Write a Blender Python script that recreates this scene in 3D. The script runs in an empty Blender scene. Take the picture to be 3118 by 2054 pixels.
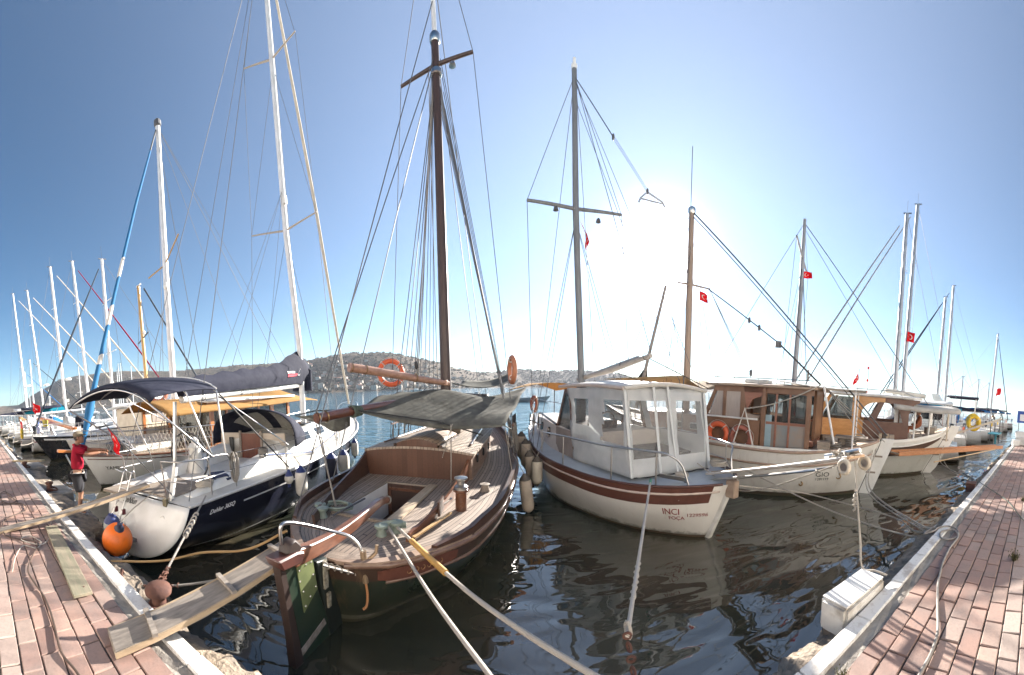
import bpy, bmesh, math, random
from mathutils import Vector, Matrix
R = math.radians
random.seed(7)
scene = bpy.context.scene
COL = scene.collection

# ------------------------------------------------------------------ helpers
def lerp(a, b, t): return a + (b - a) * t

def tab(T, x):
    """smooth table lookup (Catmull-Rom / monotone-ish)"""
    if x <= T[0][0]: return T[0][1]
    if x >= T[-1][0]: return T[-1][1]
    for i in range(len(T) - 1):
        if T[i][0] <= x <= T[i + 1][0]:
            x0, y0 = T[i]; x1, y1 = T[i + 1]
            h = x1 - x0
            d = (y1 - y0) / h
            dl = (y0 - T[i-1][1]) / (x0 - T[i-1][0]) if i > 0 else d
            dr = (T[i+2][1] - y1) / (T[i+2][0] - x1) if i + 2 < len(T) else d
            m0 = 0 if dl * d <= 0 else 2 * dl * d / (dl + d)
            m1 = 0 if dr * d <= 0 else 2 * dr * d / (dr + d)
            if i == 0: m0 = d * 1.5
            if i + 2 >= len(T): m1 = d * 1.5
            t = (x - x0) / h
            return ((2*t**3 - 3*t*t + 1) * y0 + (t**3 - 2*t*t + t) * h * m0 +
                    (-2*t**3 + 3*t*t) * y1 + (t**3 - t*t) * h * m1)

def spline(pts, n=6):
    """Catmull-Rom through pts"""
    P = [Vector(p) for p in pts]
    if len(P) < 3: return P
    out = []
    for i in range(len(P) - 1):
        a = P[i-1] if i else P[0] * 2 - P[1]
        b, c = P[i], P[i+1]
        d = P[i+2] if i + 2 < len(P) else P[-1] * 2 - P[-2]
        for k in range(n):
            t = k / n
            out.append(0.5 * ((2*b) + (c - a) * t + (2*a - 5*b + 4*c - d) * t*t + (3*b - a - 3*c + d) * t**3))
    out.append(P[-1])
    return out

def sag(p, q, s, n=14):
    p, q = Vector(p), Vector(q)
    return [p.lerp(q, i / n) + Vector((0, 0, -4 * s * (i / n) * (1 - i / n))) for i in range(n + 1)]

class MB:
    def __init__(s): s.v = []; s.f = []; s.mi = []; s.uv = None; s.cur = 0
    def _add(s, vs, fs):
        o = len(s.v); s.v += [tuple(v) for v in vs]
        s.f += [tuple(i + o for i in f) for f in fs]; s.mi += [s.cur] * len(fs)
        return s
    def box(s, c, sz, rot=None):
        x, y, z = sz[0] / 2, sz[1] / 2, sz[2] / 2
        vs = [Vector((a, b, d)) for a in (-x, x) for b in (-y, y) for d in (-z, z)]
        if rot is not None:
            M = rot if isinstance(rot, Matrix) else Matrix.Rotation(rot, 3, 'Z')
            vs = [M @ v for v in vs]
        c = Vector(c)
        return s._add([v + c for v in vs], [(0, 1, 3, 2), (4, 6, 7, 5), (0, 4, 5, 1), (2, 3, 7, 6), (0, 2, 6, 4), (1, 5, 7, 3)])
    def bar(s, p, q, w, h, up=(0, 0, 1)):
        p, q = Vector(p), Vector(q); d = (q - p).normalized()
        sd = d.cross(Vector(up))
        if sd.length < 1e-4: sd = d.cross(Vector((1, 0, 0)))
        sd.normalize(); u = sd.cross(d)
        vs = []
        for e in (p, q):
            for a, b in ((-1, -1), (1, -1), (1, 1), (-1, 1)):
                vs.append(e + sd * a * w / 2 + u * b * h / 2)
        return s._add(vs, [(0, 1, 2, 3), (7, 6, 5, 4), (0, 4, 5, 1), (1, 5, 6, 2), (2, 6, 7, 3), (3, 7, 4, 0)])
    def tube(s, pts, r, n=8, closed=False, flat=1.0):
        P = [Vector(p) for p in pts]; m = len(P)
        rr = r if isinstance(r, (list, tuple)) else [r] * m
        prev = None; rings = []
        for i in range(m):
            if closed: d = P[(i + 1) % m] - P[i - 1]
            else: d = P[min(i + 1, m - 1)] - P[max(i - 1, 0)]
            if d.length < 1e-9: d = Vector((0, 0, 1))
            d.normalize()
            if prev is None:
                a = d.cross(Vector((0, 0, 1)))
                if a.length < 0.05: a = d.cross(Vector((0, 1, 0)))
            else:
                a = prev - d * prev.dot(d)
                if a.length < 1e-4: a = d.cross(Vector((0, 0, 1)))
            a.normalize(); b = d.cross(a); prev = a
            rings.append([P[i] + (a * math.cos(2 * math.pi * k / n) + b * flat * math.sin(2 * math.pi * k / n)) * rr[i] for k in range(n)])
        return s.loft(rings, True, not closed, closed)
    def loft(s, rings, ring_closed=True, cap=True, closed=False):
        n = len(rings[0]); m = len(rings); vs = [v for r in rings for v in r]; fs = []
        for i in range(m if closed else m - 1):
            j = (i + 1) % m
            for k in range(n if ring_closed else n - 1):
                l = (k + 1) % n
                fs.append((i * n + k, i * n + l, j * n + l, j * n + k))
        if cap and ring_closed and not closed:
            fs.append(tuple(range(n - 1, -1, -1))); fs.append(tuple((m - 1) * n + k for k in range(n)))
        return s._add(vs, fs)
    def lathe(s, prof, c=(0, 0, 0), n=14, M=None, cap=True):
        c = Vector(c); rings = []
        for r, z in prof:
            ring = [Vector((r * math.cos(2*math.pi*k/n), r * math.sin(2*math.pi*k/n), z)) for k in range(n)]
            if M is not None: ring = [M @ v for v in ring]
            rings.append([v + c for v in ring])
        return s.loft(rings, True, cap)
    def sphere(s, c, r, n=14, m=8, M=None):
        rx, ry, rz = r if isinstance(r, (list, tuple)) else (r, r, r)
        rings = []
        for i in range(m + 1):
            a = -math.pi / 2 + math.pi * i / m
            cr = max(math.cos(a), 0.02)
            ring = [Vector((rx * cr * math.cos(2*math.pi*k/n), ry * cr * math.sin(2*math.pi*k/n), rz * math.sin(a))) for k in range(n)]
            if M is not None: ring = [M @ v for v in ring]
            rings.append([v + Vector(c) for v in ring])
        return s.loft(rings, True, True)
    def torus(s, c, RR, r, axis=(0, 0, 1), n=24, m=8, M=None, sq=1.0):
        z = Vector(axis).normalized(); a = z.cross(Vector((0, 0, 1)))
        if a.length < .05: a = Vector((1, 0, 0))
        a.normalize(); b = z.cross(a)
        pts = [Vector(c) + (a * math.cos(2*math.pi*k/n) + b * sq * math.sin(2*math.pi*k/n)) * RR for k in range(n)]
        return s.tube(pts, r, m, True)
    def grid(s, fn, nu, nv):
        """fn(a,b) a,b in 0..1; may return (point) ; builds open sheet"""
        vs = [fn(i / nu, j / nv) for i in range(nu + 1) for j in range(nv + 1)]
        fs = [(i*(nv+1)+j, (i+1)*(nv+1)+j, (i+1)*(nv+1)+j+1, i*(nv+1)+j+1) for i in range(nu) for j in range(nv)]
        return s._add(vs, fs)
    def slab(s, poly, ext):
        """polygon extruded by vector ext"""
        e = Vector(ext); n = len(poly)
        vs = [Vector(p) for p in poly] + [Vector(p) + e for p in poly]
        fs = [tuple(range(n)), tuple(range(2*n - 1, n - 1, -1))]
        fs += [(i, (i+1) % n, n + (i+1) % n, n + i) for i in range(n)]
        return s._add(vs, fs)
    def build(s, name, mat, parent=None, smooth=35, bevel=0, solid=0, uv=None, seg=1, subd=0):
        me = bpy.data.meshes.new(name)
        me.from_pydata([tuple(v) for v in s.v], [], s.f)
        mats = mat if isinstance(mat, (list, tuple)) else [mat]
        for m in mats: me.materials.append(m)
        for p, i in zip(me.polygons, s.mi): p.material_index = min(i, len(mats) - 1)
        bm = bmesh.new(); bm.from_mesh(me)
        bmesh.ops.remove_doubles(bm, verts=bm.verts, dist=1e-5)
        bmesh.ops.recalc_face_normals(bm, faces=bm.faces)
        if bevel:
            ed = [e for e in bm.edges if len(e.link_faces) == 2 and e.calc_face_angle(0) > R(40)]
            bmesh.ops.bevel(bm, geom=ed, offset=bevel, segments=seg, affect='EDGES', clamp_overlap=True)
        bm.to_mesh(me); bm.free()
        if uv:
            ul = me.uv_layers.new(name='UVMap')
            for lp in me.loops:
                ul.data[lp.index].uv = uv(me.vertices[lp.vertex_index].co)
        if smooth:
            for p in me.polygons: p.use_smooth = True
            me.set_sharp_from_angle(angle=R(smooth))
        o = bpy.data.objects.new(name, me); COL.objects.link(o)
        if parent is not None: o.parent = parent
        if solid:
            md = o.modifiers.new('solid', 'SOLIDIFY'); md.thickness = solid; md.offset = 0
        if subd:
            md = o.modifiers.new('sub', 'SUBSURF'); md.levels = md.render_levels = subd
        return o

def tag(o, label=None, cat=None, group=None, kind=None):
    if label: o['label'] = label
    if cat: o['category'] = cat
    if group: o['group'] = group
    if kind: o['kind'] = kind
    return o

def thing(name, label, cat, loc=(0, 0, 0), rz=0, group=None):
    o = bpy.data.objects.new(name, None); COL.objects.link(o)
    o.empty_display_size = .2
    o.location = loc; o.rotation_euler = (0, 0, rz)
    return tag(o, label, cat, group)

def copy_tree(o, parent=None):
    c = o.copy(); COL.objects.link(c)
    if parent is not None: c.parent = parent
    for ch in list(o.children): copy_tree(ch, c)
    return c

def head(h): return math.atan2(h[1], h[0])

class Fr:
    """boat frame: local (u forward, v left, z up) <-> world"""
    def __init__(s, o, h):
        n = math.hypot(*h); s.o = o; s.h = (h[0] / n, h[1] / n)
    def w(s, u, v, z):
        return Vector((s.o[0] + s.h[0]*u - s.h[1]*v, s.o[1] + s.h[1]*u + s.h[0]*v, z))
    @property
    def loc(s): return (s.o[0], s.o[1], 0)
    @property
    def rz(s): return head(s.h)

GU = Fr((-1.9, 2.9), (.101, .995)); SN = Fr((-5.2, 2.65), (-.17, .985)); IN = Fr((3.55, 4.45), (-.28, .96))
GI = Fr((8.5, 4.55), (-.48, .88)); HH = Fr((12.9, 3.9), (-.48, .88)); ME = Fr((-10.3, 3.3), (0, 1))

def wire(parent, name, m, p, q, r=.006, s=0, n=5):
    return MB().tube(sag(p, q, s, 10) if s else [p, q], r * 1.35, n).build(name, m, parent)

# ------------------------------------------------------------------ materials
def nt(name):
    m = bpy.data.materials.new(name); m.use_nodes = True
    t = m.node_tree; b = t.nodes['Principled BSDF']
    return m, t, b

def N(t, ty, **kw):
    n = t.nodes.new(ty)
    for k, v in kw.items():
        if k in n.inputs.keys(): n.inputs[k].default_value = v
        else: setattr(n, k, v)
    return n

def math_(t, op, a, b=None, c=None):
    n = t.nodes.new('ShaderNodeMath'); n.operation = op
    for i, x in enumerate((a, b, c)):
        if x is None: continue
        if isinstance(x, (int, float)): n.inputs[i].default_value = x
        else: t.links.new(x, n.inputs[i])
    return n.outputs[0]

def ramp(t, fac, stops, interp='LINEAR'):
    n = t.nodes.new('ShaderNodeValToRGB'); cr = n.color_ramp; cr.interpolation = interp
    while len(cr.elements) < len(stops): cr.elements.new(.5)
    for e, (p, c) in zip(cr.elements, stops):
        e.position = p; e.color = (c[0], c[1], c[2], 1) if not isinstance(c, (int, float)) else (c, c, c, 1)
    t.links.new(fac, n.inputs[0])
    return n.outputs[0]

def coords(t, kind='Object', scale=(1, 1, 1)):
    tc = t.nodes.new('ShaderNodeTexCoord'); mp = t.nodes.new('ShaderNodeMapping')
    mp.inputs['Scale'].default_value = scale
    t.links.new(tc.outputs[kind], mp.inputs[0]); return mp.outputs[0]

def noise(t, vec, scale, detail=4, rough=.55, dist=0):
    n = t.nodes.new('ShaderNodeTexNoise'); n.inputs['Scale'].default_value = scale
    n.inputs['Detail'].default_value = detail; n.inputs['Roughness'].default_value = rough; n.inputs['Distortion'].default_value = dist
    if vec is not None: t.links.new(vec, n.inputs['Vector'])
    return n.outputs['Fac']

def mixc(t, fac, a, b, blend='MIX'):
    n = t.nodes.new('ShaderNodeMix'); n.data_type = 'RGBA'; n.blend_type = blend
    if isinstance(fac, (int, float)): n.inputs[0].default_value = fac
    else: t.links.new(fac, n.inputs[0])
    for i, x in ((6, a), (7, b)):
        if isinstance(x, (tuple, list)): n.inputs[i].default_value = (x[0], x[1], x[2], 1)
        else: t.links.new(x, n.inputs[i])
    return n.outputs[2]

def bumpn(t, b, h, strength=.3, dist=.01):
    n = t.nodes.new('ShaderNodeBump'); n.inputs['Strength'].default_value = strength; n.inputs['Distance'].default_value = dist
    t.links.new(h, n.inputs['Height']); t.links.new(n.outputs[0], b.inputs['Normal']); return n

MATS = {}
def mat(name, c, c2=None, sc=4, rough=.5, metal=0, bump=0, bsc=25, stretch=(1, 1, 1), lo=.35, hi=.65, coat=0, alpha=1, trans=0, spec=.5, bd=.01):
    if name in MATS: return MATS[name]
    m, t, b = nt(name)
    b.inputs['Base Color'].default_value = (*c, 1); b.inputs['Roughness'].default_value = rough; b.inputs['Metallic'].default_value = metal
    b.inputs['Specular IOR Level'].default_value = spec
    if coat: b.inputs['Coat Weight'].default_value = coat; b.inputs['Coat Roughness'].default_value = .08
    if alpha < 1: b.inputs['Alpha'].default_value = alpha
    if trans: b.inputs['Transmission Weight'].default_value = trans
    v = coords(t, 'Object', stretch)
    if c2 is not None:
        f = noise(t, v, sc, 5, .6)
        t.links.new(ramp(t, f, [(lo, c), (hi, c2)]), b.inputs['Base Color'])
        r = math_(t, 'MULTIPLY_ADD', f, .25, rough - .12)
        t.links.new(r, b.inputs['Roughness'])
    if bump:
        bumpn(t, b, noise(t, v, bsc, 4), bump, bd)
    MATS[name] = m; return m

def planks(name, c1, c2, seam, width, kind='Object', axis='y', rough=.6, sw=.1, butt=0, coat=0, grain=14):
    if name in MATS: return MATS[name]
    m, t, b = nt(name)
    v = coords(t, kind); sp = t.nodes.new('ShaderNodeSeparateXYZ'); t.links.new(v, sp.inputs[0])
    ac = {'x': 0, 'y': 1, 'z': 2}[axis]; al = 0 if ac != 0 else 1
    y = math_(t, 'MULTIPLY', sp.outputs[ac], 1 / width)
    fr = math_(t, 'FRACT', y); fl = math_(t, 'FLOOR', y)
    wn = t.nodes.new('ShaderNodeTexWhiteNoise'); wn.noise_dimensions = '1D'; t.links.new(fl, wn.inputs['W'])
    st = [6, 6, 6]; st[al] = .5
    g = noise(t, coords(t, kind, st), grain / 3, 5, .65)
    big = noise(t, v, 1.3, 3)
    f = math_(t, 'ADD', math_(t, 'MULTIPLY', g, .55), math_(t, 'ADD', math_(t, 'MULTIPLY', wn.outputs['Value'], .3), math_(t, 'MULTIPLY', big, .3)))
    col = ramp(t, f, [(.3, c1), (.85, c2)])
    sm = math_(t, 'LESS_THAN', fr, sw)
    if butt:
        x = math_(t, 'FRACT', math_(t, 'ADD', math_(t, 'MULTIPLY', sp.outputs[al], 1 / butt), math_(t, 'MULTIPLY', wn.outputs['Value'], 7)))
        sm = math_(t, 'MAXIMUM', sm, math_(t, 'LESS_THAN', x, .012))
    t.links.new(mixc(t, sm, col, seam), b.inputs['Base Color'])
    b.inputs['Roughness'].default_value = rough
    if coat: b.inputs['Coat Weight'].default_value = coat
    bumpn(t, b, math_(t, 'SUBTRACT', math_(t, 'MULTIPLY', g, .3), sm), .5, .004)
    MATS[name] = m; return m

def layers(name, stops, rough=.35, sc=3, coat=.2, dirt=.25, axis=2, bump=.03):
    """paint bands by local height: stops = [(z, colour)...] sharp"""
    m, t, b = nt(name)
    v = coords(t); sp = t.nodes.new('ShaderNodeSeparateXYZ'); t.links.new(v, sp.inputs[0])
    z = math_(t, 'MULTIPLY_ADD', sp.outputs[axis], 1 / 4, .25)
    col = ramp(t, z, [((zz / 4 + .25), c) for zz, c in stops], 'CONSTANT')
    n1 = noise(t, coords(t, 'Object', (1, 1, .25)), sc, 6, .65)
    col = mixc(t, ramp(t, n1, [(.45, 0), (.75, dirt)]), col, (.14, .11, .08))
    n2 = noise(t, v, 1.1, 3)
    col = mixc(t, math_(t, 'MULTIPLY', n2, .25), col, (.5, .48, .44), 'MULTIPLY')
    t.links.new(col, b.inputs['Base Color'])
    # runs of rust and grime, weed along the waterline
    sk = noise(t, coords(t, 'Object', (7, 7, .35)), 1.0, 5, .7)
    col = mixc(t, ramp(t, sk, [(.56, 0), (.72, dirt * 1.3)]), col, (.2, .13, .075))
    wz = math_(t, 'ADD', math_(t, 'MULTIPLY', sp.outputs[axis], -6), math_(t, 'MULTIPLY', noise(t, coords(t, 'Object', (1, 1, .6)), 5, 5, .7), 1.9))
    col = mixc(t, ramp(t, wz, [(.1, 0), (.6, .7)]), col, (.045, .05, .025))
    t.links.new(col, b.inputs['Base Color'])
    t.links.new(math_(t, 'MULTIPLY_ADD', n1, .4, rough - .2), b.inputs['Roughness'])
    b.inputs['Coat Weight'].default_value = coat
    bumpn(t, b, noise(t, v, 3.0, 2), bump, .05)
    MATS[name] = m; return m

def glassy(name, tint, alpha=.35, rough=.05):
    if name in MATS: return MATS[name]
    m, t, b = nt(name)
    b.inputs['Base Color'].default_value = (*tint, 1); b.inputs['Roughness'].default_value = rough
    b.inputs['Alpha'].default_value = alpha
    MATS[name] = m; return m

def cloth(name, c, c2, sc=6, rough=.85, weave=220, transl=.25, alpha=1):
    if name in MATS: return MATS[name]
    m, t, b = nt(name)
    v = coords(t)
    f = noise(t, v, sc, 5, .6)
    col = ramp(t, f, [(.35, c), (.65, c2)])
    t.links.new(col, b.inputs['Base Color']); b.inputs['Roughness'].default_value = rough
    b.inputs['Specular IOR Level'].default_value = .2
    bumpn(t, b, noise(t, v, 9, 5), .35, .03)
    if transl:
        out = t.nodes['Material Output']
        tr = t.nodes.new('ShaderNodeBsdfTranslucent'); t.links.new(col, tr.inputs[0])
        mx = t.nodes.new('ShaderNodeMixShader'); mx.inputs[0].default_value = transl
        t.links.new(b.outputs[0], mx.inputs[1]); t.links.new(tr.outputs[0], mx.inputs[2])
        last = mx.outputs[0]
        if alpha < 1:
            tp = t.nodes.new('ShaderNodeBsdfTransparent'); m2 = t.nodes.new('ShaderNodeMixShader'); m2.inputs[0].default_value = 1 - alpha
            t.links.new(last, m2.inputs[1]); t.links.new(tp.outputs[0], m2.inputs[2]); last = m2.outputs[0]
        t.links.new(last, out.inputs[0])
    MATS[name] = m; return m

def ropemat(name, c, c2, tw=60):
    if name in MATS: return MATS[name]
    m, t, b = nt(name)
    w = t.nodes.new('ShaderNodeTexWave'); w.wave_type = 'BANDS'; w.bands_direction = 'DIAGONAL'; w.inputs['Scale'].default_value = tw
    w.inputs['Distortion'].default_value = 1.5
    t.links.new(coords(t), w.inputs[0])
    t.links.new(ramp(t, w.outputs['Fac'], [(.1, c2), (.55, c)]), b.inputs['Base Color'])
    b.inputs['Roughness'].default_value = .9
    bumpn(t, b, w.outputs['Fac'], .6, .01)
    MATS[name] = m; return m

W_GEL = mat('white_gelcoat', (.78, .77, .74), (.66, .65, .61), 2.2, .3, coat=.3)
W_OLD = mat('aged_white_paint', (.74, .73, .70), (.56, .54, .49), 3.5, .45, bump=.08, bsc=12)
CREAM = mat('cream_paint', (.66, .58, .46), (.55, .47, .36), 3, .45)
STEEL = mat('stainless_steel', (.5, .49, .48), None, rough=.28, metal=1)
ALU = mat('white_mast_paint', (.75, .75, .75), (.6, .6, .6), 3, .35)
ALUG = mat('grey_anodised_mast', (.42, .44, .47), (.32, .34, .37), 3, .4, metal=.3)
WIRE = mat('rigging_wire', (.09, .092, .1), None, rough=.6)
DARK = mat('black_rubber', (.02, .02, .02), (.035, .035, .035), 8, .6)
VARN = mat('varnished_wood', (.15, .065, .036), (.085, .036, .022), 3, .3, coat=.5, stretch=(1, 6, 6))
MASTW = mat('dark_mast_wood', (.065, .036, .03), (.04, .024, .02), 4, .5, coat=.1, stretch=(6, 6, .6))
BROWN = mat('brown_painted_wood', (.075, .038, .027), (.045, .024, .018), 3, .42, coat=.15, stretch=(1, 5, 5))
ORANGEW = mat('orange_varnish', (.42, .16, .045), (.31, .1, .03), 4, .35, coat=.4, stretch=(3, 3, 1))
TANW = mat('weathered_grey_wood', (.3, .25, .2), (.2, .165, .135), 5, .8, stretch=(1, 8, 8), bump=.25, bsc=14)
TEAK = planks('teak_laid_deck', (.2, .155, .125), (.42, .34, .275), (.025, .02, .018), .065, 'UV', 'y', .65, .13, 1.6)
TEAKR = planks('roof_planks', (.22, .175, .14), (.45, .37, .3), (.03, .025, .02), .075, 'Object', 'y', .65, .1, 1.4)
ROPE = ropemat('white_rope', (.62, .57, .5), (.32, .28, .23))
ROPEG = ropemat('grey_rope', (.4, .37, .33), (.2, .18, .16))
ROPED = ropemat('dark_rope', (.12, .1, .09), (.05, .045, .04))
NAVYC = cloth('navy_canvas', (.017, .019, .036), (.03, .033, .052), 5, transl=.08)
TANC = cloth('tan_awning_canvas', (.55, .33, .13), (.47, .27, .1), 3, transl=.45)
NET = cloth('grey_shade_net', (.11, .108, .092), (.21, .205, .175), 3.5, transl=.35, alpha=.9)
BLUEC = cloth('blue_sail_cover', (.02, .13, .35), (.03, .18, .42), 5, transl=.15)
TEALC = cloth('teal_sail_cover', (.01, .24, .36), (.02, .3, .42), 5, transl=.15)
GREYC = cloth('grey_pvc_canopy', (.74, .75, .75), (.64, .66, .66), 3, transl=.45)
WCLOTH = cloth('white_cloth', (.7, .68, .64), (.6, .57, .52), 4, transl=.35)
FLAGR = cloth('red_flag_cloth', (.62, .012, .02), (.5, .01, .016), 5, transl=.4)
FLAGW = cloth('white_flag_cloth', (.8, .78, .76), (.75, .73, .7), 5, transl=.4)
GLASS = glassy('window_glass', (.04, .05, .05), .55, .03)
CLEARV = glassy('clear_vinyl', (.5, .5, .48), .13, .08)
DGLASS = glassy('dark_window_glass', (.015, .017, .02), 1, .06)
ORG = mat('orange_lifebuoy', (.68, .13, .045), (.58, .1, .035), 5, .45)
ORB = mat('orange_buoy_rubber', (.85, .17, .012), (.5, .1, .02), 4.5, .42, lo=.5, hi=.8, bump=.06, bsc=9)
FNW = mat('white_fender_vinyl', (.72, .7, .66), (.5, .48, .43), 5, .5)
FNB = mat('blue_fender_vinyl', (.02, .035, .14), None, rough=.45)
FNK = mat('beige_fender_cover', (.5, .42, .34), (.38, .32, .26), 5, .85, bump=.2)
RUST = mat('rusty_iron', (.13, .055, .035), (.075, .035, .028), 8, .85, bump=.4, bsc=30)
REDP = mat('red_lettering', (.22, .012, .012), None, rough=.5)
BLKP = mat('black_lettering', (.02, .02, .02), None, rough=.5)
WHTP = mat('white_lettering', (.75, .75, .75), None, rough=.5)
GREYP = mat('grey_lettering', (.22, .22, .2), None, rough=.5)
YEL = mat('yellow_plastic', (.75, .5, .03), (.65, .42, .02), 5, .5)
BLUEP = mat('blue_plastic', (.02, .08, .35), None, rough=.5)
# ------------------------------------------------------------------ world, sun, camera
SUN_AZ, SUN_EL = R(24.4), R(19.9)
world = bpy.data.worlds.new('World'); scene.world = world; world.use_nodes = True
wt = world.node_tree; bg = wt.nodes['Background']
sky = wt.nodes.new('ShaderNodeTexSky'); sky.sky_type = 'NISHITA'; sky.sun_disc = False
sky.sun_elevation = SUN_EL; sky.sun_rotation = SUN_AZ
sky.altitude = 0; sky.air_density = 1.0; sky.dust_density = .15; sky.ozone_density = 4.5
wt.links.new(mixc(wt, 1, sky.outputs[0], (.5, .71, .74), 'MULTIPLY'), bg.inputs[0]); bg.inputs[1].default_value = .05
# the bright sun aureole of a hazy seaside sky
tc = wt.nodes.new('ShaderNodeTexCoord'); dp = wt.nodes.new('ShaderNodeVectorMath'); dp.operation = 'DOT_PRODUCT'
dp.inputs[1].default_value = (math.sin(SUN_AZ)*math.cos(SUN_EL), math.cos(SUN_AZ)*math.cos(SUN_EL), math.sin(SUN_EL))
wt.links.new(tc.outputs['Generated'], dp.inputs[0])
cl = math_(wt, 'MAXIMUM', dp.outputs['Value'], 0)
au = math_(wt, 'ADD', math_(wt, 'MULTIPLY', math_(wt, 'POWER', cl, 260), 1.6), math_(wt, 'ADD', math_(wt, 'MULTIPLY', math_(wt, 'POWER', cl, 28), .04), math_(wt, 'MULTIPLY', math_(wt, 'POWER', math_(wt, 'MULTIPLY_ADD', dp.outputs['Value'], .5, .5), 4.5), .095)))
sz = wt.nodes.new('ShaderNodeSeparateXYZ'); wt.links.new(tc.outputs['Generated'], sz.inputs[0])
hz = math_(wt, 'POWER', math_(wt, 'SUBTRACT', 1, math_(wt, 'MINIMUM', math_(wt, 'ABSOLUTE', sz.outputs[2]), 1)), 9)
au = math_(wt, 'ADD', au, math_(wt, 'MULTIPLY', hz, math_(wt, 'MULTIPLY_ADD', cl, .05, .022)))
bg2 = wt.nodes.new('ShaderNodeBackground'); bg2.inputs[0].default_value = (1, .95, .98, 1)
wt.links.new(au, bg2.inputs[1])
ad = wt.nodes.new('ShaderNodeAddShader'); wt.links.new(bg.outputs[0], ad.inputs[0]); wt.links.new(bg2.outputs[0], ad.inputs[1])
wt.links.new(ad.outputs[0], wt.nodes['World Output'].inputs[0])

sl = bpy.data.lights.new('sun', 'SUN'); sl.energy = 4.6; sl.angle = R(.6); sl.color = (1, .93, .84)
so = bpy.data.objects.new('sun', sl); COL.objects.link(so)
sd = Vector((math.sin(SUN_AZ)*math.cos(SUN_EL), math.cos(SUN_AZ)*math.cos(SUN_EL), math.sin(SUN_EL)))
so.rotation_euler = sd.to_track_quat('Z', 'Y').to_euler(); so.location = sd * 60

cd = bpy.data.cameras.new('camera'); cd.type = 'PANO'; cd.panorama_type = 'CENTRAL_CYLINDRICAL'
KK = R(.0732741); PW, PH = 2380.0, 2380.0 * 675 / 1024
Y0 = 967.03
cd.central_cylindrical_range_u_min = (0 - 1190) * KK; cd.central_cylindrical_range_u_max = (PW - 1190) * KK
cd.central_cylindrical_range_v_max = Y0 * KK; cd.central_cylindrical_range_v_min = (Y0 - PH) * KK
cd.central_cylindrical_radius = 1.0
cd.clip_start = .05; cd.clip_end = 12000
cam = bpy.data.objects.new('camera', cd); COL.objects.link(cam)
cam.location = (0, 0, 2.65); cam.rotation_euler = (R(90 - 5.0966), 0, R(-.537))
scene.camera = cam
vs = scene.view_settings; vs.view_transform = 'Standard'; vs.look = 'None'; vs.exposure = 2.15; vs.gamma = 1; vs.use_curve_mapping = False
scene.cycles.use_denoising = True
scene.cycles.max_bounces = 8; scene.cycles.transparent_max_bounces = 12; scene.cycles.volume_bounces = 1
scene.cycles.sample_clamp_indirect = 6
scene.cycles.caustics_reflective = False; scene.cycles.caustics_refractive = False

# ------------------------------------------------------------------ water
def make_water():
    m, t, b = nt('harbour_water')
    b.inputs['Base Color'].default_value = (.012, .02, .014, 1); b.inputs['Roughness'].default_value = .02; b.inputs['IOR'].default_value = 1.95
    v = coords(t)
    sp = t.nodes.new('ShaderNodeSeparateXYZ'); t.links.new(v, sp.inputs[0])
    # open bay is choppy, the berth by the quay lies almost still
    op = t.nodes.new('ShaderNodeMapRange'); op.inputs['From Min'].default_value = 5; op.inputs['From Max'].default_value = 17
    op.inputs['To Min'].default_value = 0; op.inputs['To Max'].default_value = 1; t.links.new(sp.outputs[1], op.inputs[0])
    big = noise(t, coords(t, 'Object', (.8, 1.7, 1)), .6, 1, .35, .6)
    mid = noise(t, coords(t, 'Object', (.8, 2.0, 1)), 1.7, 1, .4, .5)
    fine = noise(t, coords(t, 'Object', (1, 1.9, 1)), 6.5, 2, .5, .3)
    chop = noise(t, coords(t, 'Object', (.55, 1.3, 1)), 1.3, 3, .5, .4)
    h = math_(t, 'ADD', math_(t, 'MULTIPLY', big, .08), math_(t, 'MULTIPLY', mid, .027))
    h = math_(t, 'ADD', h, math_(t, 'MULTIPLY', fine, math_(t, 'MULTIPLY_ADD', op.outputs[0], .0065, .0008)))
    h = math_(t, 'ADD', h, math_(t, 'MULTIPLY', chop, math_(t, 'MULTIPLY', op.outputs[0], .12)))
    bumpn(t, b, h, 1.0, 1.0)
    # weed and silt tint the shallows
    col = ramp(t, noise(t, v, .5, 3), [(.4, (.032, .037, .026)), (.6, (.065, .055, .036))])
    col = mixc(t, op.outputs[0], col, (.02, .085, .105))
    t.links.new(col, b.inputs['Base Color'])
    mb = MB(); xs = [-2400, -300, -60, 60, 300, 2400]; ys = [1.2, 40, 300, 2400]
    mb._add([(x, y, 0) for x in xs for y in ys], [(i*4+j, (i+1)*4+j, (i+1)*4+j+1, i*4+j+1) for i in range(5) for j in range(3)])
    tag(mb.build('water', m, smooth=0), 'green brown harbour water with rippled sky reflections', 'water', kind='structure')
make_water()

# ------------------------------------------------------------------ hills and houses
HC = 2.65
def px_az(px): return (px - 1190) * KK + R(.537)
RIDGE = [(-90, 948), (40, 942), (80, 918), (118, 897), (150, 881), (214, 870), (313, 862), (382, 863), (444, 860), (560, 849), (640, 845),
         (720, 838), (770, 829), (820, 822), (905, 821), (950, 829), (1000, 839), (1060, 855), (1120, 866), (1165, 864), (1192, 859), (1260, 862),
         (1352, 862), (1423, 868), (1479, 879), (1520, 888), (1580, 890), (1700, 893)]
SHORE = [(-90, 900), (150, 750), (380, 620), (640, 520), (760, 430), (905, 430), (1000, 470), (1120, 600), (1200, 760), (1400, 900), (1700, 1100)]
DEPTH = [(-90, 500), (150, 420), (380, 330), (640, 300), (820, 260), (1000, 230), (1120, 220), (1700, 180)]
def horizon_row(px):
    c = (px - 1190) * KK
    return Y0 - math.tan(R(5.0966)) * math.cos(c) / KK
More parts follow.
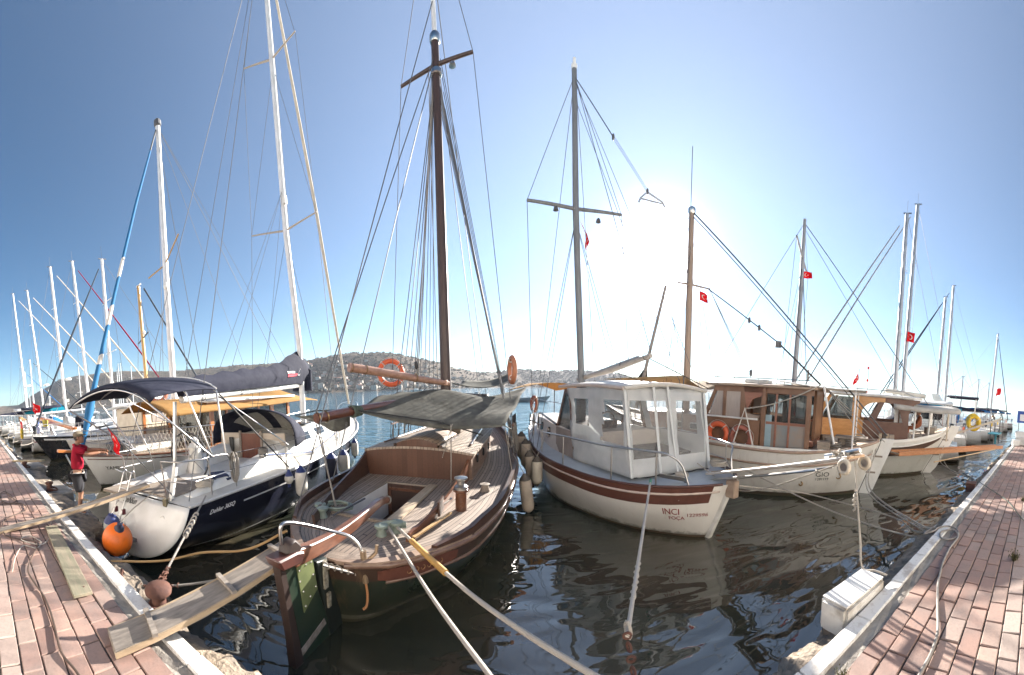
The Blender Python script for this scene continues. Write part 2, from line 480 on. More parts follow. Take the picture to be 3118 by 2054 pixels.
def terrain(px, f):
    """f 0 shore .. 1 ridge .. 1.6 behind -> world point"""
    az = px_az(px); d0 = tab(SHORE, px); d1 = d0 + tab(DEPTH, px)
    d = lerp(d0, d1, f)
    el = (horizon_row(px) - tab(RIDGE, px)) * KK
    hr = HC + el * d1
    k = f if f < 1 else 1 - (f - 1) * .8
    s = max(0, k); s = s * s * (3 - 2 * s) * .55 + s * .45
    from mathutils import noise as mn
    p = Vector((math.sin(az) * d, math.cos(az) * d, 0))
    z = s * hr + (mn.noise(p * .03) * 2.2 + mn.noise(p * .09) * 1.2 + mn.noise(p * .3) * .8) * min(1, f * 5)
    if f <= 0: z = -1.5
    p.z = z; return p
def make_hills():
    m, t, b = nt('scrub_hillside')
    v = coords(t)
    f1 = noise(t, v, .018, 6, .65); f2 = noise(t, v, .16, 5, .7); f3 = noise(t, coords(t, 'Object', (.25, 1, 1)), .05, 4)
    col = ramp(t, f1, [(.36, (.07, .06, .04)), (.5, (.13, .092, .066)), (.68, (.17, .125, .095))])
    col = mixc(t, ramp(t, f2, [(.48, 0), (.56, .85)]), col, (.032, .038, .02))
    col = mixc(t, ramp(t, f3, [(.62, 0), (.66, .35)]), col, (.25, .19, .14))
    t.links.new(col, b.inputs['Base Color']); b.inputs['Roughness'].default_value = .95; b.inputs['Specular IOR Level'].default_value = .1
    bumpn(t, b, f2, .5, 2)
    mb = MB(); nx, nf = 420, 34
    mb.grid(lambda a, c: terrain(lerp(-90, 1700, a), lerp(-.02, 1.6, c)), nx, nf)
    tag(mb.build('hills', m, smooth=60), 'brown scrub hills round the far side of the bay', 'hills', kind='structure')
make_hills()

def make_scrub():
    m = mat('scrub_leaves', (.045, .05, .032), (.09, .085, .055), .2, .9)
    rnd = random.Random(3); mb = MB()
    for i in range(2600):
        px = rnd.uniform(700, 1500) if i % 4 else rnd.uniform(60, 700)
        f = rnd.random() ** 1.1 * 1.02 + .02
        p = terrain(px, f); s = rnd.uniform(.9, 2.6) * (1.3 if px > 1150 else .8)
        for k in range(3):
            c = p + Vector((rnd.uniform(-s, s), rnd.uniform(-s, s), rnd.uniform(.2, .8) * s))
            M = Matrix.Rotation(rnd.random() * 6, 3, 'Z') @ Matrix.Rotation(rnd.random(), 3, 'X')
            mb.lathe([(.05*s, -.6*s), (.7*s, -.3*s), (.85*s, .15*s), (.5*s, .6*s), (.05*s, .75*s)], c, 6, M, False)
    tag(mb.build('scrub', m, smooth=0), 'dark green bushes and trees scattered over the far hills', 'scrub', kind='stuff')
make_scrub()

def make_houses():
    rnd = random.Random(11)
    wall = mat('pale_house_plaster', (.55, .5, .44), (.48, .43, .37), .1, .9)
    wall2 = mat('sand_house_plaster', (.42, .34, .27), (.36, .3, .24), .1, .9)
    tile = mat('red_roof_tile', (.28, .12, .08), (.2, .1, .07), .6, .9)
    dk = mat('dark_house_window', (.03, .032, .035), None, rough=.3)
    var = []
    for k in range(4):
        w, d, h = ((9, 8, 6), (12, 9, 6.5), (8, 8, 4), (14, 9, 9))[k]
        mb = MB(); mb.cur = 0; mb.box((0, 0, h/2 - 1), (w, d, h + 2))
        if k in (0, 3): mb.box((w*.2, 0, h + .6), (w*.4, d*.7, 1.6)); mb.box((0, 0, h + .15), (w + .5, d + .5, .3))
        mb.cur = 2
        for fl in range(1 if h < 5 else (2 if h < 8 else 3)):
            for i in range(3): mb.box((-w/2 + w*(i + .5)/3, -d/2, 1.5 + fl*2.9), (1.2, .3, 1.5))
        if k in (1, 2):
            mb.cur = 1; e = .6
            mb._add([(-w/2-e, -d/2-e, h), (w/2+e, -d/2-e, h), (w/2+e, d/2+e, h), (-w/2-e, d/2+e, h), (-w/4, 0, h+2), (w/4, 0, h+2)],
                    [(0, 1, 5, 4), (1, 2, 5), (2, 3, 4, 5), (3, 0, 4), (3, 2, 1, 0)])
        var.append((mb, [wall if k != 2 else wall2, tile, dk]))
    lab = ['small pale flat-roofed house on the distant hillside across the bay', 'wide pale house with a red tiled roof on the distant hillside',
           'low sand-coloured house with a red tiled roof on the distant hillside', 'tall pale apartment house on the distant hillside across the bay']
    src = [None] * 4; n = 0
    while n < 190:
        r = rnd.random()
        if r < .86:
            px = rnd.gauss(870, 120); f = abs(rnd.gauss(0, .36)) + .02
            if px < 705 or px > 1130 or f > .93: continue
            if px > 1000 and f > .5: continue
        else:
            px = rnd.uniform(105, 330); f = rnd.uniform(.05, .42)
        k = rnd.choice((0, 0, 0, 1, 2, 2, 3)) if f < .25 else rnd.choice((0, 2, 2, 1))
        p = terrain(px, f)
        if src[k] is None:
            o = src[k] = var[k][0].build('hillside_house', var[k][1], None, smooth=0); tag(o, lab[k], 'house', 'houses on the far hillside')
        else:
            o = src[k].copy(); COL.objects.link(o)
        s = rnd.uniform(.4, .68); o.scale = (s * rnd.uniform(.8, 1.2), s, s * rnd.uniform(.8, 1.1))
        o.location = p + Vector((0, 0, .1)); o.rotation_euler = (0, 0, -px_az(px) + rnd.uniform(-.6, .6)); n += 1
make_houses()

# ------------------------------------------------------------------ the quay
QZ = .70
def make_quay():
    m, t, b = nt('pink_brick')
    oi = t.nodes.new('ShaderNodeNewGeometry')
    v = coords(t)
    c = ramp(t, oi.outputs['Random Per Island'], [(0, (.26, .155, .125)), (.3, (.37, .24, .19)), (.6, (.315, .195, .16)), (.9, (.4, .268, .215)), (1, (.36, .275, .23))])
    d = noise(t, v, 2.2, 6, .65); e = noise(t, v, 40, 4, .6)
    c = mixc(t, ramp(t, d, [(.4, 0), (.66, .75)]), c, (.2, .165, .15))
    c = mixc(t, ramp(t, e, [(.5, 0), (.75, .35)]), c, (.16, .11, .095))
    t.links.new(c, b.inputs['Base Color']); b.inputs['Roughness'].default_value = .82
    bumpn(t, b, e, .35, .006)
    m2, t2, b2 = nt('grey_paver')
    oi = t2.nodes.new('ShaderNodeNewGeometry'); v = coords(t2)
    c = ramp(t2, oi.outputs['Random Per Island'], [(0, (.34, .26, .225)), (.5, (.37, .27, .23)), (1, (.38, .32, .275))])
    e = noise(t2, v, 30, 5, .65); c = mixc(t2, ramp(t2, e, [(.45, 0), (.75, .45)]), c, (.2, .17, .15))
    t2.links.new(c, b2.inputs['Base Color']); b2.inputs['Roughness'].default_value = .85; bumpn(t2, b2, e, .3, .006)
    joint = mat('sandy_joint', (.07, .055, .045), (.16, .13, .1), 30, .95, bump=.5, bsc=60)
    rnd = random.Random(5)
    mb = MB(); mb.box((0, -8.5, QZ - .25), (240, 19.28, .47)); g = mb.build('pavement', joint, smooth=0)
    tag(g, 'quayside pavement of pink bricks in rows along the water', 'pavement', kind='structure')
    mb = MB(); gm = MB()
    def brick(B, x0, x1, y0, y1):
        z = QZ + rnd.uniform(-.005, .004); tx = rnd.uniform(-.004, .004); ty = rnd.uniform(-.004, .004); e = .006
        x0 += rnd.uniform(-.002, .002); y0 += rnd.uniform(-.003, .003)
        tp = [(x0+e, y0+e, z - tx - ty), (x1-e, y0+e, z + tx - ty), (x1-e, y1-e, z + tx + ty), (x0+e, y1-e, z - tx + ty)]
        bt = [(x0, y0, z-.008), (x1, y0, z-.008), (x1, y1, z-.008), (x0, y1, z-.008)]
        lo = [(p[0], p[1], z-.03) for p in bt]
        B._add(tp + bt + lo, [(0, 1, 2, 3)] + [(4+i, 4+(i+1) % 4, (i+1) % 4, i) for i in range(4)] + [(8+i, 8+(i+1) % 4, 4+(i+1) % 4, 4+i) for i in range(4)])
    for r in range(20):
        y1 = 1.138 - r * .1665; y0 = y1 - .1545
        if y1 < .18 and r < 8:  # a course of larger grey pavers
            x = -70 + rnd.uniform(0, .3)
            while x < 70: brick(gm, x, x + .318, y0, y1); x += .33
            continue
        x = -70 + (.165 if r % 2 else 0) + rnd.uniform(-.04, .04)
        while x < 70:
            L = .33; brick(mb, x, x + L - .013, y0, y1); x += L
    mb.build('pink_brick_course', m, g, smooth=0); gm.build('grey_paver_course', m2, g, smooth=0)
    # concrete gutter strip and kerb blocks
    conc = mat('rough_concrete', (.34, .31, .27), (.2, .18, .155), 3.5, .92, bump=.8, bsc=18, bd=.02)
    mb = MB(); x = -110
    mb.grid(lambda a, c: (lerp(-110, 110, a), lerp(1.142, 1.252, c), QZ - .012 + .006 * math.sin(a * 3100 + c * 5)), 900, 2)
    tag(mb.build('gutter_strip', conc, g, smooth=0), None)
    m3, t3, b3 = nt('worn_white_kerb_paint')
    v = coords(t3); n1 = noise(t3, v, 3.2, 7, .7); n2 = noise(t3, v, 14, 5, .7)
    c = mixc(t3, ramp(t3, n1, [(.5, 0), (.62, .8)]), (.7, .69, .66), (.42, .37, .32)); c = mixc(t3, ramp(t3, n2, [(.55, 0), (.7, .6)]), c, (.36, .33, .3))
    t3.links.new(c, b3.inputs['Base Color']); b3.inputs['Roughness'].default_value = .8; bumpn(t3, b3, n2, .4, .008)
    mb = MB(); x = -110
    while x < 110:
        L = rnd.uniform(.62, .95); mb.box((x + L/2, 1.322 + rnd.uniform(-.004, .004), QZ - .11 + rnd.uniform(-.003, .004)), (L - .012, .138, .25)); x += L
    tag(mb.build('kerb', m3, bevel=.008), 'white painted concrete kerb stones along the quay edge', 'kerb', kind='structure')
    # quay wall under the kerb, and the broken concrete ledge in front of it
    from mathutils import noise as mn
    mb = MB(); mb.box((0, 1.2, -.3), (220, .37, 1.5))
    tag(mb.build('quay_wall', conc, smooth=0), 'rough concrete wall of the quay below the kerb', 'wall', kind='structure')
    rough = mat('broken_concrete', (.34, .27, .2), (.17, .145, .12), 5, .95, bump=1, bsc=22, bd=.03)
    mb = MB(); nx = 1500
    def led(a, c):
        x = lerp(-30, 30, a)
        wdt = .36 + .12 * mn.noise((x*.9, 3, 0)) + .07 * mn.noise((x*3.1, 7, 0))
        if x < -5.6 and x > -12: wdt += .3
        prof = [(0, .60), (.35, .56), (.75, .50), (1, .40), (1.08, .2), (1.1, -.4)]
        k = c * 5; i = min(4, int(k)); fr = k - i
        y = 1.38 + wdt * lerp(prof[i][0], prof[i+1][0], fr); z = lerp(prof[i][1], prof[i+1][1], fr)
        z -= .07 * max(0, mn.noise((x*1.3, 11, 0)))
        d = .045 * mn.noise((x*7, y*7, z*7)) + .022 * mn.noise((x*19, y*19, z*19))
        return (x, y + d * min(1, c*4), z + d * min(1, c * 4))
    mb.grid(led, nx, 15)
    tag(mb.build('quay_ledge', rough, smooth=0), 'crumbling concrete ledge below the kerb at the water', 'ledge', kind='structure')
    # the wide landing blocks further along on the left
    for i, (x, y, w, d, z) in enumerate(((-7.0, 1.75, 1.5, .74, .44), (-9.2, 1.8, 1.6, .82, .5), (-13.5, 1.85, 1.7, .9, .52))):
        o = MB().box((x, y, z - .4), (w, d, .8)).build('landing_block', conc, bevel=.03)
        tag(o, ['grey concrete landing block the man in red stands on', 'pale concrete landing block behind the man in red, beside a rusty ring', 'distant concrete landing block with a short plank near the bicycle'][i], 'concrete block', 'landing blocks below the kerb')
make_quay()

def make_haze():
    m = bpy.data.materials.new('sea_haze'); m.use_nodes = True; t = m.node_tree; t.nodes.remove(t.nodes['Principled BSDF'])
    v = t.nodes.new('ShaderNodeVolumePrincipled'); v.inputs['Color'].default_value = (.9, .92, 1, 1); v.inputs['Density'].default_value = .00013; v.inputs['Anisotropy'].default_value = .2
    t.links.new(v.outputs[0], t.nodes['Material Output'].inputs['Volume'])
    o = MB().box((0, 0, 79), (5200, 5200, 160)).build('haze', m, smooth=0); tag(o, 'thin bluish sea haze over the harbour and the far hills', 'haze', kind='stuff')
make_haze()

def make_bounce_houses():  # added out of view as bounce fill for the shaded hull sides
    """unseen house row added behind the camera to bounce sun onto the hulls"""
    wl = [mat('cream_bounce_plaster', (.82, .79, .73), (.78, .74, .68), .8, .9), mat('white_bounce_plaster', (.86, .84, .8), (.82, .79, .75), .8, .9), mat('peach_bounce_plaster', (.8, .73, .66), (.75, .68, .6), .8, .9)]
    tile = mat('red_roof_tile', (.28, .12, .08)); dk = mat('dark_house_window', (.03, .032, .035)); wood = mat('brown_painted_wood', (.075, .038, .027))
    x = -46
    for i, (w, h) in enumerate(((15, 8.6), (17, 9.6), (14, 8.2), (18, 9.8), (16, 8.8), (15, 9.2))):
        t = thing('unseen_bounce_house', ['cream house', 'white house', 'peach house', 'second cream house', 'second white house', 'second peach house'][i] + ' added out of view behind the camera to bounce sunlight', 'house', (x + w/2, -13.2, QZ), 0, 'unseen bounce houses'); x += w + .15
        MB().box((0, 0, h/2), (w, 9, h)).build('wall', wl[i % 3], t, smooth=0)
        MB().box((0, .2, h + .14), (w + .1, 9.8, .28)).build('roof', tile, t, smooth=0)
        for fl in range(3 if h > 9 else 2):
            for k in range(4):
                o = MB().box((-w/2 + w*(k + .5)/4, 4.5, 1.7 + fl*2.9), (1.05, .12, 1.5)).build('window', dk, t, smooth=0); MB().box((-w/2 + w*(k + .5)/4, 4.56, .9 + fl*2.9), (1.3, .2, .08)).build('sill', wl[1], o, smooth=0)
        MB().box((.2, 4.52, 1.05), (1.0, .1, 2.1)).build('door', wood, t, smooth=0)
make_bounce_houses()
# ------------------------------------------------------------------ hull builder
class Hull:
    def __init__(s, L, beam, sheer, wl, rb=.6, rs=.4, zk=-.55):
        s.L, s.B, s.S, s.W, s.rb, s.rs, s.zk = L, beam, sheer, wl, rb, rs, zk
    sect = None   # (exponent a, exponent b) for a round transom section, keel line then a table
    def b(s, u): return tab(s.B, u)
    def z(s, u): return tab(s.S, u)
    def pt(s, u, z, side, off=0):
        """point of the hull skin on station u at height z"""
        zs = s.z(u); h = z / zs; b = s.b(u); f = tab(s.W, u)
        if s.sect:
            zk = tab(s.KT, u); q = min(1, max(0, (z - zk) / (zs - zk)))
            v = b * (1 - (1 - q) ** s.sect[0]) ** s.sect[1]
        elif h >= 0: v = b * (f + (1 - f) * (1 - (1 - min(h, 1)) ** 1.8))
        else: v = b * f * max(0, 1 - (z / s.zk) ** 2) ** .6
        t = u / s.L; k = 1 - h
        uu = u
        if t > .5: uu -= s.rb * k * ((t - .5) / .5) ** 4
        else: uu += s.rs * k * ((.5 - t) / .5) ** 4
        return Vector((uu, side * (v + off), z))
    def mesh(s, n=44, nz=12, transom=False, u0=0):
        mb = MB(); rings = []
        for i in range(n + 1):
            t = i / n; u = u0 + (s.L - u0) * (.5 - .5 * math.cos(math.pi * t))
            zs = s.z(u); zk = tab(s.KT, u) if s.sect else s.zk; zz = [lerp(zs, zk, 1 - (1 - k / nz) ** (1.8 if s.sect else 1.0)) for k in range(nz + 1)]
            rings.append([s.pt(u, z, 1) for z in zz] + [s.pt(u, z, -1) for z in reversed(zz)])
        mb.loft(rings, False, False)
        if transom: mb.f.append(tuple(range(len(rings[0])))); mb.mi.append(0)
        return mb
    def sternpost(s, w, fore, aft, z0, z1, u0=0):
        """a post that follows the stern profile"""
        zs = [lerp(z0, z1, k / 12) for k in range(13)]
        return MB().slab([(s.pt(u0, z, 1).x + fore, -w / 2, z) for z in zs] + [(s.pt(u0, z, 1).x - aft, -w / 2, z) for z in reversed(zs)], (0, w, 0))
    def band(s, u0, u1, za, zb, off, side, n=40, th=.012):
        """a plank-like band on the skin between heights za(u) (top) and zb(u)"""
        mb = MB(); rings = []
        for i in range(n + 1):
            u = lerp(u0, u1, i / n); a, b = za(u), zb(u)
            rings.append([s.pt(u, a, side, -.01), s.pt(u, a, side, off), s.pt(u, (a+b)/2, side, off), s.pt(u, b, side, off), s.pt(u, b, side, -.01)])
        return mb.loft(rings, True, True)
    def strake(s, u0, u1, zf, r, side, n=40, mb=None):
        mb = mb or MB()
        return mb.tube([s.pt(u, zf(u), side, r * .3) for u in [lerp(u0, u1, i / n) for i in range(n + 1)]], r, 7)
    def deck(s, u0, u1, drop, inset=.03, camber=.03, nu=40, nv=14, hole=None):
        mb = MB(); us = [lerp(u0, u1, i / nu) for i in range(nu + 1)]
        if hole:
            us = sorted(set([u for u in us if min(abs(u - hole[0]), abs(u - hole[1])) > .03] + [hole[0], hole[1]]))
        rows = []
        for u in us:
            b = max(.005, s.b(u) - inset); z = s.z(u) - drop
            if hole:
                n3 = 6
                vs = [lerp(-b, hole[2], k / n3) for k in range(n3)] + [lerp(hole[2], hole[3], k / 3) for k in range(3)] + [lerp(hole[3], b, k / n3) for k in range(n3 + 1)]
            else: vs = [lerp(-b, b, k / nv) for k in range(nv + 1)]
            rows.append([(u, v, z + camber * (1 - (v / max(b, .01)) ** 2)) for v in vs])
        m = len(rows[0]); fs = []
        for i in range(len(us) - 1):
            for k in range(m - 1):
                if hole and us[i] >= hole[0] - 1e-4 and us[i+1] <= hole[1] + 1e-4 and 6 <= k < 9: continue
                fs.append((i*m+k, (i+1)*m+k, (i+1)*m+k+1, i*m+k+1))
        mb._add([p for r in rows for p in r], fs)
        return mb
    def deck_uv(s):
        bm = max(b for _, b in s.B)
        return lambda co: (co.x, math.copysign(bm - (s.b(co.x) - abs(co.y)), co.y) if abs(co.y) > s.b(co.x) * .35 else co.y + 0.0)
    def bulwark(s, u0, u1, h, th, side, zoff=0, n=36):
        mb = MB(); rings = []
        for i in range(n + 1):
            u = lerp(u0, u1, i / n); b = s.b(u); z = s.z(u) + zoff; e = min(1, i / 3, (n - i) / 2 + .3); hh = h * (.35 + .65 * e)
            bi = max(b - th, 0)
            rings.append([(u, side * bi, z - .03), (u, side * bi, z + hh), (u, side * (b + .015), z + hh), (u, side * (b + .012), z - .03)])
        return mb.loft(rings, True, True)

def lettering(text, m, parent, place, size, name='lettering', shear=0, ext=.0015, sx=1, spacing=1):
    """text mesh whose x,y are mapped onto a surface by place(x, y, d)"""
    cu = bpy.data.curves.new(name, 'FONT'); cu.body = text; cu.size = size; cu.extrude = ext; cu.shear = shear; cu.space_character = spacing
    cu.resolution_u = 3
    o = bpy.data.objects.new(name, cu); COL.objects.link(o)
    dg = bpy.context.evaluated_depsgraph_get(); me = bpy.data.meshes.new_from_object(o.evaluated_get(dg))
    bpy.data.objects.remove(o); bpy.data.curves.remove(cu)
    for v in me.vertices: v.co = place(v.co.x * sx, v.co.y, v.co.z + .004)
    me.materials.clear(); me.materials.append(m)
    o = bpy.data.objects.new(name, me); COL.objects.link(o); o.parent = parent
    return o

def lifebuoy(name_label, group, loc, axis, RR=.3, r=.065, rope=True, sq=1.0, m=None):
    t = thing('lifebuoy', name_label, 'lifebuoy', loc, 0, group)
    ax = Vector(axis).normalized()
    MB().torus((0, 0, 0), RR, r, ax, 28, 10, sq=sq).build('ring', m or ORG, t, smooth=80)
    a = ax.cross(Vector((0, 0, 1))).normalized(); b = ax.cross(a)
    for k in range(4):
        c, s_ = math.cos(k * math.pi / 2 + .78), math.sin(k * math.pi / 2 + .78)
        p = (a * c + b * s_) * RR; tg = (-a * s_ + b * c)
        MB().torus(p, r * 1.06, .014, tg, 12, 5).build('strap', WCLOTH, t, smooth=80)
    if rope:
        pts = []
        for k in range(32):
            g = k / 32 * 2 * math.pi; rr = RR + r + .012 + .02 * abs(math.sin(2 * (g - .78)))
            pts.append((a * math.cos(g) + b * math.sin(g)) * rr)
        MB().tube(pts, .008, 5, True).build('grab_line', ROPE, t, smooth=80)
    return t

def fender(label, group, loc, L=.62, r=.12, mb_=None, mt=None, line=None, tilt=(0, 0), round_=False):
    t = thing('fender', label, 'fender', loc, 0, group)
    M = Matrix.Rotation(tilt[0], 3, 'X') @ Matrix.Rotation(tilt[1], 3, 'Y')
    body = mb_ or FNW; tip = mt or FNB
    h = L / 2
    MB().lathe([(.02, -h+.06), (r*.55, -h+.07), (r*.88, -h+.12), (r, -h+.19), (r, h-.19), (r*.9, h-.12)], (0, 0, 0), 16, M).build('body', body, t, smooth=60)
    MB().lathe([(r*.9, h-.12), (r*.62, h-.06), (r*.36, h-.03), (r*.3, h), (.02, h+.005)], (0, 0, 0), 16, M).build('top_end', tip, t, smooth=60)
    MB().lathe([(.03, -h), (r*.3, -h+.02), (r*.5, -h+.065)], (0, 0, 0), 12, M).build('bottom_end', tip, t, smooth=60)
    if line is not None:
        MB().tube([M @ Vector((0, 0, h)), Vector(line) - Vector(loc)], .007, 5).build('hanging_line', ROPEG, t)
    return t

def flag(label, loc, along, down, w, h, pole=None, seed=1, fold=.18, group='red flags with a white crescent and star'):
    """red flag with white crescent and star; along = fly direction, down = hoist direction"""
    t = thing('flag', label, 'flag', loc, 0, group)
    a, d = Vector(along).normalized(), Vector(down).normalized(); n = a.cross(d).normalized()
    def fn(x, y, e=0):
        wv = fold * h * math.sin(x * 5.2 + y * 1.6 + seed) * (.25 + x) + .05 * h * math.sin(x * 11 + y * 4 + seed)
        dr = .22 * h * x * x
        return a * (x * w) + d * (y * h + dr) + n * (wv + e)
    MB().grid(lambda p, q: fn(p, q), 16, 10).build('cloth', FLAGR, t, smooth=80, solid=.004)
    mb = MB()
    def disc(pts):
        for e in (.0055, -.0055):
            mb._add([fn(x * h / w, y, e) for x, y in pts], [tuple(range(len(pts)))])
    # crescent as quads
    cx, cy, R1, cx2, R2 = .5, .5, .25, .563, .2
    A = R(38); P1 = []; P2 = []
    for k in range(15):
        g = A + (2 * math.pi - 2 * A) * k / 14
        P1.append((cx + R1 * math.cos(g), cy + R1 * math.sin(g)))
        g2 = R(44) + (2 * math.pi - 2 * R(44)) * k / 14
        P2.append((cx2 + R2 * math.cos(g2), cy + R2 * math.sin(g2)))
    for k in range(14): disc([P1[k], P1[k+1], P2[k+1], P2[k]])
    sx, sy = .83, .5; S = []
    for k in range(10):
        rr = .125 if k % 2 == 0 else .05; g = math.pi + k * math.pi / 5
        S.append((sx + rr * math.cos(g), sy + rr * math.sin(g)))
    for k in range(10): disc([(sx, sy), S[k], S[(k+1) % 10]])
    mb.build('crescent_and_star', FLAGW, t, smooth=0)
    if pole: MB().tube([Vector(p) for p in pole], .012, 6).build('flag_staff', WIRE, t)
    return t

def coil(label, loc, R0, turns, r, m, group=None, h=.12, seed=1, name='rope_coil', axis=None):
    rnd = random.Random(seed); pts = []
    for k in range(int(turns * 14)):
        g = k / 14 * 2 * math.pi; rr = R0 * (1 + .16 * math.sin(k * .37 + seed) + rnd.uniform(-.05, .05))
        p = Vector((rr * math.cos(g), rr * math.sin(g) * .85, r + h * k / (turns * 14) + rnd.uniform(0, .012)))
        if axis == 'hang': p = Vector((p.x * .42, p.z * .8, p.y * 1.6))
        pts.append(p)
    o = MB().tube(pts, r, 6).build(name, m, None, smooth=80); o.location = loc
    return tag(o, label, 'rope', group)

def rope(label, pts, r, m, group=None, name='mooring_rope', smooth_=True, n=6, cat='rope'):
    o = MB().tube(spline(pts, 8) if smooth_ else pts, r, n).build(name, m, None, smooth=80)
    return tag(o, label, cat, group)

def blocktackle(parent, p, q, m=WIRE, s=.06):
    p, q = Vector(p), Vector(q)
    for k, e in enumerate((p, q)):
        MB().sphere(e, (s * .4, s * .35, s * .8), 10, 6).build('block', m, parent)
    for k in (-1, 0, 1):
        MB().tube([p + Vector((k * s * .35, 0, 0)), q + Vector((k * s * .35, 0, 0))], .005, 4).build('tackle_line', m, parent)

# ------------------------------------------------------------------ wooden gulet (near, stern to the quay)
def make_gulet():
    t = thing('wooden_boat', 'dark brown wooden sailing boat with laid deck, tiller and green rudder, nearest the camera', 'boat', GU.loc, GU.rz)
    H = Hull(9.4, [(0, .04), (.12, .42), (.35, .74), (.7, 1.03), (1.28, 1.38), (2.5, 1.6), (4.1, 1.64), (5.7, 1.48), (7.5, 1.02), (8.7, .5), (9.4, .04)],
             [(0, .86), (2, .84), (4, .9), (6.5, 1.08), (9.4, 1.55)], [(0, .45), (.7, .5), (1.4, .66), (4, .84), (7, .66), (9.4, .3)], .9, .28, -.6)
    hm = layers('gulet_hull_paint', [(0, (.05, .03, .025)), (.045, (.26, .24, .21)), (.1, (.018, .028, .018)), (.61, (.045, .024, .017))], .3, 2.5, .35, .25)
    H.mesh().build('hull', hm, t, smooth=60)
    H.deck(.02, 9.3, .02, .02, .02, hole=(1.22, 2.9, -.14, .66)).build('deck', TEAK, t, uv=H.deck_uv())
    for s_ in (1, -1):
        H.bulwark(.7, 9.35, .14, .05, s_).build('bulwark', BROWN, t)
        H.strake(.05, 9.3, lambda u: H.z(u) - .03, .035, s_).build('rubbing_strake', mat('strake_wood', (.19, .115, .08), (.12, .068, .05), 5, .4, coat=.3), t, smooth=70)
        H.strake(.25, 9.2, lambda u: H.z(u) - .25 - .02 * u / 9, .022, s_).build('lower_strake', mat('strake_wood', (.2, .1, .065)), t, smooth=70)
        # pale covering board round the stern
        mb = MB(); rings = []
        for i in range(31):
            u = lerp(.03, 9.2, (i / 30) ** 1.5); b = H.b(u)
            rings.append([(u, s_*(b + .02), H.z(u) - .02), (u, s_*(b + .02), H.z(u) + .018), (u, s_*max(b - .12, 0), H.z(u) + .02), (u, s_*max(b - .12, 0), H.z(u) - .02)])
        mb.loft(rings, True, True).build('covering_board', mat('grey_brown_board', (.3, .22, .17), (.22, .15, .11), 5, .6), t)
    # name board carved on the quarter
    mb = MB(); rings = []
    for i in range(13):
        u = lerp(.2, .95, i / 12); e = .055 + .03 * math.sin(math.pi * i / 12) ** .4
        rings.append([H.pt(u, .70 + e, -1, .0), H.pt(u, .70 + e, -1, .022), H.pt(u, .70 - e, -1, .022), H.pt(u, .70 - e, -1, 0)])
    nb = mb.loft(rings, True, True).build('name_board', mat('red_brown_board', (.13, .05, .035), (.09, .034, .025), 6, .5), t)
    mb = MB()
    for k in range(6):
        u = .42 + k * .065
        mb.tube([H.pt(u + .02 * math.sin(a), .70 + .03 * math.cos(a), -1, .026) for a in [x * .8 for x in range(7)]], .005, 4)
    mb.build('carved_scrolls', mat('worn_gilding', (.3, .17, .08), None, rough=.6), nb)
    # cockpit well
    mb = MB(); mb.box((2.06, .26, .22), (1.72, .84, .04)); mb.build('well_floor', mat('dark_well_floor', (.1, .05, .035), (.06, .03, .02), 4, .6), t)
    MB().box((2.06, .67, .54), (1.7, .03, .62)).build('well_side', mat('white_well_panel', (.8, .79, .78), (.72, .71, .7), 3, .5), t)
    MB().box((2.06, -.15, .54), (1.7, .03, .62)).build('well_side', BROWN, t)
    MB().box((1.21, .26, .52), (.03, .8, .6)).build('well_end', BROWN, t)
    d = MB().box((2.91, .26, .53), (.03, .84, .64)).build('well_bulkhead', BROWN, t)
    MB().box((2.89, .29, .52), (.02, .56, .42)).build('locker_opening_panel', mat('painted_locker_shade', (.05, .028, .022), None, rough=.7), d)  # flat panel, the locker's inner shade is put into its dark colour
    mb = MB()
    for v in (-.02, .6): mb.box((2.885, v, .52), (.03, .05, .5))
    for z in (.28, .76): mb.box((2.885, .29, z), (.028, .66, .05))
    mb.build('opening_frame', VARN, d)
    mb = MB()
    for v in (-.17, .69): mb.box((2.06, v, .853), (1.8, .06, .05))
    for u in (1.2, 2.93): mb.box((u, .26, .855), (.06, .92, .05))
    mb.build('well_coaming', TANW, t, bevel=.006)
    MB().bar((1.25, -.24, .87), (2.95, -.24, .875), .16, .03).build('side_board', mat('pale_plank', (.5, .4, .29), (.38, .3, .21), 4, .7, stretch=(1, 8, 8)), t)
    # cabin
    cab = [(3.45, 1.34, -.86), (4.5, 1.3, -.86), (6.0, 1.12, -.8), (7.6, .62, -.48)]
    def cz(u): return 1.38 + .035 * (u - 3.4)
    mb = MB(); rings = []
    for i in range(13):
        u = lerp(3.45, 7.6, i / 12); l = tab([(a, b) for a, b, c in cab], u); r_ = tab([(a, c) for a, b, c in cab], u)
        rings.append([(u, l, H.z(u) - .05), (u, l - .03, cz(u)), (u, r_ + .03, cz(u)), (u, r_, H.z(u) - .05)])
    mb.loft(rings, True, True); cb = mb.build('cabin', mat('cabin_side_wood', (.24, .16, .12), (.17, .11, .08), 4, .55, stretch=(1, 5, 5)), t)
    mb = MB(); rings = []
    for i in range(13):
        u = lerp(3.36, 7.75, i / 12); l = tab([(a, b) for a, b, c in cab], u) + .06; r_ = tab([(a, c) for a, b, c in cab], u) - .06
        row = [(u, lerp(l, r_, k / 8), cz(u) + .012 + .1 * (1 - (2 * k / 8 - 1) ** 2)) for k in range(9)]
        rings.append(row + [(p[0], p[1], p[2] - .045) for p in reversed(row)])
    mb.loft(rings, True, True).build('cabin_roof', TEAKR, t, smooth=30)
    for u in (3.9, 4.6, 5.3): MB().box((u, -.876, 1.2), (.09, .03, .17)).build('port_light', DGLASS, cb, bevel=.01)
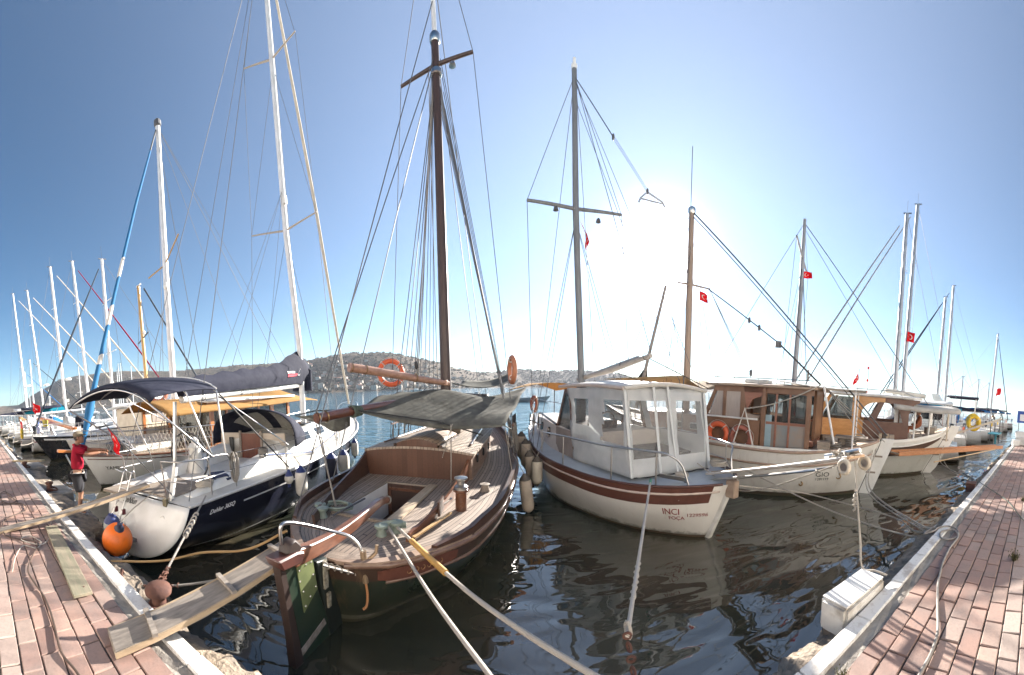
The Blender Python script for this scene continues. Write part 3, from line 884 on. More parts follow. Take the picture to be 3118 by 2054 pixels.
    # aft bulkhead, flared, with arched doghouse
    out = [(1.3, .8), (1.42, 1.37)] + [(lerp(1.38, .68, k / 6), 1.385 + .035 * math.sin(k / 6 * 1.5)) for k in range(7)] + [(.66, 1.5)] + \
          [(lerp(.66, -.2, k / 10), 1.55 + .085 * math.sin(math.pi * k / 10)) for k in range(11)] + [(-.2, 1.5)] + \
          [(lerp(-.22, -.9, k / 6), 1.42 - .03 * (k / 6)) for k in range(7)] + [(-.68, .8)]
    MB().slab([(3.37, v, z) for v, z in out], (.04, 0, 0)).build('cabin_bulkhead', planks('bulkhead_wood', (.075, .034, .022), (.125, .058, .036), (.04, .02, .014), .11, 'Object', 'y', .4, .03, 0, .3), t, smooth=0)
    mb = MB(); mb.grid(lambda a, c: (lerp(3.4, 4.75, a), lerp(.68, -.22, c), 1.53 + .03 * a + .1 * math.sin(math.pi * c)), 4, 10)
    mb.build('sliding_hatch', planks('hatch_planks', (.2, .15, .12), (.36, .28, .22), (.04, .03, .025), .09), t, solid=.03)
    for v in (.72, -.26): MB().box((4.1, v, 1.49), (1.4, .05, .09)).build('hatch_rail', BROWN, t)
    MB().box((5.3, .1, 1.6), (.6, .7, .12)).build('forward_hatch', TANW, t, bevel=.02)
    for (u, v) in ((4.4, 1.15), (4.9, 1.08), (5.5, 1.02), (4.2, -.72), (4.7, -.7), (5.2, -.66), (5.8, -.6)):
        MB().box((u, v, cz(u) + .06), (.06, .04, .06)).build('roof_cleat', DARK, t)
    MB().tube([(3.9, 1.2, cz(3.9) + .07), (6.4, .9, cz(6.4) + .09)], .022, 6).build('grab_rail', VARN, t)
    MB().tube([(3.9, -.74, cz(3.9) + .07), (6.4, -.58, cz(6.4) + .09)], .022, 6).build('grab_rail', VARN, t)
    # cockpit coamings
    for nm, C in (('l', [(3.4, 1.38, 1.34), (2.9, 1.34, 1.14), (2.2, 1.2, 1.04), (1.4, .95, 1.0), (.73, .7, .97)]),
                  ('r', [(3.4, -.8, 1.3), (2.95, -.77, 1.12), (2.2, -.77, 1.03), (1.5, -.74, .99), (.8, -.66, .95)])):
        C = spline(C, 5); sg = 1 if nm == 'l' else -1
        rings = [[(p.x, p.y, H.z(p.x) - .02), (p.x, p.y + .03*sg, p.z), (p.x, p.y - .012*sg, p.z), (p.x, p.y - .04*sg, H.z(p.x) - .02)] for p in C]
        MB().loft(rings, True, True).build('cockpit_coaming', BROWN if nm == 'l' else mat('orange_brown_board', (.2, .085, .045), (.13, .055, .03), 4, .4, coat=.3, stretch=(1, 5, 5)), t)
    # winch on its wooden post, bitts, cleats
    p = MB().lathe([(.09, .82), (.085, 1.1), (.12, 1.12), (.12, 1.15)], (2.0, -1.0, 0), 12).build('winch_post', VARN, t)
    MB().lathe([(.1, 1.15), (.1, 1.19), (.055, 1.22), (.055, 1.27), (.1, 1.3), (.1, 1.32), (.03, 1.33)], (2.0, -1.0, 0), 16).build('winch', STEEL, p, smooth=50)
    MB().box((1.7, -.78, .98), (.3, .03, .2), .1).build('throttle_panel', BROWN, t)
    MB().tube([(1.72, -.82, 1.0), (1.75, -.9, 1.06), (1.7, -.93, 1.1)], .014, 6).build('throttle_lever', STEEL, t)
    MB().lathe([(.09, .85), (.075, .89), (.06, .95), (.09, .97), (.03, .98)], (2.9, -1.2, 0), 12).build('mushroom_vent', TANW, t)
    gb = mat('green_grey_paint', (.24, .29, .25), (.17, .21, .18), 8, .55)
    for (u, v) in ((.84, -.28), (1.0, -.42)):
        MB().lathe([(.075, .84), (.06, .88), (.05, .93), (.085, .95), (.085, .98), (.02, .99)], (u, v, 0), 14).build('mooring_bitt', gb, t, smooth=50)
    for (u, v) in ((1.0, .75), (1.12, .88)):
        MB().lathe([(.075, .84), (.06, .88), (.05, .93), (.085, .95), (.085, .98), (.02, .99)], (u, v, 0), 14).build('mooring_bitt', gb, t, smooth=50)
    MB().bar((.9, .5, .94), (1.7, .45, .95), .02, .02).build('sheet_horse', WIRE, t)
    MB().bar((.82, -.72, .9), (1.6, -.95, .93), .045, .02).build('boat_hook', mat('pale_pole', (.5, .33, .16), (.42, .27, .13), 5, .5), t)
    # tiller, rudder, stern post
    T = spline([(-.45, 0, 1.06), (-.05, 0, 1.02), (.4, 0, 1.0), (.9, 0, 1.03), (1.3, .02, 1.05), (1.6, .05, 1.01), (1.78, .07, .94)], 6)
    rings = []
    for i, p in enumerate(T):
        w = lerp(.055, .035, i / len(T)); h = lerp(.085, .042, i / len(T))
        rings.append([(p.x, p.y - w, p.z - h), (p.x, p.y + w, p.z - h), (p.x, p.y + w, p.z + h), (p.x, p.y - w, p.z + h)])
    ti = MB().loft(rings, True, True).build('tiller', mat('tiller_wood', (.2, .085, .05), (.13, .055, .034), 5, .35, coat=.3, stretch=(1, 5, 5)), t, bevel=.012)
    MB().torus((1.72, .065, .97), .055, .012, (1, 0, -.3), 14, 5).build('tiller_lashing', ROPEG, ti)
    ru = MB().slab([(-.62, -.035, 1.08), (-.18, -.035, 1.0), (-.12, -.035, .6), (.02, -.035, .2), (.1, -.035, -.5), (-.4, -.035, -.5), (-.42, -.035, .1), (-.5, -.035, .55)], (0, .07, 0)).build(
        'rudder', mat('dark_green_rudder', (.014, .034, .022), (.03, .04, .024), 3, .45, bump=.1), t, bevel=.008)
    MB().slab([(-.435, -.045, .98), (-.2, -.045, .97), (-.14, -.045, .62), (-.36, -.045, .48)], (0, .09, 0)).build('rudder_plate', mat('olive_metal_plate', (.2, .23, .1), (.15, .18, .08), 6, .45, metal=.2), ru)
    for (a, b) in ((-.4, .93), (-.3, .95), (-.22, .94), (-.2, .8), (-.17, .66), (-.26, .6), (-.34, .54), (-.36, .7), (-.4, .82)): MB().sphere((a, -.047, b), .011, 6, 4).build('rivet', STEEL, ru)
    MB().slab([(-.72, -.1, 1.16), (-.66, -.1, 1.05), (-.4, -.1, 1.02), (-.36, -.1, 1.12), (-.46, -.1, 1.15)], (0, .2, 0)).build('rudder_head', mat('red_brown_block', (.1, .038, .03), (.07, .028, .024), 5, .4, coat=.2), ru, bevel=.015)
    MB().slab([(-.58, -.07, 1.15), (-.54, -.07, 1.25), (-.45, -.07, 1.27), (-.36, -.07, 1.17), (-.37, -.07, 1.12)], (0, .14, 0)).build('rudder_cap', mat('dark_cap_wood', (.04, .026, .022), None, rough=.5), ru, bevel=.02)
    MB().slab([(-.66, -.05, 1.06), (-.6, -.05, 1.05), (-.5, -.05, .5), (-.42, -.05, .05), (-.41, -.05, -.4), (-.5, -.05, -.4), (-.55, -.05, .3)], (0, .1, 0)).build('rudder_edge', mat('dark_cap_wood', (.04, .026, .022)), ru)
    MB().slab([(-.14, -.05, .9), (.06, -.05, .86), (.2, -.05, .4), (.36, -.05, -.5), (.12, -.05, -.5), (-.04, -.05, .4)], (0, .1, 0)).build('stern_post', mat('black_green_post', (.015, .02, .016), None, rough=.5), t, bevel=.01)
    # weathered white stripe that follows the foot of rudder and keel
    MB().slab([(-.43, -.042, .14), (-.05, -.042, .24), (-.02, -.042, .17), (-.43, -.042, .06)], (0, .084, 0)).build('rudder_stripe', mat('worn_white_stripe', (.34, .31, .28), (.18, .15, .13), 9, .7), ru)
    MB().box((-.02, -.06, .72), (.06, .03, .3)).build('gudgeon', mat('flaking_paint_metal', (.4, .38, .3), (.15, .12, .09), 14, .7), t)
    MB().box((.02, -.06, .42), (.05, .03, .16)).build('gudgeon', mat('flaking_paint_metal', (.4, .38, .3)), t)
    rl = spline([(-.56, .02, 1.24), (-.58, .0, 1.4), (-.5, -.01, 1.43), (-.25, -.05, 1.33), (.0, -.14, 1.2), (.14, -.26, 1.12), (.2, -.36, 1.0), (.2, -.4, .86)], 6)
    MB().tube(rl, .018, 9).build('stern_rail', STEEL, t, smooth=70)
    sw = MB().tube([(.2, -.4, .96), (.2, -.42, .62)], .034, 9).build('outboard_bracket', mat('bracket_metal', (.36, .27, .18), (.26, .18, .11), 9, .45, metal=.6), t)
    MB().tube([(.2, -.41, .82), (.3, -.5, .92), (.31, -.51, 1.0)], .02, 7).build('bracket_arm', mat('bracket_metal', (.36, .27, .18)), sw)
    MB().tube(spline([(.2, -.42, .62), (.16, -.46, .52), (.1, -.48, .44), (.06, -.46, .42)], 5), .014, 6).build('bracket_hook', mat('rust_orange_bar', (.36, .16, .06), None, rough=.7), sw)
    MB().tube([(-.05, -.06, .84), (.2, -.4, .7)], .02, 7).build('bracket_strut', STEEL, sw)
    sp = []
    for k in range(40): sp.append(Vector((-.05, -.06, .84)).lerp(Vector((.2, -.4, .7)), k / 39) + Vector((0, .035 * math.cos(k), .035 * math.sin(k))))
    MB().tube(sp, .007, 5).build('spiral_line', ROPE, sw, smooth=80)
    # mast and spars
    ms = MB().tube([(4.95, .05, 1.2), (5.0, .12, 5.5), (5.1, .24, 10.35)], [.125, .11, .085], 16).build('mast', MASTW, t, smooth=60)
    MB().tube([(5.1, .24, 10.3), (5.13, .29, 11.6), (5.15, .32, 13.4)], [.055, .05, .035], 12).build('topmast', ALU, ms, smooth=60)
    MB().lathe([(.1, 0), (.12, .04), (.12, .14), (.1, .18)], (5.1, .24, 10.25), 14).build('mast_cap', STEEL, ms)
    MB().lathe([(.11, 0), (.13, .02), (.13, .1), (.11, .12)], (5.08, .21, 9.55), 14).build('mast_band', STEEL, ms)
    MB().tube([(5.05, 1.06, 9.58), (5.08, .21, 9.78), (5.1, -.62, 9.86)], [.035, .045, .035], 8).build('spreader', MASTW, ms)
    MB().lathe([(.02, .1), (.06, .06), (.08, 0), (.02, -.02)], (5.08, -.16, 9.66), 10).build('deck_light', STEEL, ms)
    bo = MB().tube([(4.9, .0, 2.72), (4.1, .48, 2.84), (3.4, .92, 2.96), (2.75, 1.32, 3.07)], [.06, .075, .085, .09], 14).build('boom', mat('pale_spar_wood', (.42, .25, .18), (.28, .15, .1), 4, .45, coat=.2, stretch=(.8, 5, 5)), t, smooth=60)
    for f in (.02, .14, .62): 
        c = Vector((2.75, 1.32, 3.07)).lerp(Vector((4.9, 0, 2.72)), f); MB().torus(c, .088, .012, (2.15, -1.32, -.35), 16, 5).build('spar_band', mat('dull_brass', (.3, .2, .1), None, rough=.4, metal=.8), bo)
    MB().box((4.82, .04, 2.74), (.18, .1, .12)).build('gooseneck', mat('pale_spar_wood', (.42, .25, .18)), bo, bevel=.01)
    gf = MB().tube([(1.62, 1.28, 2.2), (2.5, 1.02, 2.27), (4.4, .45, 2.38)], [.085, .085, .08], 14).build('lower_boom', mat('varnished_boom', (.16, .06, .035), (.1, .04, .025), 3, .3, coat=.5, stretch=(.8, 5, 5)), t, smooth=60)
    for f in (.01, .07): 
        c = Vector((1.62, 1.28, 2.2)).lerp(Vector((4.4, .45, 2.38)), f); MB().torus(c, .09, .013, (2.8, -.83, .18), 16, 5).build('spar_band', mat('dull_brass', (.3, .2, .1)), gf)
    wire(t, 'boom_sheet', ROPEG, (1.62, 1.28, 2.1), (1.35, .75, .86), .009)
    wire(t, 'boom_sheet', ROPEG, (1.66, 1.26, 2.1), (1.37, .79, .86), .007)
    wire(t, 'topping_lift', WIRE, (1.62, 1.28, 2.28), (5.08, .24, 10.0), .008)
    wire(t, 'halyard', ROPEG, (3.0, -.58, 1.98), (2.95, -.58, .9), .008)
    wire(t, 'halyard', ROPEG, (3.1, -.58, 1.98), (3.35, -.3, 1.3), .006)
    # rigging
    top = (5.1, .24, 10.2); mid = (5.08, .22, 9.55)
    for k, (u, v) in enumerate(((5.0, -1.55), (5.25, -1.56), (5.5, -1.54), (5.8, -1.5), (6.1, -1.45))):
        z = 1.9
        wire(t, 'shroud', WIRE, (u, v, 1.0), (5.08, .15, 9.4 - k * .12), .009 if k < 3 else .007)
    for k, (u, v) in enumerate(((5.0, 1.62), (5.35, 1.6), (5.7, 1.55), (6.0, 1.5))):
        wire(t, 'shroud', WIRE, (u, v, 1.0), (5.08, .28, 9.4 - k * .12), .008)
    wire(t, 'shroud', WIRE, (5.0, -1.58, 1.0), (5.1, -.62, 9.86), .006); wire(t, 'shroud', WIRE, (5.1, -.62, 9.86), (5.15, .32, 13.3), .006)
    wire(t, 'shroud', WIRE, (5.0, 1.62, 1.0), (5.05, 1.06, 9.58), .006); wire(t, 'shroud', WIRE, (5.05, 1.06, 9.58), (5.15, .32, 13.3), .006)
    for k in range(5): wire(t, 'running_line', WIRE, (6.2 + .25*k, -1.42 + .05*k, 1.15), (5.1, .12 - .03*k, 9.9 - .35*k), .006)
    for k in range(4): wire(t, 'running_line', WIRE, (6.3 + .3*k, 1.35 - .06*k, 1.15), (5.05, .3, 9.9 - .3*k), .006)
    wire(t, 'backstay', WIRE, (1.0, 1.2, .95), (5.12, .26, 11.2), .008)
    wire(t, 'backstay', WIRE, (2.3, 1.5, .95), (5.1, .26, 9.9), .008)
    wire(t, 'forestay', WIRE, (9.3, 0, 1.5), (5.1, .2, 10.1), .008); wire(t, 'forestay', WIRE, (10.4, 0, 1.9), (5.13, .26, 11.9), .008)
    for k in range(3): wire(t, 'halyard', ROPEG, (5.03 + .02*k, .3 - .08*k, 1.6), (5.1, .4 - .1*k, 9.7), .007)
    wire(t, 'halyard', ROPEG, (4.1, .48, 2.92), (5.08, .3, 9.5), .009); wire(t, 'halyard', ROPEG, (4.14, .46, 2.92), (5.09, .28, 9.5), .009)
    MB().sphere((4.1, .48, 3.12), (.04, .04, .09), 10, 6).build('block', DARK, t)
    # deadeyes and pin rails hung in the shrouds
    for sg, us in ((-1, (5.0, 5.25, 5.5, 5.8)), (1, (5.0, 5.35, 5.7, 6.0))):
        pr = MB().bar((us[0] - .1, sg * 1.5, 1.75), (us[-1] + .15, sg * 1.42, 1.8), .05, .04).build('pin_rail', VARN, t)
        for i, u in enumerate(us):
            MB().lathe([(.012, -.16), (.014, 0), (.022, .02), (.018, .14), (.008, .18)], (u + .08, sg * 1.48, 1.78), 8).build('belaying_pin', DARK, pr)
            wire(t, 'lanyard', ROPEG, (u + .05, sg * 1.56, 1.02), (u, sg * 1.5, 1.75), .012)
    for k in range(4):
        pts = [(5.05 + .13*k + .07 * math.cos(a * .7), -1.44 + .06 * math.sin(a * .7 + k), 1.75 - .26 + .27 * math.cos(a * .7)) for a in range(20)]
        MB().tube(pts, .011, 5).build('hanging_coil', ROPEG if k % 2 else ROPE, t, smooth=80)
    return t, H
gulet, GUH = make_gulet()

def make_gulet_gear():
    # the shade net rigged over the cabin
    aw = thing('shade_awning', 'grey mesh shade awning slung under the boom of the brown wooden boat', 'awning', GU.loc, GU.rz)
    c00, c10, c11, c01 = Vector((2.35, 1.0, 2.27)), Vector((3.3, -1.5, 1.95)), Vector((6.2, -1.75, 2.64)), Vector((6.0, 1.6, 2.52))
    def fn(a, c):
        p = c00.lerp(c10, a).lerp(c01.lerp(c11, a), c)
        ridge = .34 * math.exp(-((a - .34) / .3) ** 2) * math.sin(math.pi * min(1, c * 1.0)) ** .7
        sagz = -.3 * math.sin(math.pi * a) * (1 - c) ** 2 * .7 - .32 * math.sin(math.pi * a) * c ** 4
        p.z += ridge * .8 + sagz + .035 * math.sin(9 * a + 5 * c) * (1 - abs(2*c - 1)) + .025 * math.sin(4 * a - 13 * c)
        p.x += .25 * math.sin(math.pi * a) * (.5 - c)
        return p
    MB().grid(fn, 30, 26).build('net', NET, aw, smooth=80, solid=.006)
    MB().tube([(2.3, 1.02, 2.3), (3.0, -.35, 2.03), (3.55, -1.05, 1.72)], .014, 6).build('batten', DARK, aw)
    MB().tube([(4.6, .2, 2.5), (4.3, -.9, 2.12), (4.0, -1.55, 1.78)], .012, 6).build('batten', DARK, aw)
    MB().tube([(2.3, 1.02, 2.3), (2.6, 2.1, 2.25), (2.9, 2.9, 2.12)], .014, 6).build('batten', DARK, aw)
    for k in range(5): MB().torus((2.32 + .05*k, 1.02 - .012*k, 2.26), .1 - .006*k, .018, (2.8, -.83, .18), 14, 5).build('lashing', mat('green_cord', (.1, .13, .1), (.06, .08, .06), 9, .9), aw)
    wire(aw, 'tie_line', ROPEG, fn(1, 0), (3.6, -1.6, 1.05), .006); wire(aw, 'tie_line', ROPEG, fn(1, 1), (6.3, -1.5, 2.75), .006)
    a2 = thing('shade_awning', 'small dark awning with a pale patch beyond the mast of the brown wooden boat', 'awning', GU.loc, GU.rz)
    q = [Vector((5.3, .05, 2.75)), Vector((5.6, -1.5, 2.78)), Vector((7.6, -1.25, 3.1)), Vector((8.0, .35, 2.85))]
    MB().grid(lambda a, c: q[0].lerp(q[1], a).lerp(q[3].lerp(q[2], a), c) + Vector((0, 0, -.14 * math.sin(math.pi*a) - .1 * math.sin(math.pi*c))), 12, 12).build('net', NET, a2, smooth=80, solid=.006)
    a3 = thing('shade_awning', 'dark net flap hanging over the bow of the navy yacht beside the brown boom end', 'awning', GU.loc, GU.rz)
    q = [Vector((2.3, 1.05, 2.25)), Vector((2.9, 2.9, 2.1)), Vector((3.4, 2.6, 1.92)), Vector((2.75, 1.35, 1.95))]
    MB().grid(lambda a, c: q[0].lerp(q[1], a).lerp(q[3].lerp(q[2], a), c) + Vector((0, 0, -.16 * math.sin(math.pi*a) * c)), 14, 8).build('net', NET, a3, smooth=80, solid=.006)
    w = GU.w
    lifebuoy('orange lifebuoy with white bands hanging by the raised boom of the brown boat', 'orange lifebuoys', w(5.0, 1.52, 3.03), (.6, -.8, .1), .3, .062)
    sk = thing('lifebuoy', 'orange lifebuoy seen edge-on, lashed high in the shrouds of the brown wooden boat', 'lifebuoy', w(5.6, -1.42, 3.05), 0, 'orange lifebuoys')
    MB().torus((0, 0, 0), .3, .062, (.97, .2, 0), 28, 10).build('ring', mat('faded_orange', (.5, .2, .1), (.4, .16, .09), 5, .6), sk, smooth=80)
    for k in range(4): MB().torus((0, .3 * math.cos(k * 1.57 + .7) * .2, .3 * math.sin(k * 1.57 + .7)), .066, .012, (0, math.sin(k), math.cos(k)), 10, 5).build('strap', WCLOTH, sk)
    for i, (u, v, z, L, lab) in enumerate(((5.4, -1.9, .62, .95, 'beige fender hanging at the shrouds of the brown boat, the higher one'), (6.4, -1.85, .78, .8, 'beige fender half hidden behind the higher beige fender'), (4.15, -1.86, .4, .9, 'beige fender hanging lowest at the side of the brown boat'))):
        fender(lab, 'beige fenders between the two middle boats', w(u, v, z), L, .13, FNK, mat('dark_fender_end', (.1, .085, .07), None, rough=.7), w(u + .1, v + .3, 1.25), tilt=(.1, -.12))
    coil('pale green coil of rope on the port deck of the brown boat', w(1.35, .72, .86), .2, 5, .016, ropemat('green_white_rope', (.36, .42, .37), (.2, .25, .21)), 'rope coils', .05, 2)
    # stern lines to the quay
    lines = [((.92, -.34, .93), Vector((.12, 1.46, .98)), Vector((.34, 1.05, .74)), .017, 'thick white mooring rope from the green bitts, left of the pair'),
             ((.98, -.42, .93), Vector((.62, 1.56, 1.0)), Vector((.98, 1.1, .74)), .019, 'white mooring rope with a yellow hose sleeve, right of the pair')]
    for i, (a, q, e, r, lab) in enumerate(lines):
        p0 = w(*a)
        o = thing('mooring_rope', lab, 'rope', p0, 0, 'white stern lines of the brown boat')
        pts = spline([p0, p0.lerp(q, .5) + Vector((0, 0, -.03)), q, e], 10)
        MB().tube([p - p0 for p in pts], r, 8).build('line', ROPE, o, smooth=80)
        if i: MB().tube([p - p0 for p in pts[3:9]], .032, 9).build('chafe_sleeve', mat('yellow_hose', (.55, .32, .09), (.45, .25, .07), 6, .5), o, smooth=80)
    pts = [Vector((.92 + .13 * math.sin(k * .5) , -.35 - .12 * math.sin(k * .5) + .06 * math.cos(k * .25 * 4), .9 + .0022 * k)) for k in range(40)]
    o = MB().tube([w(*p) - w(.92, -.35, .9) for p in pts], .016, 6).build('rope_turns', ropemat('green_white_rope', (.36, .42, .37), (.2, .25, .21)), None, smooth=80)
    o.location = w(.92, -.35, .9); tag(o, 'turns of pale rope round the twin green bitts on the brown boat', 'rope')
    rope('tan rope leading from the stern rail of the brown boat towards the quay', [w(-.5, .0, 1.35), w(-.6, .5, 1.05), w(-.75, 1.2, .82), Vector((-3.6, 2.0, .66)), Vector((-4.15, 1.52, .58))], .013, ropemat('tan_rope', (.42, .27, .12), (.28, .17, .08)), None)
make_gulet_gear()
# ------------------------------------------------------------------ navy sailing yacht, stern to the quay
def make_navy_yacht():
    t = thing('sailing_yacht', 'navy blue sailing yacht with white transom, bimini and boarding ladder, stern to the quay', 'sailing yacht', SN.loc, SN.rz)
    H = Hull(11.7, [(0, 1.08), (.8, 1.2), (2, 1.4), (3.5, 1.62), (5.2, 1.7), (7, 1.55), (9, 1.08), (10.6, .5), (11.7, .05)],
             [(0, 1.0), (3, 1.06), (7, 1.2), (11.7, 1.42)], [(0, .72), (2, .8), (5, .86), (8, .74), (11.7, .3)], 1.1, -.42, -.5)
    H.sect = (2.5, .55); H.KT = [(0, .1), (.6, .0), (1.6, -.28), (3.5, -.5), (9, -.5), (11.7, -.2)]
    # the white transom rolls round the quarter: hull skin is white aft of a slanted line
    nav, tt, b = nt('navy_and_white_hull')
    v = coords(tt); sp = tt.nodes.new('ShaderNodeSeparateXYZ'); tt.links.new(v, sp.inputs[0])
    x, z = sp.outputs[0], sp.outputs[2]
    n1 = noise(tt, v, 2.2, 5)
    navy = ramp(tt, n1, [(.4, (.011, .012, .022)), (.7, (.02, .022, .034))])
    off = math_(tt, 'SUBTRACT', z, math_(tt, 'MULTIPLY_ADD', x, .018, .80))
    st = math_(tt, 'LESS_THAN', math_(tt, 'ABSOLUTE', off), .014)
    st = math_(tt, 'MULTIPLY', st, math_(tt, 'GREATER_THAN', x, 1.15))
    wl = math_(tt, 'LESS_THAN', math_(tt, 'ABSOLUTE', math_(tt, 'SUBTRACT', z, .17)), .018)
    col = mixc(tt, math_(tt, 'MAXIMUM', st, wl), navy, (.55, .55, .55))
    tt.links.new(col, b.inputs['Base Color']); b.inputs['Roughness'].default_value = .22; b.inputs['Coat Weight'].default_value = .4
    H.mesh(48, 14, True).build('hull', nav, t, smooth=50)
    # reverse curved transom skin
    def tr(a, c):
        z = lerp(1.0, .1, c); w = H.pt(0, z, 1).y + .004
        vv = lerp(-w, w, a)
        u = H.pt(0, z, 1).x - .012 - (.13 * math.sin(math.pi * c) ** .8 + .02) * (1 - (2*a - 1) ** 2)
        return (u, vv, z)
    MB().grid(lambda a, c: tr(a, 1 - (1 - c) ** 1.6), 18, 18).build('transom', W_GEL, t, smooth=70, solid=.012)
    # deck, coachroof
    H.deck(.0, 11.6, .0, .02, .02).build('deck', mat('cream_deck', (.64, .61, .56), (.55, .52, .47), 4, .6), t)
    mb = MB(); mb.tube([H.pt(u, H.z(u) + .01, -1, -.01) for u in [i * .3 for i in range(39)]], .028, 6); mb.build('toe_rail', mat('grey_toe_rail', (.55, .54, .52), None, rough=.4), t)
    mb = MB(); mb.tube([H.pt(u, H.z(u) + .01, 1, -.01) for u in [i * .3 for i in range(39)]], .028, 6); mb.build('toe_rail', mat('grey_toe_rail', (.55, .54, .52)), t)
    cr = [(3.3, .98, .46), (4.6, 1.0, .5), (6.5, .85, .42), (8.2, .5, .22), (9.2, .2, .06)]
    mb = MB(); rings = []
    for i in range(19):
        u = lerp(3.3, 9.2, i / 18); w = tab([(a, q) for a, q, _ in cr], u); h = tab([(a, q) for a, _, q in cr], u); z = H.z(u)
        rings.append([(u, w, z - .02), (u, w * .94, z + h * .6), (u, w * .8, z + h), (u, w*.4, z + h + .05), (u, 0, z + h + .07), (u, -w*.4, z + h + .05), (u, -w * .8, z + h), (u, -w * .94, z + h * .6), (u, -w, z - .02)])
    mb.loft(rings, True, True); cr_ = mb.build('coachroof', W_GEL, t, smooth=40)
    for (u, w_) in ((4.6, .34), (5.6, .62), (6.7, .4)):
        w = tab([(a, q) for a, q, _ in cr], u); h = tab([(a, q) for a, _, q in cr], u); z = H.z(u)
        MB().slab([(u - w_/2, -w*.955, z + h*.55), (u + w_/2, -w*.95, z + h*.55), (u + w_/2 + .03, -w*.85, z + h*.93), (u - w_/2 + .03, -w*.85, z + h*.93)], (0, -.02, .01)).build('cabin_window', DGLASS, cr_)
    for (u, v, sx, sy) in ((5.5, -.3, .5, .5), (6.8, -.2, .5, .45), (5.0, .3, .4, .4)):
        MB().box((u, v, H.z(u) + .57 if u < 6 else H.z(u) + .47), (sx, sy, .04)).build('deck_hatch', DGLASS, cr_, bevel=.01)
    MB().bar((4.0, -.8, 1.56), (8.0, -.6, 1.5), .05, .03).build('grab_rail', TANW, cr_)
    # cockpit: side seats / coamings, floor, wheel pedestal
    for s_ in (1, -1):
        mb = MB(); rings = []
        for i in range(11):
            u = lerp(.35, 3.35, i / 10); h = lerp(.03, .36, min(1, (i / 10) ** .8)); wo = lerp(.82, 1.05, i / 10); wi = .52
            rings.append([(u, s_*wo, H.z(u) - .03), (u, s_*(wo - .05), H.z(u) + h), (u, s_*(wi + .12), H.z(u) + h), (u, s_*wi, H.z(u) + .03 * h), (u, s_*wi, H.z(u) - .03)])
        mb.loft(rings, True, True).build('cockpit_coaming', W_GEL, t, smooth=40, bevel=.02)
    MB().box((1.4, 0, 1.03), (2.6, 1.05, .03)).build('cockpit_floor', TANW, t)
    bh = MB().box((3.33, .0, 1.35), (.06, 1.9, .72)).build('cockpit_bulkhead', mat('beige_bulkhead', (.55, .46, .36), (.48, .4, .31), 3, .5), t, bevel=.02)
    MB().box((3.29, -.02, 1.36), (.04, .56, .68)).build('companionway_door', mat('mahogany_door', (.17, .055, .03), (.12, .04, .022), 3, .3, coat=.4, stretch=(5, 5, 1)), bh)
    for v in (-.33, .29): MB().box((3.27, v, 1.4), (.05, .05, .74)).build('door_frame', TANW, bh)
    MB().box((3.27, .58, 1.42), (.04, .13, .36)).build('instrument_panel', DARK, bh, bevel=.012)
    MB().box((1.9, .62, 1.16), (.2, .03, .14)).build('locker_opening_panel', DARK, t, bevel=.012)
    pd = MB().lathe([(.2, 1.0), (.17, 1.3), (.14, 1.55), (.16, 1.6), (.1, 1.68), (.02, 1.7)], (1.75, .42, 0), 14).build('wheel_pedestal', W_GEL, t, smooth=50)
    wl_ = MB().torus((1.55, .42, 1.42), .52, .018, (1, .05, .1), 36, 8).build('steering_wheel', mat('black_leather', (.03, .03, .03), None, rough=.5), t, smooth=70)
    for k in range(5):
        a = k * 2 * math.pi / 5
        MB().tube([(1.57, .42, 1.42), (1.55, .42 + .51 * math.cos(a), 1.42 + .51 * math.sin(a))], .009, 5).build('spoke', STEEL, wl_)
    MB().sphere((1.75, .42, 1.74), (.09, .09, .08), 12, 7).build('compass', W_GEL, pd)
    # pushpit and lifelines
    for s_ in (-1, 1):
        P = spline([(.55, s_*1.06, 1.05), (.5, s_*1.06, 1.62), (.3, s_*1.04, 1.68), (.0, s_*.9, 1.69), (-.06, s_*.55, 1.68)], 5)
        P2 = spline([(1.15, s_*1.12, 1.06), (1.0, s_*1.1, 1.6), (.8, s_*1.08, 1.68), (.3, s_*1.04, 1.68)], 5)
        MB().tube(P, .0135, 8).build('pushpit_rail', STEEL, t, smooth=70); MB().tube(P2, .0135, 8).build('pushpit_rail', STEEL, t, smooth=70)
        MB().tube([(-.06, s_*.55, 1.68), (.02, s_*.55, 1.03)], .0135, 8).build('pushpit_post', STEEL, t)
        MB().tube([(.05, s_*1.0, 1.36), (-.04, s_*.58, 1.36)], .01, 6).build('pushpit_rail', STEEL, t)
        MB().tube([(.2, s_*1.05, 1.36), (1.05, s_*1.1, 1.36)], .01, 6).build('pushpit_rail', STEEL, t)
        pts = [(1.0, 1.1)] + [(u, H.b(u) - .05) for u in (2.45, 4.9, 7.3, 9.6)]
        for (u, v) in pts[1:]:
            MB().tube([(u, s_*v, H.z(u)), (u, s_*v, H.z(u) + .62)], .013, 7).build('stanchion', STEEL, t)
        for dz in (.6, .32):
            MB().tube([(1.0, s_*1.1, 1.06 + dz)] + [(u, s_*v, H.z(u) + dz) for u, v in pts[1:]] + [(11.2, s_*.3, H.z(11.2) + dz)], .005, 4).build('lifeline', WIRE, t)
    MB().tube(spline([(10.6, .5, 1.38), (11.3, .42, 1.98), (12.0, 0, 2.08), (11.3, -.42, 1.98), (10.6, -.5, 1.38)], 6), .016, 8).build('pulpit_rail', STEEL, t, smooth=70)
    # swim platform, ladder, exhaust
    MB().box((-.52, .12, .40), (.28, .62, .05)).build('swim_step', mat('grey_teak_step', (.2, .18, .16), (.15, .13, .12), 5, .7), t)
    lm = MB()
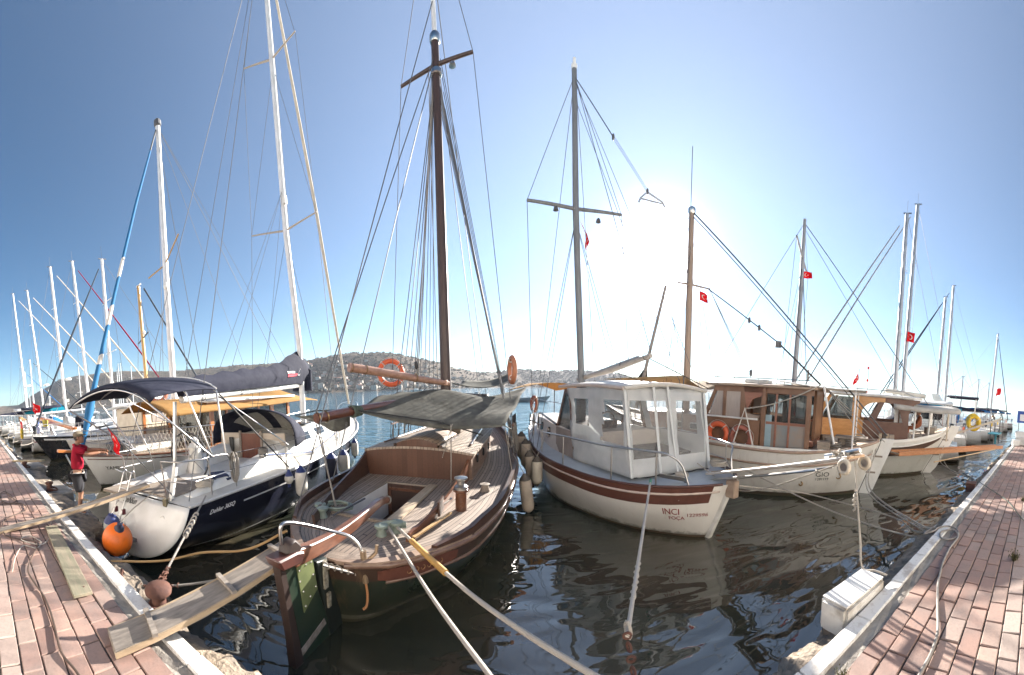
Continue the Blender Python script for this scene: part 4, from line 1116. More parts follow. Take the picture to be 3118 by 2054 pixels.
    for v in (.2, .44): lm.tube(spline([(-.06, v, 1.4), (-.12, v, 1.42), (-.3, v, 1.0), (-.55, v, .44)], 4), .014, 8)
    lm.tube([(-.06, .2, 1.4), (-.06, .44, 1.4)], .014, 8)
    for f in (.28, .5, .72, .95): 
        p = Vector((-.12, .2, 1.42)).lerp(Vector((-.55, .2, .44)), f); lm.tube([p, p + Vector((0, .24, 0))], .012, 7)
    lm.build('boarding_ladder', STEEL, t, smooth=60)
    for v in (.2, .44): MB().box((-.36, v, .78), (.07, .05, .1)).build('ladder_strap', mat('dark_red_strap', (.12, .02, .025), None, rough=.8), t, bevel=.01)
    MB().torus((-.17, -.62, .78), .045, .014, (1, .1, -.3), 16, 6).build('exhaust_port', STEEL, t)
    MB().box((-.02, .75, 1.02), (.5, .5, .05), .1).build('passerelle_pad', TANW, t, bevel=.01)
    MB().box((-.05, -.58, .9), (.05, .09, .34)).build('outboard_pad', mat('olive_pad', (.14, .12, .07), None, rough=.7), t)
    MB().tube([(.28, -.62, 2.62), (.2, -.6, 1.62), (.06, -.58, .98)], .032, 9).build('stern_pole', STEEL, t)
    MB().tube([(.2, -.6, 1.55), (.08, -.58, 1.05)], .045, 9).build('pole_socket', W_GEL, t)
    # bimini: frame and canopy
    def bim(a, c):
        u = lerp(-.45, 1.0, a); v = lerp(1.65, -1.0, c)
        z = 2.68 + .3 * math.sin(math.pi * min(1, max(0, c))) ** .75 + .06 * math.sin(math.pi * (a * .8 + .1)) + .08 * a - .06 * (a < .02)
        return (u - .1 * (2*c-1)**2, v, z)
    MB().grid(bim, 14, 18).build('bimini_canopy', NAVYC, t, smooth=70, solid=.02)
    MB().tube([Vector(bim(1, c / 18)) + Vector((.012, 0, .012)) for c in range(9, 19)], .016, 6).build('bimini_piping', W_GEL, t)
    for a in (0, .5, 1):
        P = [(.6 if a < .9 else .95, 1.08, 1.68)] + [Vector(bim(a, c / 12)) + Vector((0, 0, -.03)) for c in range(13)] + [(.6 if a < .9 else .95, -1.08, 1.68)]
        MB().tube(P, .016, 8).build('bimini_hoop', STEEL, t, smooth=70)
    for s_ in (1, -1): MB().tube([(.95, 1.6 if s_ > 0 else -.98, 2.68), (3.0, s_*1.2, 1.5)], .012, 6).build('bimini_strut', STEEL, t)
    MB().tube([(1.0, -.98, 2.7), (2.4, -1.5, 1.15)], .014, 6).build('bimini_strap', DARK, t)
    # sprayhood with clear window
    def hood(a, c):
        g = math.pi * c
        u = lerp(3.3, 4.85, a); w = lerp(1.22, .8, a ** 1.3); h = lerp(.9, .1, a ** 2.2)
        return (u, w * math.cos(g), 1.4 + h * math.sin(g) ** .55)
    mb = MB(); mb.grid(hood, 10, 20)
    mb.mi = [1 if (4 <= i // 20 <= 8 and (3 <= i % 20 <= 8 or 11 <= i % 20 <= 16)) else 0 for i in range(len(mb.f))]
    mb.build('sprayhood', [NAVYC, mat('grey_vinyl_window', (.4, .39, .36), (.3, .3, .28), 4, .25)], t, smooth=60, solid=.012)
    # winches, coiled ropes
    for (u, v) in ((2.45, -.88), (2.45, .88), (3.55, -.72)):
        wz = 1.34 if u < 3 else 1.5
        wn_ = MB().lathe([(.09, wz), (.09, wz + .04), (.06, wz + .07), (.06, wz + .13), (.085, wz + .15), (.085, wz + .18), (.02, wz + .19)], (u, v, 0), 16).build('winch', mat('dark_chrome', (.2, .2, .2), None, rough=.25, metal=1), t, smooth=50)
        MB().tube([(u + .1 * math.cos(a * .7), v + .1 * math.sin(a * .7), wz + .05 + .003 * a) for a in range(36)], .012, 5).build('rope_turns', ROPEG, wn_, smooth=80)
    for k in range(3):
        MB().tube([(2.5, -.9 - .03*k, 1.36), (4.2, -1.15 - .05*k, H.z(4.2) + .03), (7.5, -1.0 + .1*k, H.z(7.5) + .03)], .011, 5).build('deck_line', (ROPEG, ROPE, mat('blue_line', (.04, .1, .3), None, rough=.8))[k], t)
    for (u, v) in ((4.1, -1.32), (6.0, -1.3), (8.0, -.95)): MB().box((u, v, H.z(u) + .05), (.16, .05, .05), .1).build('deck_cleat', STEEL, t, bevel=.01)
    for k in range(7): MB().tube([(3.5 + .02*k, -.5 + .16*k, 1.58), (4.4, -.4 + .13*k, 1.62), (5.6, -.3 + .02*k, 1.66)], .009, 4).build('control_line', (ROPEG, ROPE, DARK)[k % 3], t)
    for (u, v, a) in ((2.0, .75, .3), (1.3, -.6, .9)): MB().box((u, v, 1.14), (.5, .36, .12), a).build('seat_cushion', mat('navy_cushion', (.03, .04, .09), None, rough=.9), t, bevel=.04, seg=2)
    # mast, boom, sail cover, rigging
    ms = MB().tube([(5.75, -.3, 1.6), (5.75, -.29, 4.0), (5.78, -.02, 7.4), (5.8, .14, 12.2), (5.8, .26, 16.4)], [.085, .085, .082, .078, .065], 14).build('mast', ALU, t, smooth=60)
    for zz, yy, a, b_ in ((7.45, -.02, 1.08, -1.1), (12.3, .14, 1.0, -.72)):
        MB().tube([(5.62, a, zz + .1), (5.78, yy, zz), (5.62, b_, zz + .18)], [.018, .03, .018], 7).build('spreader', mat('weathered_alloy', (.4, .34, .28), None, rough=.5, metal=.3), ms)
    MB().box((5.66, -.1, 8.25), (.1, .1, .22)).build('steaming_light', W_GEL, ms)
    bo = MB().tube([(1.05, -.02, 2.66), (3.5, -.05, 2.76), (5.62, -.22, 2.86)], .085, 14).build('boom', W_GEL, t, smooth=60)
    MB().sphere((1.03, -.02, 2.66), (.04, .08, .09), 10, 6).build('boom_end_cap', W_GEL, bo)
    for u in (1.6, 2.9, 4.3): MB().torus((u, -.03 - .03 * u / 3, 2.66 + .045 * (u - 1)), .09, .008, (1, 0, 0), 16, 5).build('boom_band', WIRE, bo)
    rings = []
    for i in range(33):
        u = lerp(1.0, 6.1, i / 32); f = (u - 1) / 4.9; zb = 2.72 + .045 * (u - 1); h = tab([(1, .3), (2.5, .42), (4.2, .52), (5.0, .72), (5.6, .92), (5.95, .86), (6.15, .6)], u); y = -.03 - .2 * f; w = lerp(.13, .22, f)
        drop = .14 * max(0, (u - 5.45) / .6)
        k = .02 * math.sin(u * 14) * f
        rings.append([(u, y + w * .6, zb - .02 - drop), (u, y + w + k, zb + h * .35), (u, y + w * .75 - k, zb + h * .7), (u, y, zb + h + .03 * math.sin(u*9)), (u, y - w * .75 + k, zb + h * .7), (u, y - w - k, zb + h * .35), (u, y - w * .6, zb - .02 - drop)])
    sc = MB().loft(rings, True, True).build('sail_cover', NAVYC, t, smooth=60)
    mb = MB()
    for k in range(9):
        a = -1.2 + k * .3; mb.tube([(5.95 + .1 * math.sin(k), -.22 + .24 * math.cos(a + 1.5), 3.55 - .03*k), (6.0 + .12 * math.cos(k * 2.1), -.22 + .27 * math.cos(a + 1.5), 2.68)], [.07, .1], 7)
    mb.build('cover_folds', NAVYC, sc, smooth=70)
    # sailmaker's patch: white line of small letters over a red bar, pointed mark
    def cov(x, y, d):
        u = 4.72 + x; f = (u - 1) / 4.9; zb = 2.72 + .045 * (u - 1); h = tab([(1, .3), (2.5, .42), (4.2, .52), (5.0, .72), (5.6, .92), (5.95, .86)], u); yy = -.03 - .2 * f; w = lerp(.13, .22, f)
        z = zb + .28 + y; q = (z - zb) / h
        v = (w * (1 - .25 * (q - .35) / .35)) if q > .35 else w * (.6 + .4 * q / .35)
        return Vector((u, yy - v - .012 - d, z))
    lettering('TEK TRP GROUP', WHTP, sc, cov, .085, 'cover_lettering', .15, sx=.62)
    MB().slab([cov(0, -.1, 0), cov(.5, -.08, 0), cov(.53, -.01, 0), cov(.02, -.02, 0)], (0, -.012, 0)).build('cover_red_bar', mat('red_patch', (.55, .03, .06), None, rough=.7), sc)
    mb = MB(); mb.tube([cov(.58, -.06, 0), cov(.72, .12, 0), cov(.7, -.06, 0), cov(.58, -.06, 0)], .012, 5); mb.build('cover_emblem', WHTP, sc)
    # stays
    fs = MB().tube([(11.35, 0, 2.0), (8.38, 0, 9.15), (5.85, .18, 15.6)], [.045, .06, .035], 9).build('furled_genoa', cloth('furled_sail_cloth', (.62, .55, .45), (.5, .45, .38), 5, transl=.1), t, smooth=70)
    MB().lathe([(.07, 1.62), (.08, 1.68), (.03, 1.72), (.03, 1.8), (.08, 1.83), (.07, 1.88)], (11.42, 0, 0), 12).build('furling_drum', DARK, t)
    wire(t, 'backstay', WIRE, (.12, -.95, 1.05), (5.75, .2, 15.9), .006); wire(t, 'backstay', WIRE, (.1, .95, 1.05), (5.75, .2, 15.9), .006)
    for a, b_ in ((1, 0), (-1, 1)):
        ch = (5.6, a * 1.5, 1.15); sp1 = (5.62, 1.08 if a > 0 else -1.1, 7.55); sp2 = (5.62, 1.0 if a > 0 else -.72, 12.4)
        wire(t, 'shroud', WIRE, ch, sp1, .006); wire(t, 'shroud', WIRE, sp1, sp2, .005); wire(t, 'shroud', WIRE, sp2, (5.8, .24, 16), .005)
        wire(t, 'shroud', WIRE, (5.45, a * 1.45, 1.15), (5.78, -.02, 7.3), .005); wire(t, 'shroud', WIRE, sp1, (5.8, .12, 12.1), .005)
    wire(t, 'topping_lift', WIRE, (1.05, -.02, 2.75), (5.75, .24, 15.8), .005)
    wire(t, 'lazy_jack', WIRE, (2.4, -.2, 3.2), (5.75, 0, 8.6), .004); wire(t, 'lazy_jack', WIRE, (3.8, -.3, 3.35), (5.75, 0, 8.6), .004)
    wire(t, 'lazy_jack', WIRE, (2.4, .15, 3.2), (5.75, 0, 8.6), .004)
    for k in range(3): wire(t, 'halyard', ROPEG, (5.9, -.25 + .06 * k, 2.6), (5.86, .1 + .04*k, 13), .005)
    # lettering: the name on the transom and the type mark on the topside
    def on_tr(x, y, d):
        z = .86 + y + .05 * x; vv = .52 - x; w = H.pt(0, z, 1).y; p = tr((vv / w + 1) / 2, (1 - z) / .9)
        return Vector((p[0] - .012 - d, vv, z))
    lettering('SunNSun', BLKP, t, on_tr, .13, 'boat_name', .25, sx=.85)
    def on_side(x, y, d): return H.pt(.42 + x, .80 + y + .018 * x, -1, .004 + d)
    lettering('Dehler 36SQ', WHTP, t, on_side, .1, 'hull_mark', .3, sx=1.0)
    return t, H
navy, SNH = make_navy_yacht()

def make_navy_gear():
    w = SN.w
    for i, (u, v, z, L, r, bm_, lab) in enumerate(((2.33, -1.8, .88, .66, .12, FNW, 'white fender with blue top hanging nearest the stern of the navy yacht'),
            (3.82, -1.88, .8, .78, .15, NAVYC, 'dark covered fender against the side of the navy yacht'), (4.72, -1.88, .76, .66, .15, FNW, 'fat white fender with blue top beside the dark covered one'),
            (6.2, -1.75, .86, .6, .11, FNW, 'white fender with blue ends farthest forward on the navy yacht'), (2.2, -1.6, .98, .34, .09, FNW, 'short white fender tucked behind the nearest blue-topped fender'))):
        fender(lab, 'fenders along the navy yacht', w(u, v, z), L, r, bm_, FNB, w(u - .03, v + .3, 1.65))
    # big round orange buoy and a white and blue one squeezed behind it
    o = thing('round_fender', 'big round orange rubber buoy between the white transom and the quay', 'fender', (-4.72, 1.86, .6))
    MB().sphere((0, 0, 0), (.235, .235, .25), 28, 16).build('body', ORB, o, smooth=80)
    MB().lathe([(.1, .2), (.06, .26), (.045, .3), (.045, .34), (.02, .35)], (0, 0, 0), 14, Matrix.Rotation(.5, 3, 'Y')).build('neck', mat('dark_blue_rubber', (.02, .025, .05), None, rough=.5), o, smooth=60)
    MB().tube([(.16, 0, .3), (.25, .2, .5), (.35, .5, .7)], .01, 6).build('hanging_line', ROPEG, o)
    fender('pale fender with blue top squeezed between quay and transom beside the orange buoy', 'fenders along the navy yacht', (-5.3, 2.02, .52), .62, .15, mat('pale_grey_fender', (.5, .52, .5), (.4, .42, .4), 5, .5), FNB, (-5.35, 2.2, 1.0), tilt=(.12, .2))
    # ensign on its staff
    p = w(-.05, .98, 2.2); sv = w(.0, -.35, 1.35) - p
    flag('red flag with white crescent on the slanted staff of the navy yacht', p, (.12, .12, -1), sv, .38, .3, [sv * -.12, sv * .5, sv * 1.25], seed=2, fold=.1)
    coil('big coil of white rope lying on the aft deck of the navy yacht', w(.75, -.72, 1.1), .15, 5, .016, ROPE, 'rope coils', .1, 5)
    coil('hank of rope hanging from the lifeline of the navy yacht', w(1.05, -1.12, 1.42), .17, 5, .014, ROPEG, 'rope coils', .1, 6, axis='hang')
    # mooring line with rubber snubber and knotted loops, chain to the bollard
    a, b = w(.35, -1.1, 1.1), Vector((-2.86, 1.5, .82))
    o = thing('mooring_rope', 'grey mooring rope with knotted snubber and chain from the navy yacht to the rusty bollard', 'rope', a)
    d = b - a
    MB().tube([Vector((0, 0, 0)), d * .32], .013, 7).build('line', ROPEG, o); MB().tube([d * .5, d * .86], .013, 7).build('line', ROPEG, o)
    MB().tube([d * .3, d * .54], [.024, .026], 9).build('snubber', mat('dark_snubber', (.06, .06, .065), None, rough=.6), o)
    pts = [d * lerp(.29, .55, k / 44) + Vector((.045 * math.cos(k * .75), .03 * math.sin(k * .75), .04 * math.sin(k * .75))) for k in range(45)]
    MB().tube(pts, .012, 6).build('knotted_turns', ROPE, o, smooth=80)
    ch = MB()
    for s_ in (-.05, .05):
        for k in range(9):
            c = d * lerp(.84, 1.0, k / 8) + Vector((s_ * (k / 8), 0, 0)); ch.torus(c, .02, .007, Vector((1, .3, 0)) if k % 2 else Vector((0, .5, 1)), 10, 5)
    ch.build('chain', RUST, o)
    # second line with chain to the ring at the wall
    q0, q1 = Vector((-3.62, 1.5, .5)), GU.w(-.35, .35, .98)
    o = thing('mooring_rope', 'grey rope ending in chain at the iron ring below the kerb, under the navy hull', 'rope', q0)
    pts = sag(q0, Vector((-2.35, 3.2, .72)), .08, 14)
    MB().tube([p - q0 for p in pts[3:]], .014, 7).build('line', ROPEG, o, smooth=80)
    ch = MB()
    for k in range(12):
        c = pts[0].lerp(pts[4], k / 11) - q0; ch.torus(c, .024, .008, (1, .6, 0) if k % 2 else (0, .4, 1), 10, 5)
    ch.build('chain', RUST, o)
    o = MB().torus((0, 0, 0), .085, .016, (.5, 1, .2), 20, 7).build('mooring_ring', RUST, None, smooth=80); o.location = (-3.72, 1.5, .56)
    tag(o, 'rusty iron mooring ring in the ledge beside the orange buoy', 'mooring ring')
make_navy_gear()

# ------------------------------------------------------------------ white double-ended motorsailer with grey canopy
def make_white_double_ender():
    t = thing('motor_sailer', 'white double-ended boat with brown band and grey clear-windowed canopy, lettered INCI', 'boat', IN.loc, IN.rz)
    H = Hull(9.0, [(0, .06), (.25, .5), (.6, .88), (1.28, 1.3), (2.35, 1.6), (3.6, 1.72), (4.8, 1.6), (6.3, 1.22), (7.8, .62), (9.0, .05)],
             [(0, 1.08), (2, .98), (4, 1.0), (6.5, 1.2), (9, 1.62)], [(0, .3), (.8, .45), (2, .66), (4, .82), (7, .6), (9, .25)], .8, .46, -.6)
    hm = layers('white_hull_paint', [(0, (.16, .055, .04)), (.045, (.76, .74, .7))], .35, 2.2, .25, .12)
    H.mesh(48, 14).build('hull', hm, t, smooth=60)
    bm = mat('brown_band_paint', (.13, .055, .04), (.1, .042, .032), 3, .4, coat=.25, stretch=(.5, 4, 4))
    lm = mat('pale_moulding', (.55, .46, .4), (.45, .37, .32), 5, .5)
    for s_ in (1, -1):
        H.band(.12, 8.9, lambda u: H.z(u) + .015, lambda u: H.z(u) - .32 + .02 * u / 9, .012, s_).build('brown_band', bm, t)
        H.strake(.05, 8.9, lambda u: H.z(u) - .115, .022, s_).build('pale_moulding', lm, t, smooth=70)
        H.strake(.05, 8.9, lambda u: H.z(u) + .02, .024, s_).build('gunwale', mat('dark_gunwale', (.09, .04, .032), None, rough=.4), t, smooth=70)
    dk = mat('pale_blue_deck', (.52, .57, .6), (.46, .5, .53), 3, .4)
    H.deck(.02, 8.9, .03, .02, .03).build('deck', dk, t)
    H.sternpost(.1, .05, .07, -.5, 1.12).build('stern_post', W_OLD, t, bevel=.015)
    MB().box((-.03, 0, 1.0), (.2, .15, .3)).build('post_cap', mat('tan_post_cap', (.36, .27, .2), (.28, .2, .15), 6, .6), t, bevel=.02)
    # cabin forward part in white and brown, slanted windscreen
    mb = MB(); rings = []
    for i in range(13):
        u = lerp(3.0, 7.6, i / 12); w = tab([(3, 1.08), (4.5, 1.12), (6, .98), (7.6, .45)], u); z = H.z(u); h = tab([(3, .62), (5, .62), (7.6, .32)], u)
        rings.append([(u, w, z - .04), (u, w - .05, z + h), (u, w*.5, z + h + .05), (u, -w*.5, z + h + .05), (u, -w + .05, z + h), (u, -w, z - .04)])
    ca = mb.loft(rings, True, True).build('cabin', mat('pinkish_white_cabin', (.62, .56, .52), (.53, .48, .45), 3, .4), t, smooth=35)
    for u in (5.1, 5.8): 
        for s_ in (1, -1): MB().lathe([(.11, -.02), (.11, .02), (.02, .022)], (u, s_ * (tab([(3, 1.08), (4.5, 1.12), (6, .98), (7.6, .45)], u) - .02), H.z(u) + .35), 14, Matrix.Diagonal((.75, 1, 1.3)).to_3x3() @ Matrix.Rotation(math.pi/2, 3, 'X')).build('porthole', DGLASS, ca)
    MB().tube([(4.5, 1.12, 1.68), (6.0, .96, 1.86), (7.5, .45, 1.7)], .03, 6).build('cabin_rubbing_strip', BROWN, ca)
    # wheelhouse posts, windscreen
    for s_ in (1, -1):
        MB().bar((4.62, s_*1.02, 1.62), (4.2, s_*1.0, 2.58), .07, .07).build('windscreen_post', VARN, t)
        MB().bar((3.5, s_*1.1, 1.02), (3.95, s_*1.04, 2.58), .06, .06).build('wheelhouse_post', VARN, t)
        MB().bar((4.25, s_*1.0, 2.5), (3.7, s_*1.05, 2.52), .05, .16).build('wheelhouse_top_board', VARN, t)
        MB().slab([(4.55, s_*1.03, 1.66), (4.2, s_*1.02, 2.48), (3.98, s_*1.04, 2.48), (3.75, s_*1.08, 1.62)], (0, s_*.012, 0)).build('side_window', GLASS, t)
        MB().slab([(4.55, s_*1.09, 1.0), (4.6, s_*1.07, 1.62), (3.7, s_*1.1, 1.6), (3.5, s_*1.12, 1.0)], (0, s_*.02, 0)).build('wheelhouse_side', mat('grey_brown_side', (.3, .25, .22), (.24, .2, .18), 3, .5), t)
    MB().slab([(4.66, 1.0, 1.62), (4.66, -1.0, 1.62), (4.24, -.98, 2.5), (4.24, .98, 2.5)], (.012, 0, .01)).build('windscreen', GLASS, t)
    # roof
    def roof(a, c): return (lerp(1.62, 4.5, a), lerp(1.12, -1.12, c) * (1 - .06 * a), 2.64 + .1 * math.sin(math.pi * c) + .05 * math.sin(math.pi * a))
    MB().grid(roof, 8, 10).build('canopy_roof', mat('white_roof', (.6, .58, .55), (.5, .48, .45), 3, .6), t, solid=.05)
    MB().tube([roof(0, c / 10) for c in range(11)] , .045, 7).build('roof_roll', WCLOTH, t)
    MB().tube([roof(a / 8, 0) for a in range(9)], .04, 7).build('roof_edge', mat('pale_moulding', (.55, .46, .4)), t); MB().tube([roof(a / 8, 1) for a in range(9)], .04, 7).build('roof_edge', mat('pale_moulding', (.55, .46, .4)), t)
    # the sewn canopy: panels of grey cloth with clear windows, each with its own frame of cloth
    def quad(c4, nx, ny, bul=.03):
        a, b, c, d = [Vector(p) for p in c4]; n = (b - a).cross(d - a).normalized()
        return lambda s_, r_: a.lerp(b, s_).lerp(d.lerp(c, s_), r_) + n * bul * math.sin(math.pi * s_) * math.sin(math.pi * r_) + n * .012 * math.sin(13 * s_ + 7 * r_) + n * .016 * math.sin(5 * s_ - 11 * r_ + 3 * s_ * r_) + n * .006 * math.sin(31 * r_ + 9 * s_)
    def panel(name, c4, wins, nx=24, ny=20):
        fn = quad(c4, nx, ny); mb = MB(); mb.grid(fn, nx, ny)
        mi = []
        for k in range(len(mb.f)):
            s_, r_ = (k // ny + .5) / nx, (k % ny + .5) / ny
            mi.append(1 if any(x0 + (r_ - y0) * sk < s_ < x1 + (r_ - y0) * sk2 and y0 < r_ < y1 for x0, x1, y0, y1, sk, sk2 in wins) else 0)
        mb.mi = mi
        return mb.build(name, [GREYC, CLEARV], t, smooth=70, solid=.006)
    aft0, aft1 = (1.36, 1.1, 1.05), (1.12, -.72, 1.05)
    panel('canopy_aft_panel', [aft0, aft1, (1.66, -1.06, 2.66), (1.66, 1.08, 2.66)], [(.05, .45, .2, .87, 0, 0), (.57, .95, .2, .87, 0, 0)])
    panel('canopy_side_panel', [(3.5, 1.14, 1.0), aft0, (1.66, 1.1, 2.66), (4.0, 1.06, 2.62)], [(.14, .4, .52, .85, 0, 0), (.6, .95, .36, .85, .25, 0)])
    panel('canopy_side_panel', [aft1, (3.5, -1.14, 1.0), (4.0, -1.06, 2.62), (1.66, -1.1, 2.66)], [(.12, .42, .4, .84, 0, 0), (.55, .86, .4, .84, 0, 0)])
    for a, b in (((1.36, 1.1, 1.06), (1.66, 1.1, 2.66)), ((1.26, .5, 1.06), (1.66, .42, 2.72)), ((1.22, .1, 1.06), (1.66, .06, 2.74)), ((1.12, -.72, 1.06), (1.66, -1.06, 2.66))):
        P = [Vector(a).lerp(Vector(b), k / 6) + Vector((-.035, 0.0, 0)) for k in range(7)]
        MB().tube(P, .03, 6, flat=.35).build('canopy_seam', mat('pale_seam_cloth', (.5, .52, .52), None, rough=.8), t, smooth=70)
    MB().tube([Vector(aft0).lerp(Vector(aft1), k / 12) + Vector((-.01, 0, -.005 + .012 * math.sin(k * 2))) for k in range(13)], .014, 5).build('canopy_lacing', DARK, t)
    # rolled blind, cockpit innards seen through the windows
    MB().box((2.7, .0, 1.15), (1.9, 1.9, .3)).build('cockpit_bench', mat('dark_bench', (.1, .085, .08), None, rough=.7), t)
    MB().box((2.6, 0, 1.02), (2.2, 2.0, .03)).build('cockpit_dark_sheet', mat('dark_bench', (.1, .085, .08)), t)  # added dark sheet over the pale deck, painting the canopy interior darker
    MB().box((3.6, .3, 1.6), (.25, .7, .5)).build('dashboard', BROWN, t)
    MB().torus((3.4, .35, 1.85), .24, .016, (1, 0, .35), 24, 6).build('steering_wheel', VARN, t)
    # rails both sides aft
    for s_ in (1, -1):
        vb = lambda u: H.b(u) - .1
        top = [(u, s_ * vb(u), 1.6) for u in (4.4, 3.1, 2.2, 1.65, .85)] + [(.62, s_*(vb(.7)), 1.56), (.52, s_*(vb(.5)), 1.4), (.42, s_*(vb(.42)), 1.06)]
        top[0] = (4.4, s_*vb(4.4), 1.52)
        MB().tube(spline(top, 4), .018, 8).build('rail', STEEL, t, smooth=70)
        for u in (4.4, 3.1, 1.65, .85): MB().tube([(u, s_*vb(u), H.z(u)), (u, s_*vb(u), 1.58)], .015, 7).build('rail_post', STEEL, t)
        if s_ < 0: MB().tube([(3.1, s_*vb(3.1), 1.3), (.85, s_*vb(.85), 1.26), (.45, s_*vb(.45), 1.15)], .012, 6).build('rail', STEEL, t)
        # bow rail and stanchions
        MB().tube([(6.2, s_*1.1, H.z(6.2)), (6.2, s_*1.12, 1.85), (7.5, s_*.68, 2.0), (8.8, 0, 2.15)], .014, 6).build('bow_rail', STEEL, t)
        MB().tube([(7.5, s_*.66, H.z(7.5)), (7.5, s_*.68, 2.0)], .012, 6).build('rail_post', STEEL, t)
    # deck fittings near the stern
    MB().bar((.5, .62, 1.16), (.95, .78, 1.16), .05, .06).build('deck_cleat', STEEL, t)
    MB().tube([(.55, .55, 1.08), (.55, .55, 1.18)], .03, 7).build('cleat_foot', STEEL, t)
    # mast and boom
    ms = MB().tube([(4.9, .2, 2.68), (4.9, .46, 7.2), (4.9, .57, 10.6)], [.095, .085, .065], 14).build('mast', mat('grey_wood_mast', (.19, .2, .21), (.14, .145, .15), 3, .5, stretch=(5, 5, .6)), t, smooth=60)
    MB().box((4.9, .2, 2.1), (.2, .2, 1.2)).build('mast_post', BROWN, t)
    MB().lathe([(.07, 0), (.08, .1), (.04, .14), (.04, .26), (.01, .28)], (4.9, .57, 10.55), 10).build('masthead_light', W_GEL, ms)
    MB().tube([(4.9, 1.8, 7.18), (4.9, .46, 7.25), (4.9, -.98, 7.5)], [.04, .05, .04], 8).build('crosstree', mat('grey_wood_mast', (.19, .2, .21)), ms)
    for v in (1.05, -.2): MB().lathe([(.01, .12), (.05, .08), (.07, 0), (.02, -.02)], (4.85, v, 7.06), 10).build('deck_light', WIRE, ms)
    bo = MB().tube([(2.2, .03, 3.34), (3.6, .06, 3.08), (5.2, .15, 2.86)], [.05, .075, .06], 12).build('boom', mat('pale_grey_spar', (.42, .37, .32), (.34, .3, .26), 4, .5), t, smooth=60)
    MB().tube([(2.6, .04, 3.34), (4.2, .1, 3.05)], .03, 7).build('boom_track', ALUG, bo)
    for u in (2.35, 3.2, 4.1): MB().torus((u, .05, 3.35 - (u - 2.2) * .165), .075, .008, (1, .02, -.17), 14, 5).build('boom_band', WIRE, bo)
    wire(t, 'boom_sheet', ROPED, (2.3, .03, 3.3), (1.4, -.95, 2.7), .008); wire(t, 'boom_sheet', ROPED, (3.4, .03, 3.0), (1.7, .4, 2.72), .006)
    top = (4.9, .56, 10.4)
    for s_ in (1, -1):
        tip = (4.9, 1.8, 7.18) if s_ > 0 else (4.9, -.98, 7.5)
        wire(t, 'shroud', WIRE, (4.9, s_*1.6, 1.05), tip, .006); wire(t, 'shroud', WIRE, tip, top, .006)
        for k in range(2): wire(t, 'shroud', WIRE, (4.6 + .5 * k, s_*1.62, 1.05), (4.9, .46, 7.0), .006)
        for k in range(3): MB().lathe([(.01, -.14), (.018, 0), (.018, .14), (.006, .2)], (4.5 + .3*k, s_*1.62, 1.75), 7).build('belaying_pin', DARK, t)
        MB().bar((4.35, s_*1.62, 1.72), (5.2, s_*1.6, 1.74), .04, .03).build('pin_rail', VARN, t)
    wire(t, 'backstay', WIRE, (2.2, .03, 3.4), top, .006); wire(t, 'forestay', WIRE, (8.9, 0, 1.65), top, .006)
    wire(t, 'halyard', WIRE, (4.7, -.1, 2.8), (4.9, .5, 10.2), .006); wire(t, 'halyard', WIRE, (1.7, -1.0, 2.7), (4.9, .5, 10.2), .005)
    wire(t, 'halyard', WIRE, (1.9, -.6, 2.75), (4.9, .48, 9.8), .005)
    # lifting bow swung out on its tackle
    wire(t, 'tackle_line', WIRE, top, (3.4, .33, 8.18), .009); blocktackle(t, (3.4, .33, 8.18), (3.4, -.69, 7.4), WIRE, .09)
    B = Vector((3.4, -.69, 7.38))
    MB().tube([B + Vector((0, .25, -.32)), B + Vector((0, .2, -.2)), B, B + Vector((0, -.5, -.05)), B + Vector((0, -.58, -.14))], .022, 6).build('lifting_bow', ALUG, t)
    MB().tube([B + Vector((0, .2, -.22)), B + Vector((0, -.5, -.09))], .018, 6).build('lifting_bow_bar', ALUG, t)
    wire(t, 'tackle_line', ROPEG, B + Vector((0, -.1, -.15)), (2.6, -1.5, 6.0), .004)
    # names on the quarter
    def on(u0, z0): return lambda x, y, d: H.pt(u0 - x, z0 + y, 1, .004 + d)
    lettering('INCI', REDP, t, on(.7, .52), .18, 'boat_name', 0, sx=.72)
    lettering('FO\u00c7A', REDP, t, on(.62, .41), .105, 'home_port', 0, sx=.85)
    lettering('1229596', REDP, t, on(.36, .475), .1, 'registration_number', 0, sx=.8)
    return t, H
incb, INH = make_white_double_ender()
# ------------------------------------------------------------------ brown wheelhouse boat and wood-cabin boat (right)
def deck_clutter(t, rnd, pts):
    for (u, v, z, k) in pts:
        if k == 0: MB().box((u, v, z + .12), (.34, .28, .24), rnd.random()).build('fish_box', mat('weathered_grey_wood', (.3, .25, .2)), t, bevel=.01)
        elif k == 1: MB().tube([(u + .16 * math.cos(a * .6) * (1 - a * .004), v + .14 * math.sin(a * .6), z + .02 + .006 * a) for a in range(34)], .016, 5).build('rope_heap', ROPEG, t, smooth=80)
        else: MB().lathe([(.11, 0), (.13, .22), (.13, .24), (.11, .24), (.1, .04)], (u, v, z), 12).build('bucket', mat('faded_bucket', (.35, .3, .26), None, rough=.6), t)

def double_ender_hull(t, L, B, S, tag_, stops, rs, u0):
    H = Hull(L, B, S, [(u0, .3), (.8, .5), (2, .7), (4, .84), (L*.75, .62), (L, .25)], .9, rs, -.6)
    H.mesh(44, 13, u0=u0).build('hull', layers(tag_ + '_hull_paint', stops, .4, 2.2, .2, .18), t, smooth=60)
    H.deck(u0 + .02, L - .1, .02, .03, .04).build('deck', mat('beige_deck', (.5, .4, .31), (.4, .32, .25), 4, .65), t)
    return H

